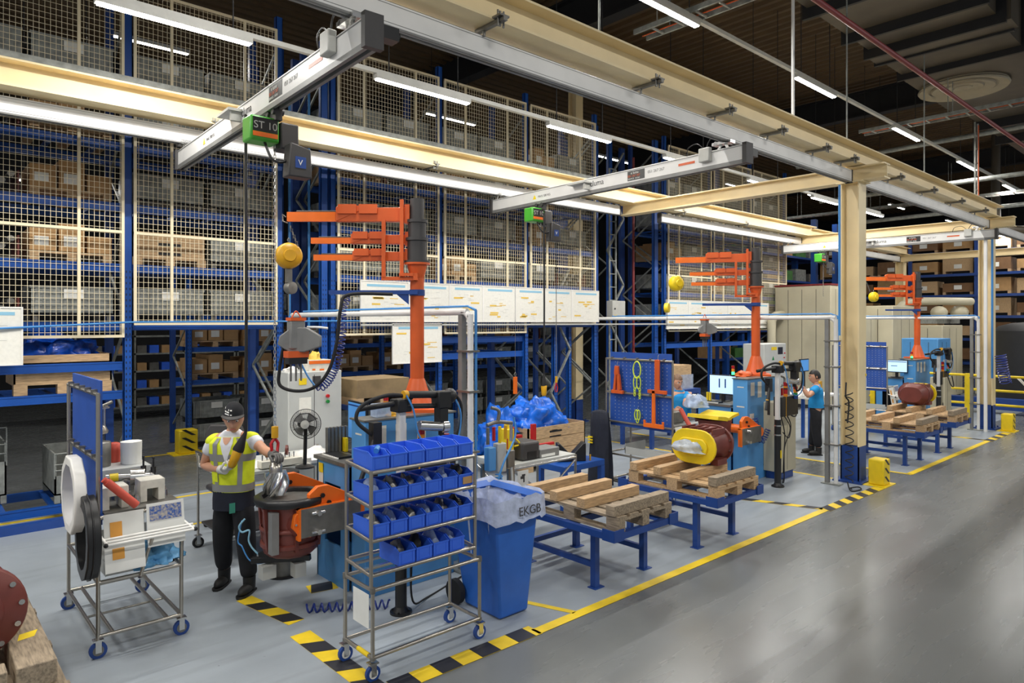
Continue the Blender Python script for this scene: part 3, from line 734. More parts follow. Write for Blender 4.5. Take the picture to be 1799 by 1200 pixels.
for z in [i*.9 for i in range(0,4)]:
    a,b=(10.3,10.9) if k%2 else (10.9,10.3); m.bar((a,10.2,z+.1),(b,10.2,z+1.0),.04,.04); k+=1
tag(m.build('lattice_brace',M['galv']),'zigzag grey brace behind the blue plastic crate','brace')
column(12.7,11.7,'cream building column with blue foot behind the white boards',9.1,.26)
for i,(x,w_) in enumerate([(9.62,.1),(10.55,.12),(11.0,.1)]): post(x,10.3,2.4,'short blue rack leg below the white boards, %s'%ORD[i],'short rack legs',w_)
# ================================================================= white planning boards
def board(x0,x1,z0,z1,lab,y=9.93,hd=True,seed=0):
    t=thing('planning_board',lab,'board',(x0,y,z0),'white planning boards')
    m=MB(); m.box(x0,x1,y-.012,y+.012,z0,z1); m.build('board_panel',M['print'],t)
    m=MB(); f=.018
    m.box(x0,x1,y-.02,y-.01,z0,z0+f); m.box(x0,x1,y-.02,y-.01,z1-f,z1); m.box(x0,x0+f,y-.02,y-.01,z0+f,z1-f); m.box(x1-f,x1,y-.02,y-.01,z0+f,z1-f); m.build('frame',M['white'],t)
    m=MB(); m.box(x0+.12,x1-.08,y-.0145,y-.0125,z1-.1,z1-.06); m.build('header_strip',M['cyanp'],t)
    rr=random.Random(seed); m=MB()
    for k in range(7):
        a=x0+.06+rr.random()*(x1-x0-.35); z=z0+.06+rr.random()*(z1-z0-.25); m.box(a,a+rr.choice((.08,.16,.2)),y-.0148,y-.0128,z,z+rr.choice((.012,.03)))
    m.build('yellow_notes',M['yelltag'],t)
    m=MB()
    for k in range(14):
        a=x0+.06+rr.random()*(x1-x0-.3); z=z0+.05+rr.random()*(z1-z0-.2); m.box(a,a+.03+.1*rr.random(),y-.0146,y-.0127,z,z+.004)
    m.build('printed_lines',M['lgrey'],t)
    return t
bx=[5.61,6.55,7.42,8.20,9.02,9.83,10.65,11.52]
for i,(a,b) in enumerate(zip(bx,bx[1:])): board(a,b,2.50,3.19,'white planning board in the long row behind the first jib, %s from left'%ORD[i],seed=i)
board(6.2,7.22,1.79,2.48,'white planning board hung singly below the long row',9.9,seed=30)
bx=[14.05,15.0,15.9,16.9,18.0,19.15]
for i,(a,b) in enumerate(zip(bx,bx[1:])): board(a,b,2.33,3.06,'white planning board behind the second jib crane, %s from left'%ORD[i],seed=40+i)
board(-.2,1.11,1.99,2.68,'white planning board cut by the left picture edge',9.9,seed=50)
m=MB(); m.box(5.6,19.2,9.88,9.9,2.44,2.47); 
tag(m.build('mounting_rail',M['lgrey']),'thin rail under the row of white planning boards','rail')

def stillage(x0,x1,y0,y1,z,h,lab,mm=M['galv']):
    t=thing('mesh_stillage',lab,'stillage box',((x0+x1)/2,(y0+y1)/2,z))
    m=MB(); m.box(x0,x0+.02,y0,y1,z+.1,z+h); m.box(x1-.02,x1,y0,y1,z+.1,z+h*.8); m.box(x0,x1,y0,y0+.02,z+.1,z+h*.55); m.box(x0,x1,y1-.02,y1,z+.1,z+h); m.box(x0,x1,y0,y1,z+.1,z+.12); m.build('sheet_sides',mm,t)
    m=MB()
    for zz in (h*.66,h*.78,h): m.cyl((x0,y0,z+zz),(x1,y0,z+zz),.009,n=6)
    for xx in (x0,(x0+x1)/2,x1): m.cyl((xx,y0,z+h*.5),(xx,y0,z+h),.009,n=6)
    m.build('front_bars',M['galv'],t)
    for xx in (x0,x1-.06):
        for yy in (y0,y1-.06): m=MB(); m.box(xx,xx+.06,yy,yy+.06,z,z+.1); m.build('foot',M['galv'],t)
    return t
stillage(1.46,2.15,10.15,11.1,.23,.62,'grey stillage box with bar front on the low blue beams, near one')
stillage(.20,1.02,10.6,11.4,.23,.95,'tall grey stillage box cut by the left picture edge')
m=MB(); m.box(-.2,2.2,9.85,9.97,.0,.10); tag(m.build('floor_rail',M['dblue']),'dark blue floor rail before the low left-edge rack','floor rail')
m=MB(); m.box(1.75,1.95,10.5,10.8,.35,.75); tag(m.build('brown_part',M['brown']),'brown casting inside the grey stillage box','casting')
# ================================================================= blue pallet tables
def ptable(x,y,lab):
    """top frame x..x+.96, y..y+1.3"""
    t=thing('pallet_table',lab,'pallet table',(x,y,0),'blue steel pallet tables')
    m=MB(); z=.60
    for a in ((x,x+.96,y,y+.05),(x,x+.96,y+1.27,y+1.32),(x,x+.05,y+.05,y+1.27),(x+.91,x+.96,y+.05,y+1.27)): m.box(*a,z-.07,z-.01)
    m.box(x+.05,x+.91,y+.6,y+.65,z-.07,z-.01)
    m.build('top_frame',M['dblue'],t)
    for (cx,cy) in ((x-.01,y-.01),(x+.83,y-.01),(x-.01,y+1.19),(x+.83,y+1.19)):
        m=MB(); m.box(cx,cx+.14,(y-.012 if cy<y+.5 else y+1.32),(y-.002 if cy<y+.5 else y+1.33),z-.075,z+.03); m.box((x-.012 if cx<x+.5 else x+.962),(x-.002 if cx<x+.5 else x+.972),cy,cy+.14,z-.075,z+.03); m.build('corner_gusset',M['dblue'],t)
    for lx in (x+.12,x+.86):
        for ly in (y+.33,y+1.25):
            m=MB(); m.box(lx-.03,lx+.03,ly-.03,ly+.03,.01,z-.07); m.box(lx-.05,lx+.08,ly-.05,ly+.05,0,.01); m.cyl((lx+.055,ly,.01),(lx+.055,ly,.04),.008,n=6); m.build('leg',M['dblue'],t)
    m=MB(); 
    for lx in (x+.12,x+.86): m.box(lx-.02,lx+.02,y+.36,y+1.22,.19,.24)
    m.box(x+.15,x+.83,y+1.23,y+1.27,.19,.24); m.build('stretcher',M['dblue'],t)
    return t
def timbers(x,y,z,ys,lab,l=.84,mm='wood',skip=()):
    for i,yy in enumerate(ys):
        m=MB(); m.box(x-.02,x+l-.02,yy,yy+.1,z,z+.095); o=m.build('timber_beam',M[mm if i else 'oldwood'],None,.004)
        tag(o,'%s, %s from its aisle edge'%(lab,ORD[i]),'timber','loose timbers on the pallets')
T=[(4.76,3.92,'blue steel pallet table nearest the blue bin'),(6.46,3.92,'blue steel pallet table carrying the yellow-faced compressor'),(12.93,3.92,'blue steel pallet table in front of the near column gap'),(14.66,3.92,'blue pallet table carrying the distant compressor, far right')]
PL=[]
for i,(x,y,l) in enumerate(T):
    ptable(x,y,l)
    PL.append(euro(x+.07,y+.01,.592,'weathered wooden pallet on the '+l.replace('blue steel pallet ','').replace('blue pallet ',''),mm=M['oldwood'] if i in(0,) else M['wood'],w=.82,l=1.22))
    z=.592+.144
    timbers(x+.07,y,z,[y+.04,y+.40,y+.76,y+1.1][:(4 if i!=3 else 4)],'squared timber on the pallet of the '+['first','second','third','fourth'][i]+' blue table')
m=MB(); m.prism([(0,0),(.02,0),(.03,-.11),(.01,-.12)],(4.93,4.2,.56),(1,0,0),(0,0,1),(0,-.003,0)); tag(m.build('paper_tag',M['paper']),'white and red paper tag taped to the first blue table','tag')
# ---- compressor housings
def stadium(w,h,n=10):
    """w total width, h total height"""
    r=h/2; a=w/2-r; P=[]
    for i in range(n+1): t=-PI/2+PI*i/n; P.append((a+r*math.cos(t),r*math.sin(t)))
    for i in range(n+1): t=PI/2+PI*i/n; P.append((-a+r*math.cos(t),r*math.sin(t)))
    return P
def compressor(x,y,z,lab,L=.55,sgn=1):
    """axis along x, face towards -x at x"""
    t=thing('compressor_block',lab,'compressor',(x,y,z-.2))
    U=(0,-1,0);V=(0,0,1)
    m=MB(); m.prism(stadium(.60,.40),(x-.025,y,z),U,V,(.028,0,0)); m.build('yellow_cover',M['yellow'],t,.006)
    m=MB(); m.prism(stadium(.40,.20),(x-.05,y,z),U,V,(.026,0,0)); m.build('cover_boss',M['yellow'],t,.01)
    m=MB()
    secs=[(.03,.52,.36),(.10,.42,.32),(.22,.44,.36),(.34,.52,.40),(.36,.56,.42),(.40,.56,.42),(.42,.5,.38),(L,.40,.30)]
    rings=[]
    for dx,w_,h_ in secs: rings.append([m.b.verts.new(Vector((x+dx*sgn,y-p[0],z+p[1]))) for p in stadium(w_,h_)])
    for A,B in zip(rings,rings[1:]):
        for j in range(len(A)): m._f([A[j],A[(j+1)%len(A)],B[(j+1)%len(A)],B[j]],False)
    m._f(rings[0]); m._f(rings[-1])
    m.build('cast_housing',M['brown'],t,.004)
    m=MB(); m.prism(stadium(.60,.44),(x+.345,y,z),U,V,(.03,0,0)); m.build('rear_flange',M['brown'],t,.004)
    m=MB()
    for p in stadium(.55,.39,5): m.cyl((x+.33,y-p[0],z+p[1]),(x+.39,y-p[0],z+p[1]),.012,n=6)
    m.build('flange_bolt_ring',M['bright'],t)
    m=MB()
    for k in range(5): m.box(x+.06,x+.33,y-.2+k*.1-.008,y-.2+k*.1+.008,z+.14,z+.205)
    for s in(-.2,.2): m.box(x+.1,x+.3,y+s-.05,y+s+.05,z-.21,z-.14)
    m.build('rib',M['brown'],t)
    return t
c=compressor(6.95,4.52,1.045,'red-brown compressor with big yellow cover lying on timbers')
o=crumple('bag',6.86,4.55,.99,.09,.2,.10,M['clear'],None,None,3,12,c); o.name='clear_bag'
c=compressor(15.35,4.75,1.03,'distant red-brown compressor with yellow cover, farther pallet table')
c.rotation_euler.z=PI; c.location=(15.6,4.8,.85)
o=crumple('bag',15.25,4.75,1.0,.2,.09,.09,M['clear'],None,None,3,12,c); o.name='clear_bag'
# compressor at the left picture edge
t=thing('compressor_block','red-brown bolted casting cut by the lower left picture edge','compressor',(.1,5.35,.5))
CX,CYY,CZ=.33,5.22,.73
m=MB(); m.lathe([(.10,-.02),(.275,-.0),(.285,.02),(.285,.05),(.26,.06),(.21,.08),(.20,.4),(.23,.45)],(CX,CYY,CZ),(0,1,0),n=36); m.ball((.18,5.4,1.0),.12,14,(1,1.6,.9)); m.build('cast_housing',M['brown'],t)
for k in range(12):
    m=MB(); a=2*PI*k/12+.1; m.cyl((CX+.25*math.cos(a),CYY-.014,CZ+.25*math.sin(a)),(CX+.25*math.cos(a),CYY+.02,CZ+.25*math.sin(a)),.017,n=8); m.build('bolt',M['bright'],t)
m=MB(); m.lathe([(.0,0),(.17,.0),(.15,-.03),(.10,-.05),(0.0,-.055)],(CX,CYY,CZ),(0,1,0),n=30,capb=False,capt=False); m.build('bearing_cover',M['brown'],t)
m=MB(); m.box(.20,.45,5.2,5.6,.50,.56); m.box(.2,.46,5.2,5.5,.36,.5); m.build('mounting_foot',M['brown'],t,.01)
m=MB(); m.cyl((.40,5.195,.44),(.40,5.18,.44),.035,n=14); m.build('yellow_plug',M['yellow'],t)
m=MB(); m.box(.51,.71,4.83,6.25,.36,.50); tag(m.build('timber_beam',M['oldwood'],None,.008),'thick weathered timber under the casting at the lower left','timber')
m=MB(); m.box(-.3,.47,4.83,4.98,.36,.50); tag(m.build('timber_beam',M['oldwood'],None,.008),'weathered cross timber cut by the lower left edge','timber')
t=thing('wooden_pallet','weathered pallet stack under the timber at the lower left','pallet',(.2,5.4,0))
m=MB(); 
for z in (.34,.20,.06):
    for k in range(5): m.box(-.4+k*.24,-.2+k*.24,4.8,6.3,z-.02,z)
    for yy in (4.8,5.5,6.2): m.box(-.4,.78,yy,yy+.1,z-.045,z-.02)
m.build('deck_boards',M['oldwood'],t)
m=MB()
for z0,z1 in ((0,.015),(.06,.155),(.2,.295)):
    for yy in (4.8,5.5,6.17):
        for xx in (-.4,.12,.64): m.box(xx,xx+.14,yy,yy+.13,z0,z1)
m.build('pallet_blocks',M['oldwood'],t)
m=MB(); m.prism([(0,0),(.09,.02),(.12,.12),(.02,.10)],(.56,5.25,.5005),(1,0,0),(0,1,0),(0,0,.001)); tag(m.build('yellow_sticker',M['yellow']),'torn yellow sticker on the weathered timber','sticker')
# ================================================================= tube shelf trolley with blue bins
def caster(x,y,parent,r=.055,mm=None,ang=.3):
    m=MB(); m.cyl((x,y-.014,r),(x,y+.014,r),r,n=18); w=m.build('wheel',mm or M['dblue'],parent)
    m=MB(); m.cyl((x,y-.017,r),(x,y+.017,r),r*.62,n=14); m.build('wheel_hub',M['paper'] if mm is None else M['dsteel'],w)
    m=MB(); m.box(x-.02,x+.02,y-.024,y-.018,r-.015,r*2+.015); m.box(x-.02,x+.02,y+.018,y+.024,r-.015,r*2+.015); m.box(x-.035,x+.035,y-.03,y+.03,r*2+.012,r*2+.022); m.build('fork',M['bright'],parent)
t=thing('bin_trolley','steel tube trolley with four tiers holding blue bins','trolley',(2.94,4.38,0))
X0,X1,Y0,Y1=2.46,3.42,4.18,4.57; r=.0145
def seg(m,a,b,rr=r): m.cyl(a,b,rr,n=10)
for (x,y) in ((X0,Y0),(X1,Y0),(X0,Y1),(X1,Y1)):
    m=MB(); seg(m,(x,y,.14),(x,y,.63)); m.build('lower_post',M['steel'],t)
    xi=x+(.0 if x==X0 else -.03); yi=y+(.02 if y==Y0 else -.02)
    m=MB(); seg(m,(xi,yi,.63),(xi,yi,1.46)); m.build('upper_post',M['steel'],t); 
    caster(x,y,t)
    m=MB(); m.cyl((x,y,.145),(x,y,.165),.02,n=10); m.cyl((x,y,.61),(x,y,.65),.02,n=10); m.build('tube_joint',M['dsteel'],t)
for z in (.16,.63):
    m=MB(); seg(m,(X0,Y0,z),(X1,Y0,z)); seg(m,(X0,Y1,z),(X1,Y1,z)); seg(m,(X0,Y0,z),(X0,Y1,z)); seg(m,(X1,Y0,z),(X1,Y1,z)); m.build('frame_rail',M['steel'],t)
tiers=[.725,.965,1.205,1.445]
for z in tiers:
    m=MB(); seg(m,(X0,Y0+.02,z),(X1-.03,Y0+.02,z)); seg(m,(X0,Y1-.02,z+.03),(X1-.03,Y1-.02,z+.03)); seg(m,(X0,Y0+.02,z),(X0,Y1-.02,z+.03)); seg(m,(X1-.03,Y0+.02,z),(X1-.03,Y1-.02,z+.03)); m.build('tier_frame',M['steel'],t)
    m=MB(); m.box(X0+.01,X1-.04,Y0+.05,Y0+.08,z-.012,z); m.box(X0+.01,X1-.04,Y1-.1,Y1-.07,z+.0,z+.012); m.box(X0+.01,X1-.04,Y0+.16,Y0+.19,z-.008,z+.004); m.build('slide_rail',M['bright'],t)
m=MB(); m.box(X0-.019,X0-.017,Y0+.02,Y0+.24,.36,.60); o=m.build('hanging_sheet',M['paper'],t)
m=MB(); seg(m,(X0,Y0+.05,.16),(X0,Y0+.2,.16),.017); m.build('yellow_tape_wrap',M['yellow'],t)
def bin0():
    """open fronted picking bin, local: x width .15, y depth .26 (front at y=0), z height .125"""
    t=thing('picking_bin','x','storage bin',(0,0,0),'blue picking bins on the tube trolley'); w,d,h,k=.138,.27,.130,.004
    m=MB(); m.box(0,w,0,d,0,k); m.box(0,k,.06,d,k,h); m.box(w-k,w,.06,d,k,h); m.box(k,w-k,d-k,d,k,h); m.box(0,w,0,k,k,h*.78)
    for s in (0,w-k): m.prism([(k,k),(.06,k),(.06,h),(k,h*.78)],(s,0,0),(0,1,0),(0,0,1),(k,0,0))
    m.build('bin_shell',M['binblue'],t)
    m=MB(); m.box(-.003,w+.003,-.005,0,h*.70,h*.78); m.box(.02,.024,-.003,0,.015,h*.66); m.box(w-.024,w-.02,-.003,0,.015,h*.66); m.box(.02,w-.02,-.003,0,.011,.015); m.box(-.004,0,.06,d,h-.012,h); m.box(w,w+.004,.06,d,h-.012,h); m.build('bin_rim',M['binblue'],t)
    return t
b0=bin0(); first=True
cols=['leftmost','second','third','fourth','fifth','rightmost']
BP=[]
for ti,(z,n,s0) in enumerate(((1.449,6,0),(1.209,6,0),(.969,6,0),(.729,4,.22))):
    for k in range(n):
        x=X0+.02+s0+k*.153; lab='blue open bin, %s tier of the tube trolley, %s'%(('top','second','third','lowest')[ti],(cols[k] if n==6 else ('first','second','third','fourth')[k]+' from its left'))
        if first: b0.location=(x,Y0+.038,z+.002); b0['label']=lab; first=False
        else: dup(b0,loc=(x,Y0+.038,z+.002),label=lab)
        BP.append((x,Y0+.038,z,ti,k))
rr=random.Random(5)
for (x,y,z,ti,k) in BP:
    if (ti,k) in ((0,0),):
        m=MB(); m.cyl((x+.09,y+.1,z+.12),(x+.14,y+.16,z+.13),.02,n=10); m.cyl((x+.03,y+.12,z+.03),(x+.10,y+.2,z+.05),.02,n=10); tag(m.build('fitting',M['hose']),'small pale blue fitting in the top leftmost bin','fitting')
    elif ti==0: continue
    else:
        mm,nm,ds=[(M['clear'],'parts_bag','clear bag of small parts'),(M['dsteel'],'metal_parts','grey metal parts'),(M['carton'],'parts_box','brown paper parcel'),(M['black'],'rubber_parts','black rubber parts')][rr.choice((0,1,1,3,0))]
        crumple(nm,x+.074,y+.15,z+.02,.055,.09,.11,mm,'%s in the %s tier bin, %s'%(ds,('top','second','third','lowest')[ti],(cols[k] if ti<3 else ('first','second','third','fourth')[k])),'small parts',k+ti*7,7)
m=MB(); m.box(X1-.03-.11,X1-.03-.02,Y0+.030,Y0+.033,1.235,1.29); tag(m.build('cardboard_label',M['carton']),'brown card on the rightmost bin of the second tier','label')
# ================================================================= blue waste bin with liner
t=thing('waste_bin','tall blue wheeled waste bin with clear liner beside the trolley','waste bin',(3.9,4.55,0))
m=MB()
def frus(m,x0,x1,y0,y1,z0,X0_,X1_,Y0_,Y1_,z1,cap0=True,cap1=False):
    a=[m.b.verts.new(p) for p in((x0,y0,z0),(x1,y0,z0),(x1,y1,z0),(x0,y1,z0))]; b=[m.b.verts.new(p) for p in((X0_,Y0_,z1),(X1_,Y0_,z1),(X1_,Y1_,z1),(X0_,Y1_,z1))]
    for i in range(4): m._f([a[i],a[(i+1)%4],b[(i+1)%4],b[i]])
    if cap0: m._f(a[::-1])
    if cap1: m._f(b)
frus(m,3.74,4.06,4.30,4.78,.01,3.66,4.16,4.26,4.92,.98); m.build('bin_body',M['wheeliebin'],t,.02)
m=MB(); frus(m,3.64,4.18,4.24,4.94,.97,3.63,4.19,4.23,4.95,1.01,False); frus(m,3.68,4.14,4.28,4.9,.97,3.63,4.19,4.23,4.95,1.012,False); m.build('bin_rim',M['wheeliebin'],t,.004)
m=MB(); m.cyl((3.66,4.84,.11),(3.71,4.84,.11),.11,n=20); m.build('wheel',M['rubber'],t)
m=MB()
N=40; top=[];bot=[];inn=[];ins=[]
for i in range(N):
    a=2*PI*i/N; c_,s_=math.cos(a),math.sin(a); k=1/max(abs(c_),abs(s_)); k=min(k,1.32)
    wv=.012*math.sin(a*9)+.008*math.sin(a*17+1)
    top.append(m.b.verts.new((3.91+.300*c_*k,4.59+.385*s_*k,1.03+wv))); bot.append(m.b.verts.new((3.91+(.315+wv)*c_*k,4.59+(.405+wv)*s_*k,.86+1.4*wv+.03*s_)))
    ins.append(m.b.verts.new((3.91+(.235+wv)*c_*k,4.59+(.31+wv)*s_*k,.93))); inn.append(m.b.verts.new((3.91+(.19+wv)*c_*k,4.59+(.25+wv)*s_*k,.45)))
for i in range(N):
    j=(i+1)%N; m._f([bot[i],bot[j],top[j],top[i]],True); m._f([top[i],top[j],ins[j],ins[i]],True); m._f([ins[i],ins[j],inn[j],inn[i]],True)
LN_=mat('bin_liner_film',srgb(196,206,232),.25,var=.1,scale=14,bump=.7,alpha=.88)
ln=m.build('bin_liner',LN_,t); text('liner_lettering','EKGB',.105,M['dgrey'],ln,(3.83,4.165,.885),(1,0.0,0),(0,0.05,1),.001); 
# ================================================================= tool trolleys (tube frame with blue board)
def doc(x,y,w,h,mm,name,parent,tilt=.22,z=1.05):
    m=MB(); m.prism([(0,0),(w,0),(w,-h),(0,-h)],(x,y,z),(1,0,0),(0,-tilt,1) if False else (0,tilt,1),(0,-.004,0)); return m.build(name,mm,parent)
def toolcart(ox,oy,lab,holes=True):
    t=thing('tool_trolley',lab,'tool trolley',(ox+.3,oy+.6,0))
    X0,X1,Y0,Y1=ox,ox+.58,oy,oy+1.17; r=.0145
    for (x,y) in ((X0,Y0),(X0,Y1)):
        m=MB(); seg(m,(x,y,.14),(x,y,1.97)); m.build('tall_post',M['steel'],t)
    for (x,y) in ((X1,Y0),(X1,Y1)):
        m=MB(); seg(m,(x,y,.14),(x,y,1.06)); m.build('short_post',M['steel'],t)
    for (x,y) in ((X0,Y0),(X1,Y0),(X0,Y1),(X1,Y1)): caster(x,y,t,.06,M['dblue'])
    for z in (.16,.56,1.04):
        m=MB(); seg(m,(X0,Y0,z),(X1,Y0,z)); seg(m,(X0,Y1,z),(X1,Y1,z)); seg(m,(X0,Y0,z),(X0,Y1,z)); seg(m,(X1,Y0,z),(X1,Y1,z)); m.build('frame_rail',M['steel'],t)
    m=MB(); seg(m,(X0+.1,Y0,.16),(X0+.1,Y1,.16)); seg(m,(X1-.1,Y0,.16),(X1-.1,Y1,.16)); seg(m,(X0,Y0+.5,.14),(X1,Y0+.5,.14),.009); seg(m,(X0+.28,Y0-.02,.55),(X0+.36,Y0-.08,.88),.013); seg(m,(X1,Y0,.56),(X1,Y0-.02,.9)); m.build('lower_brace',M['steel'],t)
    for z in (1.96,1.47):
        m=MB(); seg(m,(X0,Y0,z),(X0,Y1,z),.016); m.build('board_rail',M['steel'],t)
        m=MB()
        for k in range(5): m.box(X0-.02,X0+.03,Y0+.12+k*.23,Y0+.15+k*.23,z-.005,z+.03)
        m.build('board_clip',M['dsteel'],t)
    m=MB(); m.box(X0+.02,X0+.035,Y0+.03,Y1-.06,1.5,2.06); m.build('upper_board',M['pegblue'],t)
    m=MB(); m.box(X0+.02,X0+.035,Y0+.03,Y1-.06,.98,1.49); m.build('lower_board',M['pegblue'],t)
    m=MB()
    for a in range(14 if holes else 0):
        for b in range(9):
            m.box(X0+.0185,X0+.0195,Y0+.1+a*.07,Y0+.11+a*.07,1.56+b*.05,1.57+b*.05)
            if b<8: m.box(X0+.0185,X0+.0195,Y0+.1+a*.07,Y0+.11+a*.07,1.04+b*.05,1.05+b*.05)
    if holes: o=m.build('peg_hole_pattern',M['lgrey'],t)
    m=MB(); m.box(X0+.04,X1,Y0,Y1,1.055,1.07); m.build('work_tray',M['dsteel'],t)
    m=MB(); m.box(X0+.06,X1-.04,Y0+.06,Y1-.3,.575,.585); m.box(X0+.06,X0+.07,Y0+.06,Y1-.3,.585,.68); m.box(X0+.06,X1-.04,Y1-.31,Y1-.3,.585,.72); m.build('lower_tray',M['cfgrey'],t)
    m=MB()
    for k in range(3): seg(m,(X0+.02,Y0-.16+k*.035,.87+k*.012),(X1+.06,Y0-.16+k*.035,.87+k*.012),.010)
    seg(m,(X0+.03,Y0-.16,.87),(X0+.0,Y0,.93),.009); seg(m,(X1+.05,Y0-.16,.87),(X1+.0,Y0,.93),.009); m.build('document_rail',M['white'],t)
    m=MB(); 
    for e in (X0+.02,X1+.06): m.ball((e,Y0-.16,.87),.018,8)
    m.build('rail_end_cap',M['black'],t)
    o=doc(X0+.03,Y0-.015,.27,.42,M['paper'],'clipped_sheet',t,z=1.06,tilt=.18)
    m=MB(); m.prism([(.04,-.06),(.12,-.06),(.12,-.18),(.04,-.18)],(X0+.03,Y0-.021,1.06),(1,0,0),(0,.18,1),(0,-.002,0)); m.prism([(.05,-.25),(.13,-.25),(.13,-.33),(.05,-.33)],(X0+.03,Y0-.021,1.06),(1,0,0),(0,.18,1),(0,-.002,0)); m.build('orange_patch',M['cardfog'],o)
    o=doc(X0+.32,Y0-.015,.27,.32,M['paper'],'clipped_sheet',t,z=1.09,tilt=.18)
    m=MB(); m.prism([(.02,-.02),(.25,-.02),(.25,-.13),(.02,-.13)],(X0+.32,Y0-.021,1.09),(1,0,0),(0,.18,1),(0,-.002,0)); m.build('printed_picture',M['photo'],o)
    return t
toolcart(1.11,5.83,'tube tool trolley with plain blue boards, nearest the camera',False)
tc=toolcart(7.86,5.45,'tube tool trolley with perforated blue board and orange hooks')
toolcart(16.1,5.6,'distant tube tool trolley with blue boards between the columns')
# things on the first trolley
X0,Y0=1.11,5.83
m=MB(); m.lathe([(.235,-.04),(.30,-.04),(.30,.04),(.235,.04),(.235,-.04)],(1.0,6.10,1.19),(1,0,0),n=10,capb=False,capt=False); tag(m.build('foam_ring',M['white'],None,.01),'large white octagonal foam ring hung on the near trolley','foam ring')
m=MB(); m.lathe([(.23,-.05),(.31,-.05),(.31,.04),(.25,.04),(.23,-.05)],(1.045,5.80,.92),(1,.0,0),n=12,capb=False,capt=False,sx=.8); m.lathe([(.30,-.02),(.33,-.01),(.30,.0),(.30,-.02)],(1.045,5.80,.92),(1,0,0),n=12,capb=False,capt=False,sx=.8); tag(m.build('rubber_ring',M['black'],None,.01),'large black rubber ring hung below the white ring','rubber ring')
t=thing('sheet_tray','grey sheet metal tray on the far end of the near trolley','tray',(1.4,6.75,1.07))
m=MB(); m.box(1.2,1.64,6.5,6.98,1.25,1.262); m.prism([(0,0),(.44,0),(.44,-.05),(0,-.14)],(1.2,6.5,1.26),(1,0,0),(0,0,1),(0,-.004,0)); m.build('tray_top',M['cfgrey'],t)
m=MB(); 
for xx in (1.22,1.62): m.box(xx-.01,xx+.01,6.9,6.95,1.07,1.25); m.box(xx-.01,xx+.01,6.52,6.57,1.07,1.25)
m.build('tray_leg',M['cfgrey'],t)
m=MB(); m.lathe([(.075,0),(.078,.02),(.078,.2),(.07,.21)],(1.30,6.72,1.263),n=20); m.build if False else None; tag(m.build('steel_canister',M['dsteel']),'grey steel canister on the sheet tray','canister')
m=MB(); m.lathe([(.02,0),(.082,0),(.085,.19),(.02,.19)],(1.53,6.70,1.263),n=22); tag(m.build('paper_roll',M['paper']),'white paper roll standing on the sheet tray','paper roll')
m=MB(); m.lathe([(.055,0),(.06,.1),(.05,.16),(.03,.17)],(1.43,6.86,1.263),n=16); tag(m.build('wipe_pack',M['redp']),'pink and white wipe pack behind the paper roll','wipe pack')
t=thing('gauge_stack','steel flange gauge standing behind the canister','gauge',(1.32,6.9,1.263))
m=MB(); m.cyl((1.32,6.9,1.263),(1.32,6.9,1.40),.06,n=16); m.build('gauge_base',M['dsteel'],t)
m=MB(); m.cyl((1.32,6.9,1.40),(1.32,6.9,1.52),.03,n=12); m.lathe([(.07,0),(.075,.02),(.05,.07)],(1.32,6.9,1.52),n=18); m.build('gauge_body',M['steel'],t)
m=MB(); m.cyl((1.32,6.9,1.59),(1.32,6.9,1.74),.022,n=12); m.cyl((1.36,6.9,1.59),(1.36,6.9,1.74),.012,n=8); m.lathe([(.085,0),(.085,.012)],(1.32,6.9,1.74),n=18); m.build('gauge_plate',M['bright'],t)
m=MB(); m.cyl((1.32,6.86,1.755),(1.42,6.9,1.79),.015,n=8); m.cyl((1.3,6.9,1.752),(1.3,6.9,1.80),.02,n=8); m.build('gauge_knob',M['dsteel'],t)
def ublock(x,y,lab):
    m=MB(); m.prism([(0,0),(.05,0),(.05,.10),(.13,.10),(.13,0),(.18,0),(.18,.17),(0,.17)],(x,y,1.071),(1,0,0),(0,0,1),(0,.17,0)); return tag(m.build('foam_block',M['foam'],None,.004),lab,'foam block')
ublock(1.15,5.90,'yellowed white foam block with a notch, under the red tube'); ublock(1.43,5.98,'yellowed white foam block with a notch, right of the red tube')
m=MB(); m.cyl((1.16,5.80,1.31),(1.36,5.80,1.10),.03,n=16); m.cyl((1.14,5.80,1.33),(1.165,5.80,1.305),.022,n=12); tag(m.build('red_tube',M['redp']),'salmon red foam tube lying slanted on the near trolley','foam tube')
t=thing('chrome_shaft','chrome shaft with yellow ring and black studs on the tray','machine part',(1.35,6.3,1.07))
m=MB(); m.cyl((1.25,6.30,1.24),(1.60,6.22,1.22),.028,n=14); m.cyl((1.42,6.26,1.225),(1.52,6.24,1.22),.07,n=18); m.cyl((1.56,6.22,1.22),(1.58,6.22,1.22),.05,n=16); m.build('shaft',M['bright'],t)
m=MB(); m.cyl((1.28,6.29,1.235),(1.34,6.28,1.235),.034,n=14); m.build('yellow_ring',M['yellow'],t)
m=MB(); m.box(1.3,1.36,6.22,6.34,1.07,1.21); m.box(1.52,1.58,6.18,6.28,1.07,1.19); m.build('support',M['galv'],t)
m=MB()
for (x,y) in ((1.53,6.3),(1.58,6.2)): m.cyl((x,y,1.07),(x,y,1.37),.008,n=6); m.cyl((x,y,1.25),(x,y,1.30),.022,n=8); m.ball((x,y,1.375),.012,8)
m.build('stud',M['black'],t)
for i,(x,y,s) in enumerate([(1.22,6.15,.03),(1.36,6.10,.035),(1.62,6.05,.03),(1.28,6.45,.04),(1.48,6.45,.04),(1.4,5.95,.025)]):
    m=MB(); m.cyl((x,y,1.07),(x,y,1.07+s*2.2),s,n=10); m.cyl((x,y,1.07+s*2.2),(x,y,1.07+s*3),s*.5,n=8); tag(m.build('machined_bush',M['bright']),'small bright machined bush on the trolley tray, %s'%ORD[i],'bush','machined bushes on the trolley tray')
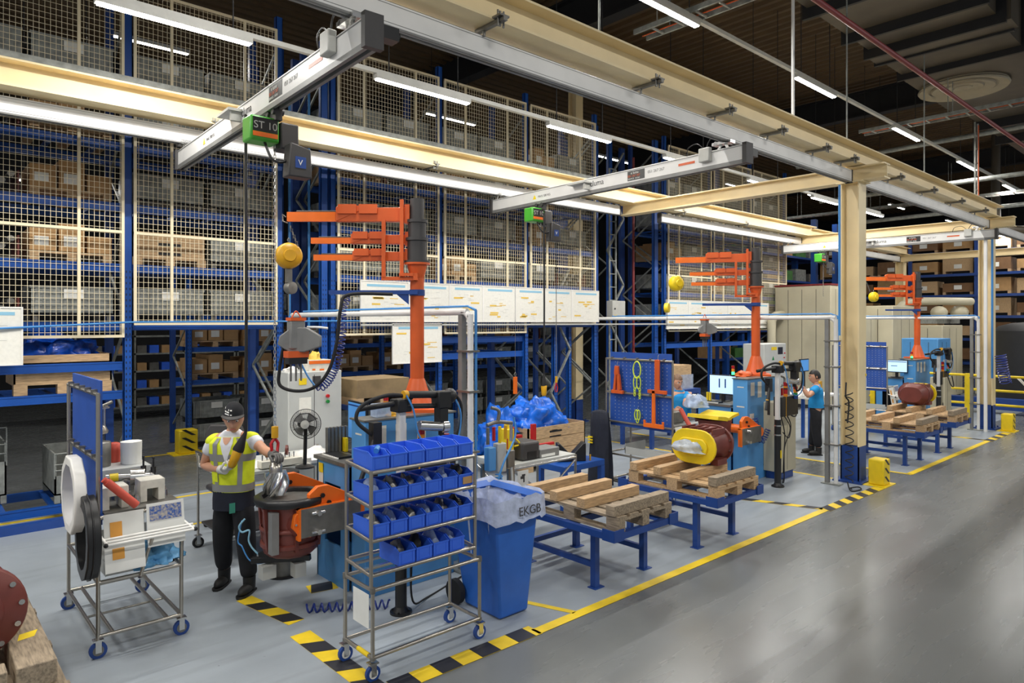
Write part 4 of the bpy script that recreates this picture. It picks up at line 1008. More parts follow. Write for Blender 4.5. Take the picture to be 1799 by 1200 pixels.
crumple('plastic_sheet',1.52,6.08,.585,.2,.25,.12,mat('pale_blue_film',srgb(104,168,214),.25,var=.15,scale=8,bump=.6),'pale blue plastic sheet hanging out of the lower tray','plastic sheet',2)
m=MB(); m.box(1.24,1.42,5.95,6.2,.586,.68); tag(m.build('cloth_pile',M['foam'],None,.02),'folded pale cloth on the lower tray','cloth')
m=MB(); m.box(1.4,1.46,5.98,6.05,.70,.74); m.box(1.35,1.5,6.25,6.45,.586,.74); tag(m.build('black_case',M['black'],None,.01),'black case on the lower tray','case')
# things hung on the perforated board (second trolley, face towards -x at x=7.86)
XB=7.845
def hook(y,z,h=.05): 
    m=MB(); m.tube(smooth([(XB+.02,y,z+h),(XB-.02,y,z+h),(XB-.03,y,z),(XB-.05,y,z+.01)]),.004,6); return m
def hang(name,mm,polys,y,z,lab,cat,th=.02):
    t=thing(name,lab,cat,(XB-.04,y,z)); 
    m=MB()
    for P in polys: m.prism(P,(XB-.055,y,z),(0,-1,0),(0,0,1),(th,0,0))
    m.build('body',mm,t,.003); hook(y,z+.0,.06).build('wall_hook',M['bright'],t); return t
hang('lifting_yoke',M['orange2'],[[(-.03,-.46),(.03,-.46),(.025,0),(-.025,0)],[(-.17,-.52),(.17,-.52),(.17,-.46),(-.17,-.46)],[(-.17,-.46),(-.14,-.46),(-.14,-.42),(-.17,-.42)],[(.14,-.46),(.17,-.46),(.17,-.42),(.14,-.42)]],5.72,1.55,'orange T-shaped lifting yoke, lower one on the pegboard','lifting yoke')
hang('lifting_yoke',M['orange'],[[(-.04,-.42),(.04,-.42),(.04,0),(-.04,0)],[(-.16,-.47),(.16,-.47),(.16,-.42),(-.16,-.42)]],5.66,1.98,'orange T-shaped lifting yoke, upper one on the pegboard','lifting yoke')
hang('lifting_clamp',M['orange'],[[(-.04,-.12),(.04,-.14),(.03,0),(-.03,0)],[(-.02,-.36),(-.06,-.34),(-.03,-.12),(.0,-.12)],[(.02,-.36),(.08,-.34),(.05,-.12),(.01,-.12)],[(-.09,-.40),(.12,-.40),(.12,-.35),(-.09,-.35)]],6.38,1.86,'orange jaw clamp hung at the left of the pegboard','lifting clamp',.04)
t=thing('chain_sling','lime green chain sling hung in the middle of the pegboard','chain sling',(XB-.04,6.02,1.5))
def link(m,y,z,w,h,r_,ax=0):
    P=[]
    for i in range(20):
        a=2*PI*i/20; yy=math.cos(a)*w/2; zz=math.sin(a)*h/2*(1 if abs(math.sin(a))>.3 else 1)
        P.append((XB-.03-(yy*.5 if ax else 0),y+(yy*.5 if ax else yy),z+zz))
    m.tube(P,r_,6,True)
m=MB(); link(m,6.02,1.82,.13,.24,.010); m.build('master_link',M['lime'],t)
m=MB(); link(m,6.05,1.64,.07,.18,.009,1); link(m,5.99,1.64,.07,.18,.009); m.build('side_link',M['lime'],t)
m=MB()
for k in range(4): link(m,5.97,1.54-k*.035,.03,.05,.006,k%2)
for k in range(3): link(m,6.06,1.54-k*.035,.03,.05,.006,k%2)
m.build('chain',M['lime'],t)
t=thing('chain_sling','short lime green chain hung at the foot of the pegboard','chain sling',(XB-.04,6.02,1.2))
m=MB(); link(m,6.03,1.18,.06,.14,.009); link(m,5.99,1.18,.06,.14,.009,1); link(m,6.01,1.10,.04,.06,.008); m.build('links',M['lime'],t); hook(6.01,1.22,.06).build('wall_hook',M['bright'],t)
# coat hung on the trolley corner
t=thing('work_coat','long navy work coat hung at the corner of the pegboard trolley','coat',(7.78,6.72,.5))
m=MB(); rings=[]
for z,w_,d_ in ((1.20,.05,.05),(1.17,.14,.08),(1.0,.16,.09),(.7,.18,.10),(.4,.2,.11),(.12,.21,.12)):
    rings.append([m.b.verts.new((7.72+d_*math.sin(a)*(1+.2*math.sin(5*a)),6.62+w_*math.cos(a)*(1+.12*math.sin(7*a+z*3)),z)) for a in [2*PI*i/28 for i in range(28)]])
for A,B in zip(rings,rings[1:]):
    for j in range(28): m._f([A[j],A[(j+1)%28],B[(j+1)%28],B[j]],True)
m._f(rings[0]); m._f(rings[-1]); m.build('coat_cloth',M['navy'],t)
m=MB()
for k in range(3): m.box(7.58,7.60,6.66,6.74,.72+k*.04,.74+k*.04)
m.build('reflective_stripe',M['yellow'],t)
m=MB(); m.cyl((7.9,5.35,1.32),(7.9,5.2,1.10),.03,n=12); tag(m.build('red_tube',M['redp']),'red foam tube leaning at the end of the pegboard trolley','foam tube')
for i in range(4):
    m=MB(); m.box(8.0,8.35,5.6+i*.24,5.78+i*.24,1.07,1.07+(.16,.1,.2,.14)[i]); tag(m.build('tool_box',(M['dsteel'],M['foam'],M['lgrey'],M['galv'])[i],None,.01),'small tool or block on the pegboard trolley tray, %s from the aisle'%ORD[i],'tool','tools on the pegboard trolley tray')
# ================================================================= assembly stations
def at(u,v,t):
    a=(u-899.5)/1199; return Vector(((.6694+a*.7429)*t,(.7429-a*.6694)*t,2.5-(v-566)/1199*t))
def hexring(R_,k=6,ph=0): return [(R_*math.cos(2*PI*i/k+ph),R_*math.sin(2*PI*i/k+ph)) for i in range(k)]
def stand(dx,dy,lab):
    """blue machine stand with desk, world coords of station one plus dx"""
    t=thing('machine_stand',lab,'machine stand',(3.5+dx,5.9+dy,0),'blue machine stands')
    X=3.13+dx; Y=5.45+dy
    m=MB(); m.box(X,X+1.0,Y,Y+.25,.0,1.6); m.box(X+.5,X+1.0,Y+.25,Y+.5,0,1.6); m.build('upright_cabinet',M['lblue'],t,.008)
    m=MB(); m.box(X-.015,X+1.02,Y-.015,Y+.26,1.6,1.615); m.box(X+.48,X+1.02,Y+.26,Y+.52,1.6,1.615); m.build('cabinet_top',M['dsteel'],t)
    m=MB(); m.box(X+1.0,X+1.45,Y+.25,Y+.75,0,.9); m.box(X+.55,X+1.0,Y+.5,Y+.9,0,1.0); m.build('lower_cabinet',M['lblue'],t,.008)
    m=MB(); x0=X-.03; 
    m.box(x0,x0+.02,Y+.27,Y+.88,0,.38); m.box(x0,x0+.02,Y+.27,Y+.40,.38,1.15); m.box(x0,x0+.02,Y+.72,Y+.88,.38,1.15); m.box(x0,x0+.02,Y+.40,Y+.72,.95,1.15); m.box(x0,x0+.75,Y+.86,Y+.88,0,1.15); m.box(x0+.3,x0+.32,Y+.5,Y+.86,0,1.15)
    m.build('desk_body',M['lblue'],t)
    m=MB(); m.box(x0+.28,x0+.3,Y+.30,Y+.84,.3,1.1); m.build('opening_shade',M['black'],t)  # black sheet in the knee space: its shade put in as colour
    m=MB(); m.box(x0-.02,x0+.5,Y+.265,Y+.92,1.15,1.185); m.build('desk_top',M['dsteel'],t)
    m=MB(); m.box(X+.10,X+.22,Y-.003,Y-.001,1.34,1.55); w0=m.build('clipped_paper',M['print'],t)
    for (a,b,c_,d_) in ((.32,.44,1.30,1.55),(.56,.66,1.32,1.55),(.07,.2,.86,1.06)): m=MB(); m.box(X+a,X+b,Y-.003,Y-.001,c_,d_); m.build('clipped_paper',M['print'],t)
    m=MB()
    m=MB(); m.box(X-.002,X-.0005,Y+.06,Y+.17,1.47,1.485); m.box(X-.002,X-.0005,Y+.05,Y+.18,1.16,1.18); m.build('label_strip',M['foam'],t)
    m=MB(); m.box(X+.5,X+1.0,Y-.004,Y-.001,.2,.22); m.build('seam',M['dblue'],t)
    return t
def arms(dx,dy,lab):
    t=thing('clamping_arms',lab,'clamping arm',(3.0+dx,5.85+dy,.8))
    P=[(-.48,.16),(-.40,.22),(-.30,.22),(-.02,.08),(.07,.0),(.06,-.09),(0,-.13),(-.10,-.09),(-.40,-.09),(-.48,-.06)]
    for i,(y,nm) in enumerate(((5.50,'near_arm'),(6.16,'far_arm'))):
        m=MB(); m.prism(P,(3.10+dx,y+dy,.86),(1,0,0),(0,0,1),(0,.05,0)); a=m.build(nm,M['orange2'],t,.006)
        for k,(px,pz) in enumerate(((-.36,.14),(-.30,.07),(-.40,.04),(-.34,-.02))):
            m=MB(); m.cyl((3.10+dx+px,y+dy-.02,.86+pz),(3.10+dx+px,y+dy,.86+pz),.02,n=6); m.build('bolt',M['black'],a)
    m=MB(); m.box(2.52+dx,3.08+dx,5.44+dy,5.455+dy,.68,.92); m.build('steel_side_plate',M['dsteel'],t)
    m=MB(); m.box(2.50+dx,3.08+dx,5.455+dy,5.50+dy,.915,.925); m.box(2.50+dx,2.52+dx,5.44+dy,5.5+dy,.66,.925); m.build('edge_strip',M['orange2'],t)
    for pz in (.72,.88): m=MB(); m.cyl((2.66+dx,5.38+dy,pz),(2.66+dx,5.44+dy,pz),.022,n=12); m.cyl((2.60+dx,5.41+dy,pz+.0),(2.72+dx,5.41+dy,pz),.012,n=8); m.build('clamp_screw',M['bright'],t)
    m=MB(); m.cyl((3.12+dx,5.46+dy,.82),(3.12+dx,6.24+dy,.82),.07,n=18); m.build('pivot_shaft',M['orange2'],t)
    return t
def jib(dx,dy,lab,ang=0,long=True,group='orange jib cranes'):
    X,Y=3.88+dx,5.73+dy
    t=thing('jib_crane',lab,'jib crane',(0,0,0),None)
    m=MB(); m.box(-.22,.22,-.2,.2,0,.03); m.build('base_plate',M['orange'],t)
    m=MB(); m.lathe([(.17,.03),(.075,.32)],(0,0,0),n=8,capb=True); m.cyl((0,0,.3),(0,0,1.36),.070,n=8); m.lathe([(.070,1.33),(.098,1.44),(.098,1.46),(.13,1.46),(.13,1.48)],(0,0,0),n=20); m.build('mast',M['orange'],t)
    m=MB(); m.cyl((0,0,1.48),(0,0,1.50),.13,n=24); m.cyl((0,0,1.50),(0,0,1.70),.098,n=24); m.cyl((0,0,1.70),(0,0,1.73),.115,n=24); m.cyl((0,0,1.73),(0,0,1.88),.092,n=24); m.cyl((0,0,1.88),(0,0,1.91),.105,n=24); m.cyl((0,0,1.91),(0,0,2.12),.07,n=20); m.build('bearing_stack',M['dgrey'],t)
    # arm direction: -x local
    def arm(nm,z,h,L0,yo,hh=1):
        m=MB(); m.box(-L0*.62,-.09,yo-.04,yo+.04,z,z+h); m.prism([(-L0*.62,z),(-L0*.62,z+h),(-L0*.60,z+h+.02),(-L0*.40,z+h+.02),(-L0*.38,z+h)],(0,yo-.045,0),(1,0,0),(0,0,1),(0,.09,0)); a=m.build(nm,M['orange'],t,.004)
        m=MB(); m.box(-L0,-L0*.6,yo-.025,yo+.025,z+.005,z+h*.70); m.build('inner_arm',M['orange2'],a)
        for k in range(2):
            m=MB(); m.box(-L0*.60+k*L0*.16,-L0*.46+k*L0*.16,yo-.062,yo-.045,z+h*.55,z+h+.03); m.build('side_cover',M['orange'],a)
        m=MB(); m.cyl((-L0*.93,yo,z+h*.75),(-L0*.6,yo,z+h*.75),.012,n=8); m.box(-L0*.6,-L0*.3,yo-.045,yo+.045,z+h+.02,z+h+.032); m.build('slide_rod',M['dgrey'],a)
        m=MB(); m.box(-.12,-.07,yo-.05,yo+.05,z-.02,z+h+.03); m.build('hinge_plate',M['orange'],a)
        return a
    L1=1.30
    arm('upper_arm',1.89,.14,L1,0); arm('middle_arm',1.67,.09,L1*.82,.02); arm('lower_arm',1.50,.09,L1*.80,.02)
    m=MB()
    for x in (-.14,-.32): m.box(x-.018,x+.018,-.10,-.064,1.32,1.90 if x<-.2 else 2.1)
    m.box(-.34,0,-.10,-.064,1.30,1.335); m.box(-.16,.0,-.13,-.1,1.34,1.37); m.box(-.02,.02,-.13,-.06,1.30,1.37); m.build('swing_frame',M['orange'],t)
    m=MB(); m.box(-.86,.02,-.11,-.085,1.16,1.20); m.cyl((0,0,1.15),(0,0,1.21),.078,n=20); m.prism([(0,0),(-.12,0),(0,-.10)],(-.07,-.1,1.16),(1,0,0),(0,0,1),(0,.02,0)); m.build('hose_arm',M['dblue'],t)
    m=MB(); link_=[]
    for k in range(7): 
        zc=1.9-.045-k*.032; a=(k%2)
        m.tube([(-L1+.03+(.008 if a else 0)+k*.012,(.0 if a else .008),zc),(-L1+.03+(.008 if a else 0)+k*.012,(0 if a else .008),zc-.03),(-L1+.03-(.008 if a else 0)+k*.012,-(0 if a else .008),zc-.03),(-L1+.03-(.008 if a else 0)+k*.012,-(0 if a else .008),zc)],.004,5,True)
    m.build('chain',M['dsteel'],t)
    m=MB(); m.tube([(-L1-.02,0,1.94),(-L1-.05,0,1.97),(-L1-.05,0,1.90),(-L1,0,1.88)],.008,6); m.build('shackle',M['dsteel'],t)
    t.location=(X,Y,1.615); t.rotation_euler.z=ang
    bpy.context.view_layer.update()
    return t,t.matrix_world.copy() if False else Matrix.Translation((X,Y,1.615))@Matrix.Rotation(ang,4,'Z')
def balancer(Mw,lab,col,R_=.13,x=-1.29,z=1.55):
    c=Mw@Vector((x,0,z)); t=thing('balancer',lab,'balancer',c)
    ax=Vector((-.25,-1,0))
    m=MB(); m.lathe([(.03,-.075),(R_*.85,-.07),(R_,-.04),(R_,.04),(R_*.85,.07),(.03,.075)],c,ax,n=26); m.build('drum',M[col],t)
    m=MB(); m.lathe([(.0,.0),(R_*.5,.0),(R_*.45,.02),(0,.02)],c+Vector(ax).normalized()*.075,ax,n=18,capb=False,capt=False); m.build('hub_cover',M[col],t)
    m=MB(); m.tube([c+Vector((0,0,R_)),c+Vector((.012,0,R_+.03)),c+Vector((0,0,R_+.05)),c+Vector((-.012,0,R_+.03))],.006,6,True); m.build('hanging_eye',M['dsteel'],t)
    return t,c
def torque_arm(dx,dy,lab,flip=1):
    X,Y=3.22+dx,5.0+dy
    t=thing('torque_arm_post',lab,'tool arm',(X,Y,0))
    m=MB(); m.cyl((X,Y,0),(X,Y,.02),.095,n=24); m.lathe([(.07,.02),(.05,.06)],(X,Y,0),n=20)
    for k in range(4): m.cyl((X+.075*math.cos(k*PI/2+.7),Y+.075*math.sin(k*PI/2+.7),.02),(X+.075*math.cos(k*PI/2+.7),Y+.075*math.sin(k*PI/2+.7),.032),.009,n=6)
    m.build('foot_flange',M['black'],t)
    m=MB(); m.cyl((X,Y,.02),(X,Y,1.02),.05,n=20); m.build('black_pillar',M['black'],t)
    m=MB(); m.box(X-.02,X+.02,Y-.054,Y-.051,.44,.56); m.build('yellow_marking',M['yellow'],t)
    m=MB(); m.cyl((X,Y,.78),(X,Y,.80),.056,n=20); m.cyl((X,Y,.92),(X,Y,.94),.056,n=20); m.build('clamp_band',M['bright'],t)
    m=MB(); m.box(X-.03,X+.03,Y-.03,Y+.03,1.02,1.82); m.build('aluminium_column',M['alu'],t)
    z=1.78
    A=Vector((X,Y,z)); B=A+Vector((-.42,.26,.06)); C=A+Vector((.36,-.02,.02)) ; 
    m=MB(); m.box(X-.07,X+.07,Y-.07,Y+.07,z-.05,z+.06); m.build('arm_head',M['black'],t,.01)
    m=MB(); m.cyl(A+Vector((0,-.05,.1)),C+Vector((0,-.06,.06)),.032,n=14); m.build('upper_link',M['black'],t)
    m=MB(); m.cyl(A+Vector((.02,-.05,.0)),C+Vector((0,-.06,-.04)),.022,n=12); m.build('lower_link',M['black'],t)
    m=MB(); m.cyl(A+Vector((-.01,-.05,.1)),A+Vector((.03,-.05,.1)),.036,n=14); m.build('yellow_collar',M['yellowp'],t)
    m=MB(); m.box(C.x-.06,C.x+.08,C.y-.12,C.y,C.z-.06,C.z+.09); m.ball((C.x+.10,C.y-.06,C.z+.04),.07,12); m.build('elbow_joint',M['black'],t,.01)
    m=MB(); m.box(C.x-.04,C.x+.04,C.y-.12,C.y-.02,C.z-.20,C.z-.06); m.box(C.x-.01,C.x+.01,C.y-.1,C.y-.04,C.z-.3,C.z-.18); m.build('tool_holder',M['black'],t)
    m=MB(); m.cyl(A+Vector((.12,-.1,-.17)),A+Vector((.34,-.12,-.2)),.042,n=16); m.cyl(A+Vector((.34,-.12,-.2)),A+Vector((.40,-.12,-.2)),.055,n=16); m.build('steel_cylinder',M['bright'],t)
    m=MB(); m.cyl(A+Vector((-.02,-.02,.03)),A+Vector((-.30,.18,-.02)),.024,n=10); m.build('rear_link',M['black'],t)
    D_=A+Vector((-.24,.02,-.22)); m=MB(); m.box(D_.x-.04,D_.x+.04,D_.y-.04,D_.y+.04,D_.z-.1,D_.z+.1); m.box(D_.x-.015,D_.x+.015,D_.y-.015,D_.y+.015,D_.z-.45,D_.z); m.build('hanging_head',M['black'],t)
    m=MB(); m.cyl(D_+Vector((-.02,-.02,-.04)),D_+Vector((-.16,-.04,-.36)),.02,n=10); m.build('nut_runner',M['black'],t)
    m=MB(); m.cyl(D_+Vector((-.10,-.03,-.21)),D_+Vector((-.105,-.03,-.225)),.022,n=10); m.build('yellow_collar',M['yellowp'],t)
    m=MB(); m.tube(smooth([A+Vector((.08,-.06,.07)),A+Vector((-.12,.0,.10)),A+Vector((-.34,.05,.03)),A+Vector((-.40,.05,-.09)),A+Vector((-.30,.02,-.2)),D_+Vector((0,0,-.02))]),.017,8); m.build('black_hose',M['rubber'],t)
    m=MB(); m.tube(smooth([C+Vector((.1,-.1,.06)),C+Vector((.18,-.12,-.12)),C+Vector((.12,-.13,-.36)),C+Vector((-.1,-.13,-.42)),C+Vector((-.25,-.1,-.28)),C+Vector((-.3,-.08,-.05)),A+Vector((0,-.08,.1))]),.008,6); m.build('blue_hose',M['hose'],t)
    m=MB(); m.tube(smooth([C+Vector((.12,-.08,.08)),C+Vector((.2,-.1,-.05)),C+Vector((.17,-.1,-.28)),C+Vector((.02,-.1,-.36)),C+Vector((-.04,-.08,-.2))]),.014,6); m.build('black_loop_hose',M['rubber'],t)
    # control box in front
    m=MB(); m.box(X+.02,X+.55,Y-.06,Y+.08,1.06,1.36); m.build('control_box',M['black'],t,.01)
    m=MB(); m.box(X+.14,X+.155,Y-.063,Y-.0605,1.06,1.36); m.build('yellow_stripe',M['yellowp'],t)
    sl=None
    for k,(nm,h0,mm) in enumerate((('red_lamp',.16,'lred'),('amber_lamp',.11,'lyel'),('green_lamp',.06,'lgrn'),('blue_lamp',.01,'dblue'))):
        m=MB(); m.cyl((X+.42,Y-.075,1.30+h0),(X+.42,Y-.075,1.345+h0),.032,n=16); m.build(nm,M[mm],t)
    for k,(nm,z_,h_,mm) in enumerate((('amber_lamp',1.36,.04,'lyel'),('red_lamp',1.40,.07,'lred'),('lamp_collar',1.47,.02,'black'),('amber_lamp',1.49,.03,'lyel'),('red_lamp',1.52,.06,'lred'))): m=MB(); m.cyl((X+.19,Y-.03,z_),(X+.19,Y-.03,z_+h_),.03,n=16); m.build(nm,M[mm],t)
    m=MB(); m.tube(smooth([(X+.1,Y,1.06),(X+.12,Y-.05,.8),(X+.06,Y-.07,.5),(X+.08,Y-.06,.1),(X+.35,Y+.1,.012),(X+.9,Y+.3,.012)]),.009,6); m.tube(smooth([(X+.3,Y,1.06),(X+.36,Y-.03,.9),(X+.25,Y-.05,.72),(X+.1,Y-.03,.82)]),.008,6); m.tube(smooth([(X+.2,Y,1.06),(X+.3,Y-.05,.86),(X+.1,Y-.06,.6),(X+.07,Y-.05,.2)]),.007,6); m.build('cable_bundle',M['rubber'],t)
    return t
for dx,dy,l in ((0,0,'near the vest worker'),(6.72,0,'of the middle station'),(14.6,.1,'of the far station')):
    stand(dx,dy,'light blue machine stand with desk, '+l); 
    if dx<10: arms(dx,dy if dx==0 else -.25,'pair of orange clamping arms '+l)
    torque_arm(dx,dy,'black jointed tool arm on a black floor pillar, '+l)
JA=-.733
j1,M1=jib(0,0,'tall orange jib crane with three arms, nearest station',JA)
j2,M2=jib(6.75,0,'orange jib crane of the middle station',JA-.25)
j3,M3=jib(14.7,.05,'small distant orange jib crane of the far station',JA+.05)
bl1,c1_=balancer(M1,'ochre yellow balancer drum hanging from the nearest jib','yellowp')
t=thing('balancer','small silver balancer hanging under the ochre drum','balancer',c1_-Vector((0,0,.3)))
m=MB(); m.lathe([(.02,-.04),(.06,-.035),(.065,0),(.06,.035),(.02,.04)],c1_+Vector((.02,0,-.32)),(.3,-.9,0),n=20); m.box(c1_.x-.03,c1_.x+.03,c1_.y-.02,c1_.y+.02,c1_.z-.27,c1_.z-.13); m.build('drum',M['dsteel'],t)
m=MB(); m.cyl(c1_+Vector((0,0,-.38)),c1_+Vector((0,0,-.60)),.006,n=6); m.build('wire',M['dsteel'],t)
bl2,c2_=balancer(M2,'yellow balancer hanging from the middle jib crane','yellow',.13)
t=thing('balancer','small yellow balancer below the middle jib arm','balancer',c2_-Vector((.2,-.1,.4)))
cc=c2_+Vector((-.12,.1,-.42)); m=MB(); m.lathe([(.02,-.04),(.08,-.035),(.085,0),(.08,.035),(.02,.04)],cc,(.3,-.9,0),n=20); m.build('drum',M['yellow'],t)
m=MB(); m.cyl(cc+Vector((0,0,.08)),cc+Vector((0,0,.34)),.006,n=6); m.cyl(cc+Vector((0,0,-.08)),cc+Vector((0,0,-.3)),.005,n=6); m.build('wire',M['dsteel'],t)
bl3,c3_=balancer(M3,'small yellow balancer hanging from the distant jib crane','yellow',.12,-1.1,1.5)
# gripper tool hanging at station one
def gripper(c,lab,s=1.0):
    t=thing('hanging_gripper',lab,'gripper tool',c); c=Vector(c)
    m=MB(); m.box(c.x-.07*s,c.x+.07*s,c.y-.05,c.y+.05,c.z-.2*s,c.z+.06*s); m.prism([(-.18*s,-.02),(-.07*s,.06),(.07*s,.06),(.20*s,-.02),(.20*s,-.12*s),(.05*s,-.17*s),(-.09*s,-.17*s),(-.20*s,-.10*s)],(c.x,c.y-.06,c.z-.06),(.743,-.669,0),(0,0,1),(.04,.05,0)); m.build('grey_body',M['grey'],t,.01)
    m=MB(); m.box(c.x-.075*s,c.x+.075*s,c.y-.055,c.y+.055,c.z+.06*s,c.z+.09*s); m.box(c.x-.10*s,c.x+.10*s,c.y-.06,c.y+.05,c.z-.28*s,c.z-.22*s); m.build('orange_band',M['orange'],t)
    m=MB(); m.box(c.x-.09*s,c.x+.09*s,c.y-.05,c.y+.04,c.z-.34*s,c.z-.28*s); m.build('black_base',M['black'],t)
    m=MB(); 
    for k in(-.05,0,.05): m.cyl((c.x+k,c.y,c.z-.34*s),(c.x+k,c.y,c.z-.50*s),.009,n=6)
    m.build('steel_rods',M['dsteel'],t)
    m=MB(); m.tube(smooth([c+Vector((.1,-.02,.0)),c+Vector((.17,-.1,.0)),c+Vector((.24,-.16,-.01))]),.012,6); m.build('handle',M['white'],t)
    m=MB(); m.tube(smooth([c+Vector((-.04,0,.09)),c+Vector((0,0,.15)),c+Vector((.05,0,.09))]),.006,6); m.build('orange_loop',M['orange'],t)
    return t
gp=at(520,575,6.35); gripper(gp,'grey and orange gripper tool hanging beside the cabinet')
g2p=at(1238,568,11.6); gripper(g2p,'orange and grey gripper hanging from the middle jib',.8)
# hoses of station one
def hosething(name,pts,r,mm,lab,cat='hose',n=8):
    m=MB(); m.tube(smooth(pts,8),r,n); return tag(m.build(name,M[mm]),lab,cat)
hosething('black_hose',[at(690,517,6.5),at(612,518,6.45),at(598,545,6.4),at(592,600,6.4),at(578,650,6.4),at(553,680,6.4),at(520,687,6.4),at(492,677,6.4),at(491,650,6.4),at(498,610,6.4),at(505,585,6.4)],.016,'rubber','thick black hose looping below the nearest jib hose arm')
m=MB(); m.tube(helix([at(612,520,6.5),at(602,545,6.5),at(602,575,6.5),at(598,610,6.5),at(592,640,6.5)],.035,17),.006,5); tag(m.build('spiral_hose',M['dhose']),'dark blue spiral hose hanging from the nearest jib hose arm','spiral hose')
m=MB(); m.tube(helix([at(592,640,6.5),at(580,665,6.5),at(566,680,6.5),at(557,678,6.5)],.035,12),.006,5); tag(m.build('spiral_hose',M['dhose']),'bunched lower end of the dark blue spiral hose','spiral hose')
hosething('air_hose',[at(525,630,6.5),at(540,660,6.5),at(555,680,6.5)],.009,'hose','light blue air hose from the hanging gripper')
m=MB(); m.tube(helix([(2.62,5.55,.035),(2.8,5.42,.035),(3.05,5.25,.035),(3.2,5.15,.035)],.035,11),.009,5); tag(m.build('spiral_hose',M['dhose']),'dark spiral hose lying on the floor at the blue stand','spiral hose')
m=MB(); m.tube(helix([(10.0,5.40,1.0),(10.05,5.38,.75),(10.15,5.36,.62),(10.3,5.34,.8)],.04,16),.006,5); tag(m.build('spiral_hose',M['dhose']),'dark spiral hose hanging on the middle blue stand','spiral hose')
# ---- rotor in casing at station one
t=thing('compressor_casing','red-brown compressor casing with black rim held by orange arms','compressor casing',(2.57,5.76,.45))
cx,cy=2.57,5.76
m=MB(); m.lathe([(.19,.48),(.235,.52),(.24,.66),(.235,.84),(.265,.92),(.27,.94)],(cx,cy,0),n=12); m.build('cast_body',M['brown'],t,.004)
for k in range(6):
    m=MB(); a=2*PI*k/6+.3; m.bar((cx+.24*math.cos(a),cy+.24*math.sin(a),.55),(cx+.275*math.cos(a),cy+.265*math.sin(a),.92),.03,.03); m.build('rib',M['brown'],t)
m=MB(); m.lathe([(.235,.93),(.305,.93),(.31,.94),(.31,.98),(.30,.99),(.24,.99),(.235,.98),(.235,.93)],(cx,cy,0),n=12,capb=False,capt=False); m.build('black_rim',M['black'],t); m=MB(); m.cyl((cx,cy,.945),(cx,cy,.955),.234,n=24); m.build('inner_face',M['dsteel'],t)
m=MB(); m.cyl((cx+.02,cy-.15,.78),(cx+.02,cy-.285,.78),.16,.12,n=16); m.lathe([(.245,.70),(.262,.71),(.262,.73),(.245,.74)],(cx,cy,0),n=24,capb=False,capt=False); m.lathe([(.235,.56),(.255,.57),(.255,.6),(.235,.61)],(cx,cy,0),n=24,capb=False,capt=False); m.build('side_boss',M['brown'],t)
m=MB(); m.prism(hexring(.135,8,.2),(cx+.02,cy-.30,.80),(1,0,0),(0,0,1),(0,.05,0)); 
f=m.build('orange_flange',M['orange2'],t,.004)
for k in range(8):
    m=MB(); a=2*PI*k/8; m.cyl((cx+.02+.108*math.cos(a),cy-.312,.80+.108*math.sin(a)),(cx+.02+.108*math.cos(a),cy-.30,.80+.108*math.sin(a)),.010,n=6); m.build('bolt',M['bright'],f)
m=MB(); m.box(cx-.25,cx-.19,cy-.2,cy-.12,.55,.9); m.build('grey_bracket',M['grey'],t)
t=thing('screw_rotor','polished twisted screw rotor standing in the casing under the chain','screw rotor',(2.48,5.86,.985)); cx,cy=2.48,5.86
m=MB(); n=48; lv=16; rings=[]
for i in range(lv+1):
    h=i/lv; a0=h*1.35; zz=.986+h*.20; env=.86+.14*math.sin(PI*min(1,h*1.1)); rings.append([m.b.verts.new((cx+(.088+.024*math.cos(5*(2*PI*j/n-a0)))*env*1.02*math.cos(2*PI*j/n),cy+(.088+.024*math.cos(5*(2*PI*j/n-a0)))*env*1.02*math.sin(2*PI*j/n),zz)) for j in range(n)])
for A,B in zip(rings,rings[1:]):
    for j in range(n): m._f([A[j],A[(j+1)%n],B[(j+1)%n],B[j]],True)
m._f(rings[0]); m._f(rings[-1]); m.build('screw_body',M['bright'],t)
m=MB(); m.lathe([(.055,1.186),(.055,1.24),(.048,1.245),(.048,1.29),(.04,1.295),(.04,1.32)],(cx,cy,0),n=20); m.build('shaft_neck',M['steel'],t)
t=thing('pneumatic_gripper','black pneumatic clamp with grey blocks hanging under the casing','clamp',(2.5,5.8,.35))
m=MB(); m.bar((2.30,5.95,.42),(2.68,5.6,.45),.05,.05); m.bar((2.35,5.90,.46),(2.45,5.8,.50),.04,.06); m.build('clamp_bar',M['black'],t,.004)
m=MB(); m.box(2.33,2.45,5.78,5.88,.28,.39); m.build('grey_cylinder_block',M['lgrey'],t); m=MB(); m.box(2.55,2.65,5.62,5.72,.29,.41); m.build('grey_cylinder_block',M['lgrey'],t)
hosething('air_hose',[at(425,915,6.0),at(418,950,6.0),at(425,960,6.0),at(432,975,6.0),at(440,985,6.0),at(455,990,6.0),at(475,985,6.0)],.006,'hose','thin blue air hose looping from belt to the clamp')
hosething('air_hose',[at(430,912,5.95),at(420,925,5.95),at(425,935,5.95),at(438,932,5.95),at(437,950,5.95),at(445,965,5.95),at(462,980,5.95)],.008,'cyanp','pale grey-blue hose looping beside the worker leg')
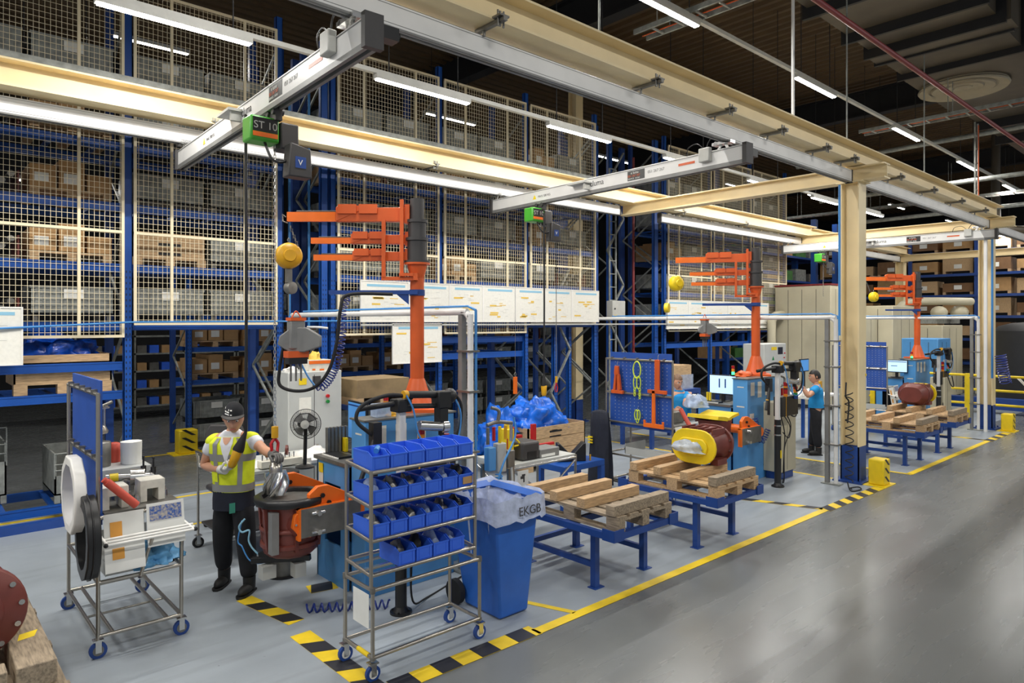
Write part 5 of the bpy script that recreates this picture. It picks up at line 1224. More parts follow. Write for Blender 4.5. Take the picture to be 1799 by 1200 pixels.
# station two casing with yellow cover
t=thing('compressor_casing','dark brown casing with yellow foil cover held at the middle station','compressor casing',(9.15,5.55,.5))
m=MB(); m.lathe([(.19,.62),(.24,.66),(.25,.9),(.27,1.05)],(9.12,5.6,0),n=12); m.build('cast_body',M['brown'],t)
m=MB(); m.prism([(-.3,0),(-.1,-.03),(0,-.05),(.1,-.01),(.3,.02),(.28,.06),(.1,.03),(0,.0),(-.1,.03),(-.28,.05)],(9.12,5.34,1.08),(1,0,0),(0,0,1),(0,.52,0)); m.build('yellow_foil',M['yellow'],t)
crumple('bag',9.2,5.95,1.19,.2,.16,.16,M['clear'],'clear plastic bag standing on the middle desk edge','plastic bag',5,14)
# ---- desks
def monitor(c,w,h,lab,yaw,mm='screenb',pic=0):
    """screen facing local -x, width along y"""
    t=thing('monitor',lab,'monitor',(0,0,0))
    m=MB(); m.box(-.01,.02,-w/2,w/2,0,h); m.build('monitor_case',M['black'],t,.004)
    m=MB(); m.box(-.013,-.0105,-w/2+.012,w/2-.012,.02,h-.015); s=m.build('display',M[mm],t)
    m=MB(); 
    if pic:
        for k in (-.05,.06): m.box(-.0145,-.0135,k-.012,k+.012,h*.35,h*.8)
    else: m.box(-.0145,-.0135,-w/2+.02,w/2-.02,h-.05,h-.035); m.box(-.0145,-.0135,-.02,.12,h*.5,h*.55)
    m.build('window_bars',M['dblue'],s)
    m=MB(); m.box(.0,.03,-.03,.03,-.1,.05); m.box(-.08,.1,-.1,.1,-.11,-.10); m.build('monitor_stand',M['black'],t)
    t.location=c; t.rotation_euler.z=yaw; return t
monitor((3.46,6.17,1.295),.44,.40,'blue lit monitor on the desk of the nearest stand',-.10)
monitor((10.2,6.08,1.295),.50,.33,'white lit monitor showing two dark bars, middle station',0,'screen',1)
monitor((17.7,5.95,1.30),.5,.3,'lit monitor at the far station beyond the near column',-.1,'screen',0)
for dx,l in ((0,'nearest'),(6.72,'middle')):
    t=thing('keyboard','black keyboard on the %s blue desk'%l,'keyboard',(3.2+dx,6.05,1.186)); m=MB(); m.box(3.14+dx,3.28+dx,5.96,6.28,1.187,1.205); m.build('key_block',M['black'],t); m=MB(); m.box(3.125+dx,3.138+dx,5.96,6.28,1.187,1.2); m.build('white_edge',M['white'],t)
    for k in range(2):
        m=MB(); m.box(3.36+dx,3.39+dx,6.24+k*.05,6.27+k*.05,1.19,1.33); tag(m.build('yellow_handle_tool',M['yellow']),'yellow-handled tool upright on the %s desk, %s'%(l,('front','back')[k]),'tool','yellow-handled tools')
m=MB()
t=thing('heat_sink','row of upright grey metal bars behind the nearest keyboard','metal rack',(3.4,6.36,1.187))
for k in range(6):
    m=MB(); m.box(3.2+k*.04,3.225+k*.04,6.30,6.355,1.187,1.44); m.build('bar',M['dsteel'],t)
t=thing('stack_light','red, amber and green stack light on the nearest blue cabinet','signal light',(3.5,5.7,1.615))
def stackl(t,x,y,z,on=False):
    m=MB(); m.cyl((x,y,z),(x,y,z+.03),.025,n=12); m.build('lamp_base',M['black'],t)
    for k,(nm,mm) in enumerate((('green_lamp','lgon' if on else 'lgrn'),('amber_lamp','lyel'),('red_lamp','lred'))):
        m=MB(); m.cyl((x,y,z+.03+k*.05),(x,y,z+.075+k*.05),.025,n=14); m.build(nm,M[mm],t)
stackl(t,3.5,5.7,1.615)
t=thing('stack_light','stack light with green lamp lit on the middle blue cabinet','signal light',(10.1,5.85,1.615)); stackl(t,10.12,5.85,1.615,True)
t=thing('stack_light','small stack light on the far station cabinet','signal light',(18.0,6.0,1.615)); stackl(t,17.95,5.7,1.615,True)
crumple('yellow_glove',3.5,5.55,1.616,.08,.05,.05,M['yellowp'],'yellow glove lying on top of the nearest blue cabinet','glove',8,10)
crumple('tool_bundle',10.3,5.75,1.616,.2,.12,.08,M['orange'],'orange tool bundle on top of the middle blue cabinet','tool',9,10)
m=MB(); m.box(3.28,3.44,5.5,5.62,1.616,1.74); tag(m.build('clear_parts_box',M['clear'],None,.01),'clear plastic box with parts on the nearest blue cabinet','box')
m=MB(); m.prism([(0,0),(.09,0),(.08,-.45),(-.01,-.45)],(3.095,6.28,1.05),(0,-1,0),(0,0,1),(-.003,0,0)); m.b.faces.ensure_lookup_table(); tag(m.build('hanging_label',M['paper']),'long white label sleeve hanging on the nearest desk side','label'); m=MB(); m.box(3.088,3.094,6.19,6.275,1.03,1.12); tag(m.build('yellow_note',M['yellow']),'yellow note above the long white label sleeve','note')
# ---- worker table with fan, papers
t=thing('tube_table','steel tube table on casters behind the vest worker','table',(3.0,7.6,0))
for (x,y) in ((2.48,7.95),(2.48,7.15),(3.9,7.95),(3.9,7.15)):
    m=MB(); m.cyl((x,y,.12),(x,y,.98 if x>3 else 1.02),.014,n=8); m.build('leg',M['steel'],t)
    caster(x,y,t,.06,M['rubber'])
m=MB(); m.box(2.48,3.95,7.12,7.98,.90,.93); m.build('table_top',M['cfgrey'],t)
m=MB(); m.box(2.5,3.9,7.2,7.9,.28,.30); m.build('lower_shelf',M['dgrey'],t)
m=MB(); m.tube([(2.48,7.95,.97),(2.46,7.95,1.07),(2.46,7.15,1.07),(2.48,7.15,.97)],.012,8); m.build('push_handle',M['steel'],t)
t=thing('desk_fan','black desk fan with round wire guard facing the worker','fan',(3.2,7.35,.93))
fc=at(537,745,7.35); ax=Vector((-.55,-.83,.05))
m=MB()
for k in range(64):
    a=2*PI*k/64; u_=Vector((ax.y,-ax.x,0)).normalized(); v_=ax.cross(u_).normalized(); d=u_*math.cos(a)+v_*math.sin(a)
    m.tube([fc+ax.normalized()*.055+d*.03,fc+ax.normalized()*.05+d*.11,fc+d*.158,fc-ax.normalized()*.04+d*.10],.0016,4)
for rr_,of in ((.16,0),(.12,.045)):
    u_=Vector((ax.y,-ax.x,0)).normalized(); v_=ax.cross(u_).normalized()
    m.tube([fc+ax.normalized()*of+(u_*math.cos(2*PI*i/32)+v_*math.sin(2*PI*i/32))*rr_ for i in range(32)],.004,5,True)
m.build('wire_guard',M['black'],t)
m=MB(); m.lathe([(.045,.05),(.045,.06),(0,.066)],fc,ax,n=20); m.build('hub_badge',M['lgrey'],t)
m=MB()
for k in range(4):
    u_=Vector((ax.y,-ax.x,0)).normalized(); v_=ax.cross(u_).normalized(); a=k*PI/2+.4; d=u_*math.cos(a)+v_*math.sin(a); e=u_*math.cos(a+.9)+v_*math.sin(a+.9)
    v=[m.b.verts.new(p) for p in (fc+d*.03,fc+d*.14,fc+e*.13+ax.normalized()*.02,fc+e*.03+ax.normalized()*.02)]; w_=[m.b.verts.new(q.co-ax.normalized()*.003) for q in v]
    m._f(v); m._f(w_[::-1])
    for i in range(4): m._f([v[i],v[(i+1)%4],w_[(i+1)%4],w_[i]])
m.build('fan_blades',M['grey'],t)
m=MB(); m.cyl(fc-Vector((0,0,.05)),(fc.x,fc.y+.02,.96),.02,n=10); m.lathe([(.1,.931),(.1,.945),(.05,.965)],(fc.x,fc.y+.02,0),n=20); m.ball(fc+Vector((.0,.07,0)),.06,10); m.build('fan_stand',M['black'],t)
t=thing('electrical_cabinet','tall light grey electrical cabinet behind the fan','electrical cabinet',(3.9,8.3,0))
m=MB(); m.box(3.56,4.28,8.05,8.5,.1,1.88); m.build('cabinet_body',M['cfgrey'],t,.01)
m=MB(); m.box(3.6,4.24,8.08,8.45,0,.1); m.build('plinth',M['dgrey'],t)
m=MB(); m.box(3.90,3.905,8.046,8.05,.14,1.84); m.build('door_seam',M['dgrey'],t)
m=MB(); m.cyl((4.08,8.02,1.56),(4.08,8.05,1.56),.022,n=12); m.build('red_button',M['red'],t); m=MB(); m.cyl((4.08,8.02,1.49),(4.08,8.05,1.49),.022,n=12); m.build('green_button',M['lgrn'],t)
m=MB(); m.box(3.70,3.80,8.046,8.049,1.72,1.80); m.build('yellow_label',M['yellow'],t); m=MB(); m.box(3.70,3.86,8.046,8.049,1.36,1.56); m.build('white_notice',M['print'],t)
m=MB(); m.box(3.88,3.99,8.046,8.05,1.68,1.82); m.build('dark_vent',M['dgrey'],t)
m=MB(); m.box(3.86,4.16,8.1,8.3,1.881,2.02); 
t=thing('lidless_carton','orange and white carton with rags on the grey cabinet','carton',(4.0,8.2,1.881)); m.build('carton_body',M['foam'],t)
m=MB(); m.box(3.855,4.165,8.095,8.099,1.97,2.01); m.box(3.90,3.94,8.095,8.099,1.89,1.91); m.box(4.0,4.06,8.095,8.099,1.885,1.905); m.build('orange_print',M['orange2'],t)
crumple('rag',3.98,8.2,2.02,.08,.07,.09,M['yelltag'],None,None,6,10,t)
crumple('white_glove',3.66,8.2,1.882,.1,.06,.05,M['glove'],'white glove lying on the left of the grey cabinet','glove',3,10)
for k,(x,y,w_,l_,tt) in enumerate(((2.75,7.25,.3,.42,'left'),(3.15,7.2,.28,.4,'middle'),(2.62,7.6,.3,.3,'back'))):
    m=MB(); m.box(x,x+w_,y,y+l_,.931+k*.002,.936+k*.002); tag(m.build('paper_sheet',M['paper']),'white paper sheet on the tube table, %s'%tt,'paper','papers on the tube table')
crumple('white_cloth',3.45,7.25,.935,.26,.16,.12,M['white'],'crumpled white paper heap on the tube table below the fan','paper heap',11,16)
t=thing('tool_holder_tray','white foam tray of nozzles with brown clamp rings','tool tray',(2.95,7.22,.93))
m=MB(); m.box(2.86,3.32,7.13,7.25,.945,1.02); m.build('foam_tray',M['foam'],t,.006)
for k in range(8):
    m=MB(); m.cyl((2.89+k*.05,7.18,1.02),(2.89+k*.05,7.18,1.08),.008,n=8); m.build('nozzle',M['bright'],t)
for x in (2.95,3.17): m=MB(); m.lathe([(.035,-.012),(.055,-.012),(.055,.012),(.035,.012),(.035,-.012)],(x,7.2,1.10),(.8,-.5,0),n=16,capb=False,capt=False); m.build('clamp_ring',M['brown'],t)
t=thing('task_chair','dark grey chair back behind the vest worker','chair',(3.0,8.6,0))
m=MB(); m.prism([(-.24,0),(.24,0),(.25,.30),(.19,.42),(-.19,.42),(-.25,.30)],(3.05,8.75,.80),(.8,-.6,0),(0,.0,1),(.03,.04,0)); m.build('backrest',M['dgrey'],t,.02)
m=MB(); m.box(2.8,3.25,8.3,8.72,.45,.52); m.build('seat',M['dgrey'],t,.03)
m=MB(); m.cyl((3.02,8.52,.1),(3.02,8.52,.45),.03,n=10); m.bar((3.05,8.72,.47),(3.06,8.77,.9),.05,.02)
for k in range(5): a=2*PI*k/5; m.bar((3.02,8.52,.1),(3.02+.27*math.cos(a),8.52+.27*math.sin(a),.06),.03,.03); m.cyl((3.02+.27*math.cos(a),8.51+.27*math.sin(a),.03),(3.02+.27*math.cos(a),8.53+.27*math.sin(a),.03),.03,n=10)
m.build('chair_base',M['black'],t)
m=MB(); m.cyl((2.85,6.55,.0),(2.85,6.55,.02),.17,n=24); 
t=thing('rubber_drum','black round drum standing behind the casing','drum',(2.85,6.55,0)); m.build('drum_base',M['black'],t)
m=MB(); m.cyl((2.85,6.55,.02),(2.85,6.55,.88),.14,n=24); m.build('drum_body',M['dsteel'],t); m=MB(); m.lathe([(.15,.88),(.15,1.02),(.12,1.03)],(2.85,6.55,0),n=24); m.build('black_lid',M['rubber'],t)
# plywood box behind the cabinet
t=thing('plywood_box','brown plywood box on a rack beam behind the blue stand','wooden box',(4.9,8.2,1.3)); m=MB(); m.box(4.45,5.25,7.95,8.6,1.50,1.74); m.build('box_body',mat('dull_plywood',srgb(140,118,84),.7,var=.1,scale=6),t); m=MB()
for x in (4.45,4.8,5.15): m.box(x,x+.1,7.95,8.6,1.40,1.50)
m.build('skid',M['wood'],t)
t=thing('steel_bench','blue steel bench carrying the plywood box','bench',(4.9,8.2,0)); m=MB(); m.box(4.4,5.5,7.9,8.7,1.34,1.40); m.build('bench_top',M['dblue'],t)
for (x,y) in ((4.42,7.92),(5.42,7.92),(4.42,8.62),(5.42,8.62)): m=MB(); m.box(x,x+.06,y,y+.06,0,1.34); m.build('leg',M['dblue'],t)
# grey pipe portals
def portal(px,py,y1,z,lab,cs=False):
    t=thing('pipe_portal',lab,'pipe frame',(px,py,0))
    m=MB(); m.tube(smooth([(px,py,.02),(px,py,z-.25),(px,py+.02,z-.06),(px,py+.12,z),(px,py+.4,z),(px,y1,z)],3),.032,10); m.build('pipe',M['alu'],t)
    m=MB(); m.box(px-.03,px+.03,py+.1,py+.16,.02,z-.03); m.build('second_post',M['grey'],t)
    m=MB(); m.box(px-.08,px+.08,py-.08,py+.2,0,.02); m.build('foot_plate',M['galv'],t)
    m=MB(); m.cyl((px+.07,py,.3),(px+.07,py,z+.02),.014,n=8); m.tube([(px+.07,py,z+.02),(px+.05,py+.1,z+.06),(px+.03,y1-.3,z+.05)],.013,6); m.build('blue_air_line',M['hose'],t)
    for zz in (.6,1.2,1.8,2.2): m=MB(); m.box(px-.04,px+.09,py-.04,py+.17,zz,zz+.02); m.build('pipe_clip',M['dsteel'],t)
    return t
portal(4.22,5.30,9.4,2.60,'grey pipe portal crossing behind the nearest jib mast')
portal(10.72,4.46,9.2,2.57,'grey pipe portal beside the near cream column')
portal(18.55,4.5,9.0,2.6,'distant grey pipe portal beside the far column')
m=MB(); m.box(18.40,18.46,4.30,4.36,.0,4.55); tag(m.build('steel_post',M['alu']),'tall silver post just left of the far cream column','post')
m=MB(); m.tube([(10.46,4.3,4.55),(10.46,4.3,2.3)],.018,8); tag(m.build('air_pipe',M['hose']),'light blue air pipe running down the near cream column','air pipe')
m=MB(); m.tube([(18.85,4.3,4.5),(18.85,4.3,1.2)],.025,8); tag(m.build('air_pipe',M['hose']),'light blue air pipe beside the far cream column','air pipe')
m=MB(); m.tube(helix([(10.55,4.2,1.45),(10.57,4.2,.9),(10.57,4.2,.5),(10.55,4.2,.12)],.055,11),.008,6); tag(m.build('spiral_hose',M['rubber']),'black spiral hose stretched down beside the near column foot','spiral hose')
m=MB(); m.tube(smooth([(10.5,4.22,1.6),(10.44,4.2,1.4),(10.55,4.2,1.3),(10.5,4.2,1.0)]),.012,6); m.tube(smooth([(10.5,4.2,.12),(10.42,4.12,.02),(10.6,4.05,.02),(10.7,4.12,.03),(10.55,4.18,.03),(10.45,4.12,.04)]),.010,6); tag(m.build('hose_coil',M['rubber']),'black hose coil on the floor at the near column','hose')
m=MB(); m.tube(helix([(18.75,4.12,1.75),(18.78,4.08,1.4),(18.9,4.05,1.1)],.11,12),.012,5); tag(m.build('spiral_hose',M['dhose']),'tangled blue spiral hose at the far cream column','spiral hose')
# blue air hose crossing left picture part
m=MB(); m.tube([(.0,9.8,2.38),(2.27,9.95,2.50),(5.5,9.95,2.52),(8.0,9.95,2.50)],.014,6); tag(m.build('air_pipe',M['hose']),'long thin light blue air pipe along the lower edge of the mesh','air pipe')
# ---- test bench, printer, red stands, yellow cylinder
t=thing('steel_bench','steel tube bench with cross braces carrying the grey printer','bench',(5.6,6.0,0))
BX0,BX1,BY0,BY1=5.02,6.02,5.55,6.2
m=MB(); m.box(BX0,BX1,BY0,BY1,.90,.93); m.build('bench_top',M['cfgrey'],t)
for (x,y) in ((BX0,BY0),(BX1,BY0),(BX0,BY1),(BX1,BY1)):
    m=MB(); m.cyl((x,y,.0),(x,y,.92),.016,n=8); m.build('leg',M['steel'],t)
m=MB(); seg(m,(BX0,BY0,.2),(BX1,BY0,.86),.012); seg(m,(BX0,BY0,.86),(BX1,BY0,.2),.012); seg(m,(BX0,BY0,.89),(BX1,BY0,.89),.016); seg(m,(BX0,BY0,.5),(BX0,BY1,.86),.012); m.build('cross_brace',M['bright'],t)
m=MB(); m.box(5.06,5.22,BY0-.03,BY0-.025,.70,.86); s=m.build('pictogram_sign',M['paper'],t); m=MB(); m.box(5.10,5.16,BY0-.033,BY0-.031,.77,.80); m.box(5.12,5.17,BY0-.033,BY0-.031,.80,.82); m.box(5.14,5.16,BY0-.033,BY0-.031,.73,.77); m.build('sign_drawing',M['dgrey'],s)
t=thing('label_printer','dark grey label printer on the steel bench','printer',(5.4,5.75,.931)); m=MB(); m.box(5.22,5.50,5.62,5.92,.931,1.14); m.build('printer_body',M['dgrey'],t,.03); m=MB(); m.box(5.5,5.82,5.62,5.85,.931,1.03); m.build('grey_front',M['grey'],t,.01); m=MB(); m.box(5.52,5.74,5.615,5.619,.94,.97); m.build('white_label',M['paper'],t); m=MB(); m.box(5.30,5.44,5.615,5.619,.95,1.03); m.build('paper_slot',M['black'],t)
for k,(x,y) in enumerate(((5.40,5.97),(5.66,5.9))):
    t=thing('red_stand','red painted measuring stand on the bench, %s'%('left','right')[k],'measuring stand',(x,y,.931)); m=MB(); m.box(x-.1,x+.12,y-.03,y+.03,.931 if k else 1.0,1.0 if k else 1.16); m.box(x-.03,x+.03,y-.02,y+.02,1.0,1.26 if k==0 else 1.28); m.build('stand_post',M['red'],t)
    m=MB(); m.box(x-.14,x-.03,y-.02,y+.02,1.22-.03*k,1.26-.03*k) if k==0 else m.box(x+.05,x+.34,y-.02,y+.02,1.0,1.03); m.build('stand_arm',M['red'],t)
    if k==0: m=MB(); m.box(x-.08,x+.08,y-.03,y+.03,.931,1.0); m.build('stand_foot',M['grey'],t)
t=thing('yellow_press','tall yellow hydraulic press body beside the printer','press',(5.1,5.8,.931)); m=MB(); m.box(5.05,5.17,5.70,5.82,.931,1.30); m.build('press_body',M['yellow'],t,.01); m=MB(); m.tube(smooth([(5.17,5.70,1.10),(5.24,5.68,1.12),(5.17,5.70,1.2)]),.01,6); m.cyl((5.11,5.76,1.30),(5.11,5.76,1.36),.03,n=10); m.build('press_handle',M['yellow'],t); m=MB(); m.cyl((5.06,5.69,1.0),(5.06,5.69,1.2),.006,n=6); m.build('red_gauge_line',M['red'],t)
def valves(dx,dy,lab,s=1):
    t=thing('valve_manifold',lab,'valve unit',(4.55+dx,5.5+dy,.6))
    X,Y=4.50+dx,5.38+dy
    m=MB(); m.box(X-.06,X+.34,Y+.0,Y+.03,.60,.63); m.box(X-.06,X-.02,Y,Y+.03,0,1.05); m.box(X+.30,X+.34,Y,Y+.03,0,.95); m.build('carrier_frame',M['dsteel'],t)
    for k,(px,w_,z0,z1,mm,nm) in enumerate(((-.04,.10,.98,1.22,'lblue','blue_valve'),(.08,.12,.95,1.25,'lgrey','filter_body'),(.22,.10,.98,1.16,'dsteel','motor_block'),(.0,.14,.70,.9,'lgrey','relay_box'))):
        m=MB(); m.box(X+px,X+px+w_,Y-.08,Y,z0,z1); m.build(nm,M[mm],t,.01)
    for k in range(5):
        m=MB(); x=X-.02+k*.08; m.cyl((x,Y-.04,1.25+.03*(k%2)),(x,Y-.04,1.42),.018,n=10); m.build('regulator',M[('dsteel','red','yellow','yellowp','bright')[k]],t)
    m=MB(); m.tube(smooth([(X-.04,Y-.05,1.45),(X+.1,Y-.05,1.47),(X+.3,Y-.05,1.44)]),.02,8); m.tube(smooth([(X+.1,Y-.05,1.46),(X+.12,Y-.05,1.58),(X+.04,Y-.02,1.62)]),.018,8); m.build('manifold_pipe',M['dsteel'],t)
    m=MB(); m.tube(smooth([(X+.32,Y-.06,1.5),(X+.30,Y-.1,1.3),(X+.1,Y-.14,1.05),(X+.02,Y-.12,.8)]),.011,6); m.build('blue_hose',M['hose'],t)
    m=MB(); m.tube(smooth([(X+.28,Y-.06,1.0),(X+.26,Y-.1,.8),(X+.16,Y-.12,.62)]),.014,6); m.build('grey_hose',M['lgrey'],t)
    m=MB(); m.tube(helix([(X+.08,Y-.1,.95),(X+.06,Y-.1,.7)],.035,8),.008,5); m.build('spiral_hose',M['hose'],t)
    return t
valves(0,0,'cluster of valves and regulators beside the grey pipe portal')
valves(6.2,.0,'cluster of valves beside the middle torque arm')
# blue stool with V block
t=thing('blue_stool','bright blue steel stool behind the first pallet table','stool',(6.95,6.6,0))
SX0,SX1,SY0,SY1=6.35,7.15,6.05,6.55
m=MB(); m.box(SX0,SX1,SY0,SY1,.56,.64); m.build('stool_top',M['blue'],t,.006)
for (x,y) in ((SX0,SY0),(SX1-.07,SY0),(SX0,SY1-.07),(SX1-.07,SY1-.07)): m=MB(); m.box(x,x+.07,y,y+.07,0,.56); m.build('leg',M['blue'],t)
t=thing('v_block','black V-shaped block standing on the blue stool','V block',(6.75,6.3,.64)); m=MB(); m.prism([(-.2,0),(.2,0),(.2,.24),(.16,.24),(0,.08),(-.16,.24),(-.2,.24)],(6.68,6.22,.64),(.85,-.5,0),(0,0,1),(.1,.14,0)); m.build('block',M['black'],t,.01); m=MB(); m.cyl((6.93,6.12,.64),(6.93,6.12,.72),.012,n=8); m.build('brass_pin',M['yellowp'],t)
# crate with blue plastic
t=thing('wooden_crate','wooden crate filled with bright blue plastic, before the mesh','wooden crate',(8.3,8.8,0))
m=MB(); x0,x1,y0,y1=7.75,9.15,8.2,9.1
for z in (.14,.34,.54): m.box(x0,x1,y0,y0+.025,z,z+.19); m.box(x0,x0+.025,y0,y1,z,z+.19); m.box(x1-.025,x1,y0,y1,z,z+.19); m.box(x0,x1,y1-.025,y1,z,z+.19)
m.box(x0,x1,y0,y1,.12,.14); m.build('crate_boards',M['wood'],t)
m=MB()
for x in (x0,(x0+x1)/2-.06,x1-.12): m.box(x,x+.12,y0,y1,0,.12)
m.build('skid',M['wood'],t)
m=MB(); m.box(x0+.5,x0+.8,y0-.003,y0-.001,.62,.65); m.box(x0+.5,x0+.78,y0-.003,y0-.001,.54,.56); m.build('stencil',M['black'],t)
crumple('plastic_sheet',8.28,8.6,.66,.56,.38,.42,M['film'],'bright blue plastic bulging out of the wooden crate','plastic sheet',7,34)
crumple('plastic_sheet',7.5,8.7,.3,.34,.34,.62,M['film'],'bright blue plastic heap left of the wooden crate','plastic sheet',12,26)
t=thing('orange_tool','orange hanging tool grip above the blue plastic','tool',(7.2,7.6,1.4)); m=MB(); m.bar((7.05,7.75,1.40),(7.05,7.75,1.66),.06,.03,up=(0,1,0)); m.build('grip',M['orange2'],t); m=MB(); m.tube([(7.05,7.75,1.66),(7.03,7.75,1.70),(7.05,7.75,1.73),(7.07,7.75,1.70)],.008,6,True); m.cyl((7.05,7.75,1.73),(7.05,7.75,4.1),.003,n=5); m.build('ring_and_wire',M['dsteel'],t)
t=thing('foil_wrapped_crate','carton wrapped in clear film on a blue bench, middle station','carton',(11.7,8.4,.9)); m=MB(); m.box(11.2,12.5,8.2,8.8,1.12,1.60); m.build('carton_body',M['wood'],t); m=MB(); m.box(11.17,12.53,8.17,8.83,1.1,1.4); m.build('clear_wrap',M['clear'],t)
t=thing('steel_bench','dark blue steel bench under the film-wrapped carton','bench',(11.8,8.4,0)); m=MB(); m.box(11.0,12.7,8.1,8.9,1.0,1.10); m.build('bench_top',M['dblue'],t)
for (x,y) in ((11.0,8.1),(12.63,8.1),(11.0,8.83),(12.63,8.83)): m=MB(); m.box(x,x+.07,y,y+.07,0,1.0); m.build('leg',M['dblue'],t)
m=MB(); m.box(11.5,11.65,8.093,8.099,1.03,1.08); tag(m.build('yellow_label',M['yellow']),'yellow label on the dark blue bench edge','label')
t=thing('electrical_cabinet','white electrical cabinet with black screen behind the blue-shirted worker','electrical cabinet',(14.4,7.4,0))
m=MB(); m.box(14.0,15.0,7.35,7.85,.1,2.02); m.build('cabinet_body',M['cfgrey'],t,.01); m=MB(); m.box(14.02,14.98,7.4,7.8,0,.1); m.build('plinth',M['dgrey'],t)
m=MB(); m.box(14.62,14.84,7.346,7.35,1.78,1.94); m.build('black_screen',M['black'],t); m=MB(); m.box(14.32,14.56,7.346,7.349,1.88,1.95); m.build('yellow_label',M['yellow'],t); m=MB(); m.prism([(-.05,0),(.05,0),(0,.09)],(14.4,7.349,1.66),(1,0,0),(0,0,1),(0,-.003,0)); m.build('warning_triangle',M['lgrn'],t); m=MB(); m.cyl((14.92,7.33,1.8),(14.92,7.35,1.8),.015,n=8); m.cyl((14.9,7.33,1.7),(14.9,7.35,1.7),.015,n=8); m.build('buttons',M['red'],t)
# beige control cabinets beside the stands
for i,(x,y,l) in enumerate(((10.35,5.1,'between the middle stand and the black pillar'),(17.9,4.95,'beside the far blue stand'))):
    t=thing('control_cabinet','beige control cabinet '+l,'control cabinet',(x,y,0)); m=MB(); m.box(x,x+.5,y+.05,y+.35,.12,1.22); m.build('cabinet_body',M['beige'],t,.01); m=MB(); m.box(x+.04,x+.46,y+.08,y+.32,0,.12); m.build('cabinet_foot',M['dblue'],t); m=MB(); m.box(x+.2,x+.204,y+.047,y+.05,.15,1.2); m.build('door_seam',M['dgrey'],t)
    m=MB(); m.tube(smooth([(x+.05,y,1.25),(x+.1,y-.05,1.05),(x+.3,y-.05,1.02),(x+.35,y,1.25)]),.012,6); m.build('cable_loop',M['rubber'],t)
# blue casing stand / table of the blue-shirt worker
t=thing('work_table','blue-legged work table right of the blue-shirted worker','work table',(13.9,5.9,0)); m=MB(); m.box(13.3,14.6,6.0,6.8,.98,1.02); m.build('table_top',M['white'],t)
for (x,y) in ((13.32,6.02),(14.52,6.02),(13.32,6.72),(14.52,6.72)): m=MB(); m.box(x,x+.06,y,y+.06,0,.98); m.build('leg',M['blue'],t)
crumple('white_cloth',13.6,6.2,1.022,.2,.14,.12,M['white'],'white cloth heap on the blue-legged table','cloth',13,12)
m=MB(); m.box(13.9,14.0,6.1,6.2,1.022,1.3); tag(m.build('orange_bracket',M['yellowp']),'amber bracket standing on the blue-legged table','bracket')
t=thing('monitor','small blue lit monitor behind the blue-legged table','monitor',(14.3,6.6,1.3)); m=MB(); m.box(14.1,14.5,6.6,6.63,1.45,1.72); m.build('monitor_case',M['black'],t); m=MB(); m.box(14.12,14.48,6.595,6.599,1.47,1.70); m.build('display',M['screenb'],t); m=MB(); m.box(14.27,14.33,6.6,6.64,1.022,1.45); m.build('monitor_stand',M['black'],t)
# ================================================================= people
def skin_mesh(V, Eg, Rd, sub=2, root=0):
    me = bpy.data.meshes.new('skin_tmp'); me.from_pydata([tuple(v) for v in V], Eg, []); o = bpy.data.objects.new('skin_tmp', me); COL.objects.link(o)
    md = o.modifiers.new('s','SKIN'); 
    if not me.skin_vertices: me.skin_vertices.new()
    for i, r in enumerate(Rd):
        sv = me.skin_vertices[0].data[i]; sv.radius = (r, r) if not isinstance(r, tuple) else r; sv.use_root = (i == root)
    md.use_smooth_shade = True
    s2 = o.modifiers.new('u','SUBSURF'); s2.levels = sub; s2.render_levels = sub
    bpy.context.view_layer.update()
    ev = bpy.data.meshes.new_from_object(o.evaluated_get(bpy.context.evaluated_depsgraph_get()))
    bpy.data.objects.remove(o); bpy.data.meshes.remove(me)
    for p in ev.polygons: p.use_smooth = True
    return ev
def lerp3(a,b,t): return a+(b-a)*t
class Loft:
    def __init__(s, rings, r, f, n=36):  # rings: (center, half width, half depth front, half depth back)
        s.k=rings; s.r=r; s.f=f; s.n=n
    def P(s, th, h, off=0.0):
        k=h*(len(s.k)-1); i=min(int(k),len(s.k)-2); t=k-i
        t=t*t*(3-2*t)*.5+t*.5
        c=lerp3(s.k[i][0],s.k[i+1][0],t); w=s.k[i][1]+(s.k[i+1][1]-s.k[i][1])*t; d=s.k[i][2]+(s.k[i+1][2]-s.k[i][2])*t
        cs,sn=math.cos(th),math.sin(th); e=.85
        x=(abs(cs)**e)*(1 if cs>=0 else -1); y=(abs(sn)**e)*(1 if sn>=0 else -1)
        return c+s.r*(x*(w+off))+s.f*(y*(d+off))
    def mesh(s, m, rows=26, cap=True):
        rg=[[m.b.verts.new(s.P(2*PI*j/s.n, i/rows)) for j in range(s.n)] for i in range(rows+1)]
        for A,B in zip(rg,rg[1:]):
            for j in range(s.n): m._f([A[j],A[(j+1)%s.n],B[(j+1)%s.n],B[j]],True)
        if cap: m._f(rg[0][::-1]); m._f(rg[-1])
    def patch(s, m, t0,t1,h0,h1,off=.004,nt=10,nh=8,th=.003):
        g=[[m.b.verts.new(s.P(t0+(t1-t0)*j/nt,h0+(h1-h0)*i/nh,off)) for j in range(nt+1)] for i in range(nh+1)]
        for i in range(nh):
            for j in range(nt): m._f([g[i][j],g[i][j+1],g[i+1][j+1],g[i+1][j]],True)
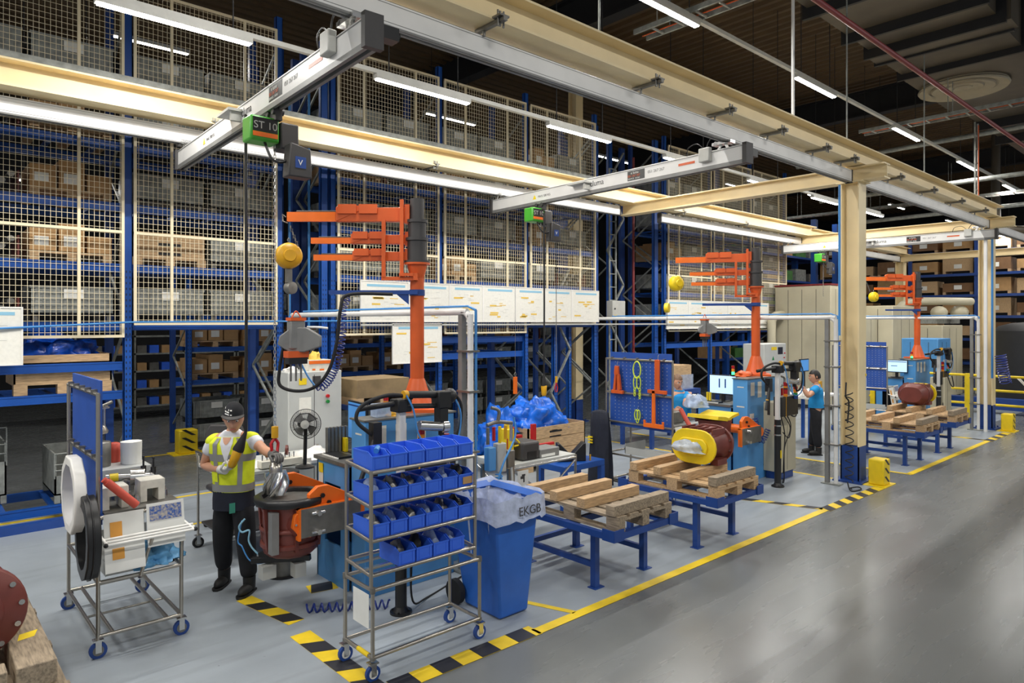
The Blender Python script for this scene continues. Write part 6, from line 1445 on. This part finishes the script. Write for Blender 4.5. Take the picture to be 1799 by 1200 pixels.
def head_into(m, c, fwd, up, s=1.0, mats=(0,1,2)):
    fwd=fwd.normalized(); x=fwd.cross(up).normalized(); up=x.cross(fwd).normalized()
    def W(p): return c+x*p[0]*s+fwd*p[1]*s+up*p[2]*s
    k0=len(m.b.verts); n=40; kk=28; rings=[]
    g=lambda a,b,w: math.exp(-((a-b)/w)**2)
    def shape(X,Y,Z):
        w=.076*(1-.30*max(0,-Z)**1.3); d=.094; h=.118
        px,py,pz=X*w,Y*d,Z*h
        if Y>0:
            py+=.022*g(X,0,.16)*g(Z,-.12,.20)*1.0            # nose
            py+=.006*g(X,0,.35)*g(Z,-.50,.10)                 # lips
            py+=.010*g(X,0,.4)*g(Z,-.88,.18)                  # chin
            py-=.010*(g(X,.38,.20)+g(X,-.38,.20))*g(Z,.10,.13)  # eye sockets
            py+=.005*g(Z,.30,.12)*g(X,0,.6)                   # brow
            py-=.006*(g(X,.7,.2)+g(X,-.7,.2))*g(Z,-.4,.25)
        else:
            py*=1.08
            if Z<-.3: py*=1-.35*min(1,(-Z-.3)/.7)
        return (px,py,pz)
    for i in range(1,kk):
        ph=PI*i/kk; rings.append([m.b.verts.new(W(shape(math.sin(ph)*math.cos(2*PI*j/n),math.sin(ph)*math.sin(2*PI*j/n),math.cos(ph)))) for j in range(n)])
    T=m.b.verts.new(W(shape(0,0,1))); B_=m.b.verts.new(W(shape(0,0,-1)))
    m.mi=mats[0]
    for j in range(n): m._f([T,rings[0][j],rings[0][(j+1)%n]],True); m._f([B_,rings[-1][(j+1)%n],rings[-1][j]],True)
    for A,B in zip(rings,rings[1:]):
        for j in range(n): m._f([A[j],B[j],B[(j+1)%n],A[(j+1)%n]],True)
    for sx in(-1,1):
        m.ball(W((sx*.078,-.006,.0)),.020*s,10,(.45,.8,1.35),Matrix((x,fwd,up)).transposed())
        m.mi=mats[1]; m.ball(W((sx*.029,.078,.012)),.0115*s,10); m.mi=mats[2]; m.ball(W((sx*.029,.087,.011)),.0055*s,8)
        m.tube([W((sx*.014,.094,.031)),W((sx*.030,.092,.036)),W((sx*.046,.084,.031))],.004*s,6); m.mi=mats[0]
    m.mi=mats[3] if len(mats)>3 else mats[0]
    m.tube([W((-.022,.088,-.058)),W((0,.096,-.056)),W((.022,.088,-.058))],.0045*s,6); m.mi=mats[0]
    return W
def hand_into(m, wrist, d, n_, side, curl=.9, s=1.0):
    """d: direction from wrist along hand, n_: palm normal (fingers curl toward it), side +1/-1 thumb side"""
    d=d.normalized(); n_=(n_-d*n_.dot(d)).normalized(); x=d.cross(n_)*side
    Mr=Matrix((x,d,n_)).transposed()
    m.ball(wrist+d*.045*s,.046*s,14,(.95,1.1,.42),Mr)
    for k,(ox,L_) in enumerate(((.030,.074),(.010,.082),(-.010,.077),(-.029,.062))):
        p=wrist+d*.082*s+x*ox*s; pts=[p-d*.02*s,p]; a=0
        for j in range(3):
            a+=curl*(.75 if j==0 else .95); q=pts[-1]+(d*math.cos(a)+n_*math.sin(a))*L_*s*(.44,.32,.24)[j]; pts.append(q)
        m.tube(smooth(pts,3),.0088*s,8); m.ball(pts[-1],.0088*s,8)
    p=wrist+d*.025*s+x*.035*s; pts=[p,p+(x*.6+d*.7+n_*.3).normalized()*.04*s]; pts.append(pts[-1]+(d*.75+n_*.7*curl-x*.1).normalized()*.03*s); pts.append(pts[-1]+(d*.5+n_*.8*curl-x*.3).normalized()*.024*s)
    m.tube(smooth(pts,3),.0105*s,8); m.ball(pts[-1],.0105*s,8)
def person(lab, J, fwd, headf, tee, trouser, hairm, vest=False, cap=False, gl=(None,None), hs=1.0, torso=(.205,.185,.17), dep=(.115,.12,.13), boots='leather'):
    base=(J['ankL']+J['ankR'])/2; base.z=0
    t=thing('person',lab,'person',base)
    up=Vector((0,0,1)); r=(J['shR']-J['shL']); r.z=0; r.normalize(); f=fwd.normalized(); f=(f-r*f.dot(r)).normalized()
    neck=J['neck']; pel=J['pel']; chest=lerp3(pel,neck,.62)
    V=[pel,lerp3(pel,neck,.3),chest,lerp3(chest,neck,.75),neck,lerp3(neck,J['head'],.55),
       J['shL'],J['elL'],J['wrL'],J['shR'],J['elR'],J['wrR'],
       J['hipL'],J['knL'],J['ankL'],J['hipR'],J['knR'],J['ankR'], lerp3(J['elL'],J['wrL'],.35), lerp3(J['elR'],J['wrR'],.35)]
    Eg=[(0,1),(1,2),(2,3),(3,4),(4,5),(3,6),(6,7),(7,18),(18,8),(3,9),(9,10),(10,19),(19,11),(0,12),(12,13),(13,14),(0,15),(15,16),(16,17)]
    Rd=[.12,.11,.12,.09,.055,.05,.062,.045,.030,.062,.045,.030,.085,.06,.045,.085,.06,.045,.047,.047]
    ev=skin_mesh(V,Eg,Rd)
    m=MB(); m.b.from_mesh(ev); bpy.data.meshes.remove(ev)
    for fc in m.b.faces: fc.smooth=True; fc.material_index=0
    hup=(up-headf.normalized()*headf.normalized().dot(up)).normalized()
    W=head_into(m,J['head'],headf,hup,hs,(0,1,2,3))
    for s,k in ((0,'L'),(1,'R')):
        if gl[s] is None: hand_into(m,J['wr'+k],J['hd'+k]-J['wr'+k],J['pn'+k],(1,-1)[s],.8)
    body=m.build('body',[M['skin'],M['white'],M['hair'],mat('lips',srgb(170,96,84),.5,var=0)],t)
    L_=Loft([(lerp3(pel,neck,.06),torso[2],dep[2],0),(lerp3(pel,neck,.22),torso[2],dep[2],0),(lerp3(pel,neck,.45),torso[1],dep[1],0),(lerp3(pel,neck,.68),torso[0]*.98,dep[0]*1.1,0),(lerp3(pel,neck,.84),torso[0]*1.0,dep[0],0),(lerp3(pel,neck,.95),torso[0]*.66,dep[0]*.68,0),(lerp3(pel,neck,1.04),.07,.07,0)],r,f)
    m=MB(); L_.mesh(m)
    shirt=m.build('shirt',M[tee],t)
    for s,k in ((0,'L'),(1,'R')):
        a=J['sh'+k]; b=J['el'+k]; m=MB(); q=lerp3(a,b,.58); m.b.from_mesh(skin_mesh([lerp3(a,chest,.25)+up*.01,a,lerp3(a,b,.3),q],[(0,1),(1,2),(2,3)],[.075,.080,.074,.070],2,0))
        for fc in m.b.faces: fc.smooth=True
        m.build('sleeve',M[tee],t)
    if vest:
        K=[(c,w+.012,d+.014,0) for (c,w,d,_) in L_.k[:-1]]
        K[-1]=(K[-1][0],K[-1][1]+.0,K[-1][2]+.006,0)
        LV_=Loft(K,r,f); m=MB(); LV_.mesh(m,26,False); v=m.build('safety_vest',M['vest'],t)
        m=MB(); LV_.patch(m,0,2*PI,.02,.15,.004,36,4); v2=m.build('reflective_band',M['reflect'],v)
        m=MB(); LV_.patch(m,0,2*PI,.50,.60,.004,36,4); m.build('reflective_band',M['reflect'],v)
        for c0 in (.98,2.05):
            m=MB(); LV_.patch(m,c0-.13,c0+.13,.15,.96,.005,4,20); m.build('reflective_strap',M['reflect'],v)
        m=MB()
        g=[]; 
        for i in range(11):
            h=.48+.52*i/10; hw=.02+.30*(i/10); g.append([m.b.verts.new(LV_.P(PI/2-hw+2*hw*j/6,h,.006)) for j in range(7)])
        for A,B in zip(g,g[1:]):
            for j in range(6): m._f([A[j],A[j+1],B[j+1],B[j]],True)
        m.build('shirt_front',M[tee],t)
        m=MB(); g=[]
        for i in range(6):
            h=.80+.20*i/5; hw=.01+.20*(i/5); g.append([m.b.verts.new(LV_.P(PI/2-hw+2*hw*j/6,h,.010)) for j in range(7)])
        for A,B in zip(g,g[1:]):
            for j in range(6): m._f([A[j],A[j+1],B[j+1],B[j]],True)
        m.build('open_collar_skin',M['skin'],t)
        m=MB(); LV_.patch(m,1.95,2.4,.22,.42,.008,6,5); m.build('pocket',M['vest'],v)
        for s,k in ((0,'L'),(1,'R')):
            a=J['sh'+k]; m=MB(); b=lerp3(a,J['el'+k],.22); m.b.from_mesh(skin_mesh([lerp3(a,neck,.45)+up*.015,a+up*.008,b],[(0,1),(1,2)],[.05,.078,.080],2,0))
            for fc in m.b.faces: fc.smooth=True
            m.build('vest_shoulder',M['vest'],v)
    V=[pel,lerp3(pel,neck,.12),J['hipL'],lerp3(J['hipL'],J['knL'],.5),J['knL'],lerp3(J['knL'],J['ankL'],.5),J['ankL']+up*.03,J['hipR'],lerp3(J['hipR'],J['knR'],.5),J['knR'],lerp3(J['knR'],J['ankR'],.5),J['ankR']+up*.03]
    ev=skin_mesh(V,[(0,1),(0,2),(2,3),(3,4),(4,5),(5,6),(0,7),(7,8),(8,9),(9,10),(10,11)],[(.14,.13),(.15,.13),.115,.110,.094,.086,.078,.115,.110,.094,.086,.078],2,0)
    m=MB(); m.b.from_mesh(ev)
    for fc in m.b.faces: fc.smooth=True
    tr=m.build('trousers',M[trouser],t)
    for k in 'LR':
        a=J['ank'+k]; fo=J['foot'+k]; d=(fo-a); d.z=0; d.normalize(); c=Vector((a.x,a.y,.0)); x=d.cross(up)
        m=MB(); Mr=Matrix((x,d,up)).transposed(); m.ball(c+d*.07+up*.048,.05,18,(.98,2.4,.92),Mr); m.cyl(c+up*.03,c+up*.15,.054,.058,14); m.prism([(-.045,-.06),(.045,-.06),(.052,.05),(.048,.16),(.02,.20),(-.02,.20),(-.048,.16),(-.052,.05)],c+up*.001,x,d,up*.02); m.build('boot',M[boots],t)
    for s,k in ((0,'L'),(1,'R')):
        if gl[s]:
            m=MB(); hand_into(m,J['wr'+k],J['hd'+k]-J['wr'+k],J['pn'+k],(1,-1)[s],.85,1.08); dd=(J['wr'+k]-J['el'+k]).normalized(); m.cyl(J['wr'+k]-dd*.055,J['wr'+k]+dd*.03,.041,.036,14); m.build('glove',M[gl[s]],t)
    # hair / cap
    hf=headf.normalized(); hx=hf.cross(hup).normalized(); Mr=Matrix((hx,hf,hup)).transposed(); c=J['head']
    m=MB(); n=32; rings=[]
    for i in range(0,13):
        ph=(PI*.60)*i/12+.001; row=[]
        for j in range(n):
            a=2*PI*j/n; X=math.sin(ph)*math.cos(a); Y=math.sin(ph)*math.sin(a); Z=math.cos(ph)
            if not cap and Y>.35 and Z<.45: Z=max(Z,.45); q=math.sqrt(max(0,1-Z*Z)); l=math.hypot(X,Y) or 1; X,Y=X/l*q,Y/l*q
            if cap: Z=max(Z,.30)
            row.append(m.b.verts.new(c+(hx*X*.084+hf*Y*.104-hf*.006+hup*(Z*.127+.004))*hs))
        rings.append(row)
    for A,B in zip(rings,rings[1:]):
        for j in range(n): m._f([A[j],A[(j+1)%n],B[(j+1)%n],B[j]],True)
    if cap:
        cp=m.build('cap',M['blackcloth'],t)
        m=MB(); g=[]
        for i in range(4):
            g.append([m.b.verts.new(c+(hx*math.cos(PI*.12+PI*.76*j/12)*(.082+.012*i/3)+hf*(math.sin(PI*.12+PI*.76*j/12)*(.098+.055*i/3))+hup*(.046+.0*i/3+.012*math.sin(PI*j/12)))*hs) for j in range(13)])
        g2=[[m.b.verts.new(v.co-hup*.006) for v in row] for row in g]
        for G,sg in ((g,1),(g2,-1)):
            for A,B in zip(G,G[1:]):
                for j in range(12): m._f([A[j],A[j+1],B[j+1],B[j]],True)
        m.build('cap_brim',M['dgrey'],cp)
        m=MB()
        for rr_,x0_,x1_ in ((0,.005,.018),(0,.026,.058),(1,.026,.058),(2,.005,.018),(2,.026,.058)):
            z=.062+rr_*.015; 
            def q(xx,zz): 
                Z=(zz-.004)/.127; y=math.sqrt(max(0,1-Z*Z-(xx/.084)**2))*.106-.001; return c+(hx*xx+hf*y+hup*zz)*hs
            v=[m.b.verts.new(q(*p)) for p in ((x0_,z),(x1_,z),(x1_,z+.008),(x0_,z+.008))]; m._f(v)
        m.build('white_cap_stripes',M['white'],cp)
    else: m.build('hair',M[hairm],t)
    return t
F=Vector((-.669,-.743,0)); RT=Vector((.743,-.669,0)); UP=Vector((0,0,1))
# the worker in the vest. L = picture left side of his body
J=dict(pel=at(411,866,6.38),neck=at(408,760,6.34),head=at(411,734,6.24),shL=at(375,775,6.36),elL=at(358,818,6.40),wrL=at(393,826,6.20),hdL=at(412,820,6.12),pnL=(RT*.4+F*.2+UP*.9),
  shR=at(443,772,6.34),elR=at(465,792,6.22),wrR=at(482,799,6.05),hdR=at(490,800,5.98),pnR=(-UP+F*.2),
  hipL=at(397,872,6.40),hipR=at(425,872,6.38),knL=at(391,945,6.46),knR=at(432,945,6.34),ankL=at(394,1010,6.52),ankR=at(438,1018,6.33))
for k in 'LR': J['ank'+k].z=.10
J['footL']=J['ankL']+F*.2+RT*.0; J['footR']=J['ankR']+F*.2-RT*.02
pw=person('worker in yellow vest and black cap holding the hoist control',J,F,(F*.85+RT*.25-UP*.30),'tee','blackcloth','hair',True,True,('glove','gglove'),1.16,(.200,.182,.172),(.112,.118,.125))
m=MB(); p=at(408,893,6.20); m.box(p.x-.025,p.x+.025,p.y-.004,p.y+.004,p.z-.045,p.z+.045); m.build('teal_badge',M['teal'],pw)
m=MB(); Lz=Loft([(lerp3(J['hipL'],J['hipR'],.5)+UP*-.10,.185,.15,0),(lerp3(J['hipL'],J['hipR'],.5),.185,.15,0),(J['pel']+UP*.06,.178,.14,0)],RT,F); Lz.mesh(m,8,False); m.build('tool_belt_apron',M['navy'],pw)
# the woman with dark short hair, azure shirt, seen from the side at the middle station
def pj(u,v,t): return at(u,v,t)
T2=12.9; L2=-RT
J=dict(pel=pj(1434,718,T2),neck=pj(1434,677,T2),head=pj(1431,662,T2),shL=pj(1434,682,T2-.17),elL=pj(1420,697,T2-.28),wrL=pj(1411,683,T2-.25),hdL=pj(1407,674,T2-.24),pnL=(-RT),
  shR=pj(1433,682,T2+.17),elR=pj(1419,694,T2+.25),wrR=pj(1409,678,T2+.2),hdR=pj(1406,670,T2+.18),pnR=(-RT),
  hipL=pj(1434,724,T2-.09),hipR=pj(1433,723,T2+.09),knL=pj(1434,756,T2-.09),knR=pj(1431,755,T2+.12),ankL=pj(1438,788,T2-.10),ankR=pj(1426,785,T2+.14))
for k in 'LR': J['ank'+k].z=.10; J['foot'+k]=J['ank'+k]-RT*.2
person('short-haired woman in azure shirt working at the middle station',J,-RT,(-RT-UP*.15),'bluetee','blackcloth','hair',False,False,(None,None),1.05,(.175,.155,.165),(.115,.125,.14))
T3=11.6
J=dict(pel=pj(1198,735,T3),neck=pj(1194,687,T3),head=pj(1190,671,T3-.02),shL=pj(1179,693,T3),elL=pj(1172,715,T3),wrL=pj(1185,722,T3-.2),hdL=pj(1192,720,T3-.25),pnL=(RT),
  shR=pj(1208,693,T3-.05),elR=pj(1203,713,T3-.25),wrR=pj(1211,698,T3-.4),hdR=pj(1218,694,T3-.45),pnR=(-UP),
  hipL=pj(1191,742,T3),hipR=pj(1205,742,T3),knL=pj(1190,778,T3),knR=pj(1206,778,T3),ankL=pj(1190,810,T3),ankR=pj(1207,810,T3))
for k in 'LR': J['ank'+k].z=.10; J['foot'+k]=J['ank'+k]+F*.2
person('grey-haired worker in azure shirt partly hidden behind the pegboard',J,F,(F+RT*.3-UP*.3),'bluetee','blackcloth','greyhair',False,False,(None,'glove'),1.05,(.18,.165,.165),(.115,.12,.13))
# ================================================================= far right of the hall
def farrack():
    X_=30.0
    for i,y in enumerate((3.2,5.2,7.35,9.6,12,14.4)):
        m=MB(); m.box(X_,X_+.12,y-.06,y+.06,0,5.6); tag(m.build('rack_post',M['dblue']),'dark blue post of the distant carton rack, %s from the right'%ORD[i],'rack post','distant rack posts')
    for j,z in enumerate((1.0,1.9,2.75,3.55,4.35,5.2)):
        m=MB(); m.box(X_-.02,X_+.06,2.6,16,z-.1,z); m.box(X_+.06,X_+.95,2.6,16,z-.03,z); tag(m.build('rack_beam',M['dblue']),'long dark blue beam of the distant carton rack, %s level'%ORD[j],'rack beam','distant rack beams')
        for k in range(9):
            y=2.75+k*1.18; h=(.5,.34,.44,.6,.4,.5,.36,.55,.45)[(k+j*2)%9]
            t=thing('carton','%s carton on the %s level of the distant rack, %s from the right'%(('brown','dark brown','pale brown')[(k+j)%3],ORD[j],ORD[k]),'carton',(X_+.4,y,z),'cartons on the distant rack')
            m=MB(); m.box(X_+.08,X_+.9,y,y+1.0,z+.1,z+.1+h); m.build('carton_body',(M['carton'],mat('dark_cardboard',srgb(120,88,58),.75,var=.06),M['wood'])[(k+j)%3],t)
            m=MB(); m.box(X_+.074,X_+.079,y+.36,y+.62,z+.2,z+.36); m.build('paper_label',M['paper'],t)
            m=MB(); m.box(X_+.08,X_+.9,y,y+.1,z,z+.1); m.box(X_+.08,X_+.9,y+.9,y+1.0,z,z+.1); m.build('skid',M['wood'],t)
farrack()
t=thing('storage_tank','large black lagged tank with two round ports, at the right edge','tank',(24.3,4.6,0)); m=MB(); m.cyl((24.4,4.45,.25),(24.4,4.45,2.25),1.05,n=40); m.lathe([(1.05,2.25),(.95,2.38),(.6,2.48),(.0,2.52)],(24.4,4.45,0),n=40,capt=False); m.build('tank_body',M['tankb'],t)
m=MB(); m.cyl((24.4,4.45,0),(24.4,4.45,.25),.95,n=30); m.build('tank_base',M['dblue'],t)
for z in (1.85,1.3): m=MB(); m.lathe([(.07,0),(.09,.05),(.0,.06)],(23.45,4.0,z),(-.9,-.45,0),n=14,capt=False); m.build('port',M['lgrey'],t)
m=MB(); m.tube(smooth([(24.3,4.3,2.5),(24.3,4.3,3.6),(24.0,4.2,3.75),(23.8,4.1,3.65)]),.05,8); m.build('white_pipe',M['white'],t)
m=MB(); m.box(22.2,22.5,2.0,9.0,.12,.42); tag(m.build('floor_beam',M['dblue']),'dark blue beam along the floor beneath the tank','steel beam')
t=thing('safety_railing','yellow safety railing before the black tank','railing',(20.6,5,0))
m=MB()
for z in (.42,.78,1.14): m.cyl((20.5,1.5,z),(20.5,7.6,z),.032,n=8)
m.build('rail',M['yellow'],t)
for y in (1.6,3.3,5.2,6.2,7.5): m=MB(); m.box(20.44,20.56,y-.06,y+.06,0,1.18); m.build('rail_post',M['yellow'],t)
m=MB(); m.bar((21.0,4.25,1.1),(21.0,3.4,.1),.05,.05); tag(m.build('white_strut',M['white']),'thin white slanted strut behind the yellow railing','strut')
# beige machines beyond the near column
for i,(x0,x1,y0,y1,z1,l,mm) in enumerate([(19.6,20.6,8.3,9.95,3.55,'tall beige machine with red top edge left of the near column','beige'),(20.7,22.2,8.0,9.6,2.7,'beige machine enclosure behind the near column','beige'),(22.3,24.4,7.6,9.3,3.0,'beige machine enclosure left of the farthest jib','beige'),(24.5,26.6,6.9,8.6,2.4,'beige cabinet row right of the farthest jib','beige'),(20.9,22.0,6.0,6.9,2.05,'mid-blue machine cabinet behind the farthest arm','lblue'),(26.8,28.6,5.2,6.6,2.2,'light beige cabinet left of the far column','beige')]):
    t=thing('machine_enclosure',l,'machine',((x0+x1)/2,(y0+y1)/2,0)); m=MB(); m.box(x0,x1,y0,y1,.1,z1); m.build('enclosure_body',M[mm],t,.02); m=MB(); m.box(x0+.05,x1-.05,y0+.05,y1-.05,0,.1); m.build('plinth',M['dgrey'],t)
    m=MB(); 
    for k in range(1,4): m.box(x0-.004,x0-.001,y0+(y1-y0)*k/4-.006,y0+(y1-y0)*k/4+.006,.2,z1-.1)
    for k in range(1,3): m.box(x0+(x1-x0)*k/3-.006,x0+(x1-x0)*k/3+.006,y0-.004,y0-.001,.2,z1-.1)
    m.build('panel_seam',M['dgrey'],t)
    if i==0: m=MB(); m.box(x0-.01,x1+.01,y0-.01,y1+.01,z1,z1+.05); m.build('red_edge',M['pipe'],t)
t=thing('exhaust_pipe','beige elbowed exhaust pipe left of the beige machine','exhaust pipe',(19.2,9.9,0)); m=MB(); m.tube(smooth([(19.0,9.75,.1),(19.0,9.75,2.2),(19.05,9.72,2.62),(19.4,9.7,2.72),(20.0,9.7,2.72)],5),.12,12); m.build('pipe_body',M['beige'],t)
t=thing('exhaust_pipe','horizontal beige pipe above the machines near the far column','exhaust pipe',(25,7.5,2.9)); m=MB(); m.tube(smooth([(24.6,8.2,2.3),(24.6,8.2,2.9),(24.9,8.0,3.15),(25.6,7.6,3.2),(27.2,6.8,3.2)],5),.13,12); m.build('pipe_body',M['beige'],t)
m=MB(); m.box(24.6,28.2,7.4,7.6,2.45,2.6); tag(m.build('cable_tray',M['galv']),'grey cable tray on top of the beige cabinets','cable tray')
for (x,y,r_,l) in ((25.9,7.4,.28,'left'),(27.0,7.1,.30,'right')):
    m=MB(); m.ball((x,y,2.6+r_*.78),r_,14,(1.2,.9,.8)); tag(m.build('sack',M['beige']),'pale sack on the grey tray above the beige cabinets, %s one'%l,'sack','pale sacks above the cabinets')
# dark rack deep behind, seen left of the near column
for i,(x,y) in enumerate([(22.0,13),(23.4,13.2),(25,13.4),(27,13.6),(29,13.8),(24.6,11.0),(26.4,11.0)]):
    m=MB(); m.box(x-.09,x+.09,y-.09,y+.09,0,6.2); tag(m.build('rack_post',M['blue']),'distant blue upright left of the near column, %s'%ORD[i],'rack post','distant blue uprights')
for j,z in enumerate((1.2,2.2,3.2,4.2,5.2)):
    m=MB(); m.box(21.5,30,13.0,13.1,z-.08,z); m.box(21.5,30,13.1,13.95,z-.03,z); tag(m.build('rack_beam',M['dblue']),'distant dark rack beam behind the beige machines, %s level'%ORD[j],'rack beam','distant dark beams')
    for k in range(7):
        m=MB(); m.box(21.6+k*1.2,22.5+k*1.2,13.1,13.9,z,z+(.5,.35,.6,.4)[(k+j)%4]); tag(m.build('stored_box',(M['carton'],M['dsteel'],M['galv'],mat('green_crate',srgb(70,120,60),.6,var=.1))[(k*3+j)%4],None),'distant stored box behind the beige machines, level %s, %s from left'%(ORD[j],ORD[k]),'box','distant stored boxes')
# ================================================================= ceiling services
t=thing('air_duct','large dark rectangular air duct under the roof at top right','air duct',(14,4.2,7.5))
m=MB(); m.box(9.5,13.4,3.0,4.98,7.55,8.5); m.box(13.4,13.9,2.8,5.02,7.42,8.6); m.box(13.9,15.1,3.0,4.98,7.5,8.5); m.box(15.1,18.6,2.9,5.02,7.45,8.5); m.box(18.6,26,3.2,5.0,7.6,8.5); m.build('duct_body',M['duct'],t)
for x in (10.9,12.4,13.4,13.9,15.1,18.6,20.5,22.5): m=MB(); m.box(x-.03,x+.03,2.86,5.06,7.38,8.55); m.build('flange_frame',M['roofbeam'],t)
m=MB()
for r0,r1,z in ((.62,.80,7.40),(.42,.56,7.41),(.24,.36,7.42),(0.02,.16,7.43)): m.lathe([(r0,.04),(r1,.0),(r1+.02,.03),(r0,.06)],(16.6,4.3,z-.03),n=36,capb=False,capt=False)
m.cyl((16.6,4.3,7.42),(16.6,4.3,7.45),.8,n=36); m.build('round_diffuser',mat('pale_duct_metal',srgb(150,140,118),.5,var=.03),t)
m=MB(); m.tube([(2,3.5,6.2),(34,3.4,6.2)],.035,8); tag(m.build('sprinkler_pipe',M['pipe']),'long dark red sprinkler pipe slanting across the top right','pipe')
def tray(x,y0,y1,z,lab,w=.3,ht=9.5):
    t=thing('cable_tray',lab,'cable tray',(x,(y0+y1)/2,z)); m=MB()
    for s in(-w/2,w/2): m.box(x+s-.015,x+s+.015,y0,y1,z,z+.07)
    y=y0+.1
    while y<y1: m.box(x-w/2,x+w/2,y-.015,y+.015,z,z+.02); y+=.35
    m.build('ladder_frame',M['galv'],t)
    m=MB()
    for y in [y0+.5+i*2.4 for i in range(int((y1-y0)/2.4)+1)]:
        for s in(-w/2,w/2): m.cyl((x+s,y,z+.06),(x+s,y,ht),.008,n=5)
    m.build('hanger_rod',M['galv'],t)
    m=MB(); m.cyl((x+.05,y0,z+.035),(x+.05,y1,z+.035),.009,n=6); m.build('cables',M['orange'],t)
    return t
tray(8.0,-2,6.1,6.62,'ladder cable tray crossing at the top, left one',.3); tray(15.75,-1,6.0,6.62,'ladder cable tray crossing at the top, right one',.3,7.38); tray(24.5,-1,12,6.3,'distant ladder cable tray near the far lights',.3,7.5)
for i,(x,z) in enumerate([(19.0,7.0),(20.5,6.2),(23,5.8),(28,6.5)]):
    m=MB(); m.cyl((x,-2,z),(x,9,z-.1),.06,n=8); tag(m.build('roof_pipe',M['galv']),'dull grey pipe under the roof beyond the duct, %s away'%ORD[i],'pipe','roof pipes')
t=thing('vent_pipe','grey bent vent pipe hanging right of the far column','vent pipe',(27,6,5)); m=MB(); m.tube(smooth([(27,6.05,9.1),(27,6.05,6.0),(27.1,5.9,5.65),(27.3,5.3,5.5),(28,3.6,5.4)],5),.13,10); m.build('pipe_body',M['duct'],t)
for i,(x,y,z0,z1,mm) in enumerate([(8.87,4.25,5.22,9.5,'alu'),(10.6,4.25,5.22,9.5,'galv'),(14.2,4.3,5.22,9.5,'galv'),(5.0,4.3,5.22,9.5,'galv')]):
    m=MB(); m.cyl((x,y,z0),(x,y,z1),.022 if i==0 else .012,n=8); tag(m.build('support_rod',M[mm]),'vertical rod between the front beam and the roof, %s'%ORD[i],'support rod','roof support rods')
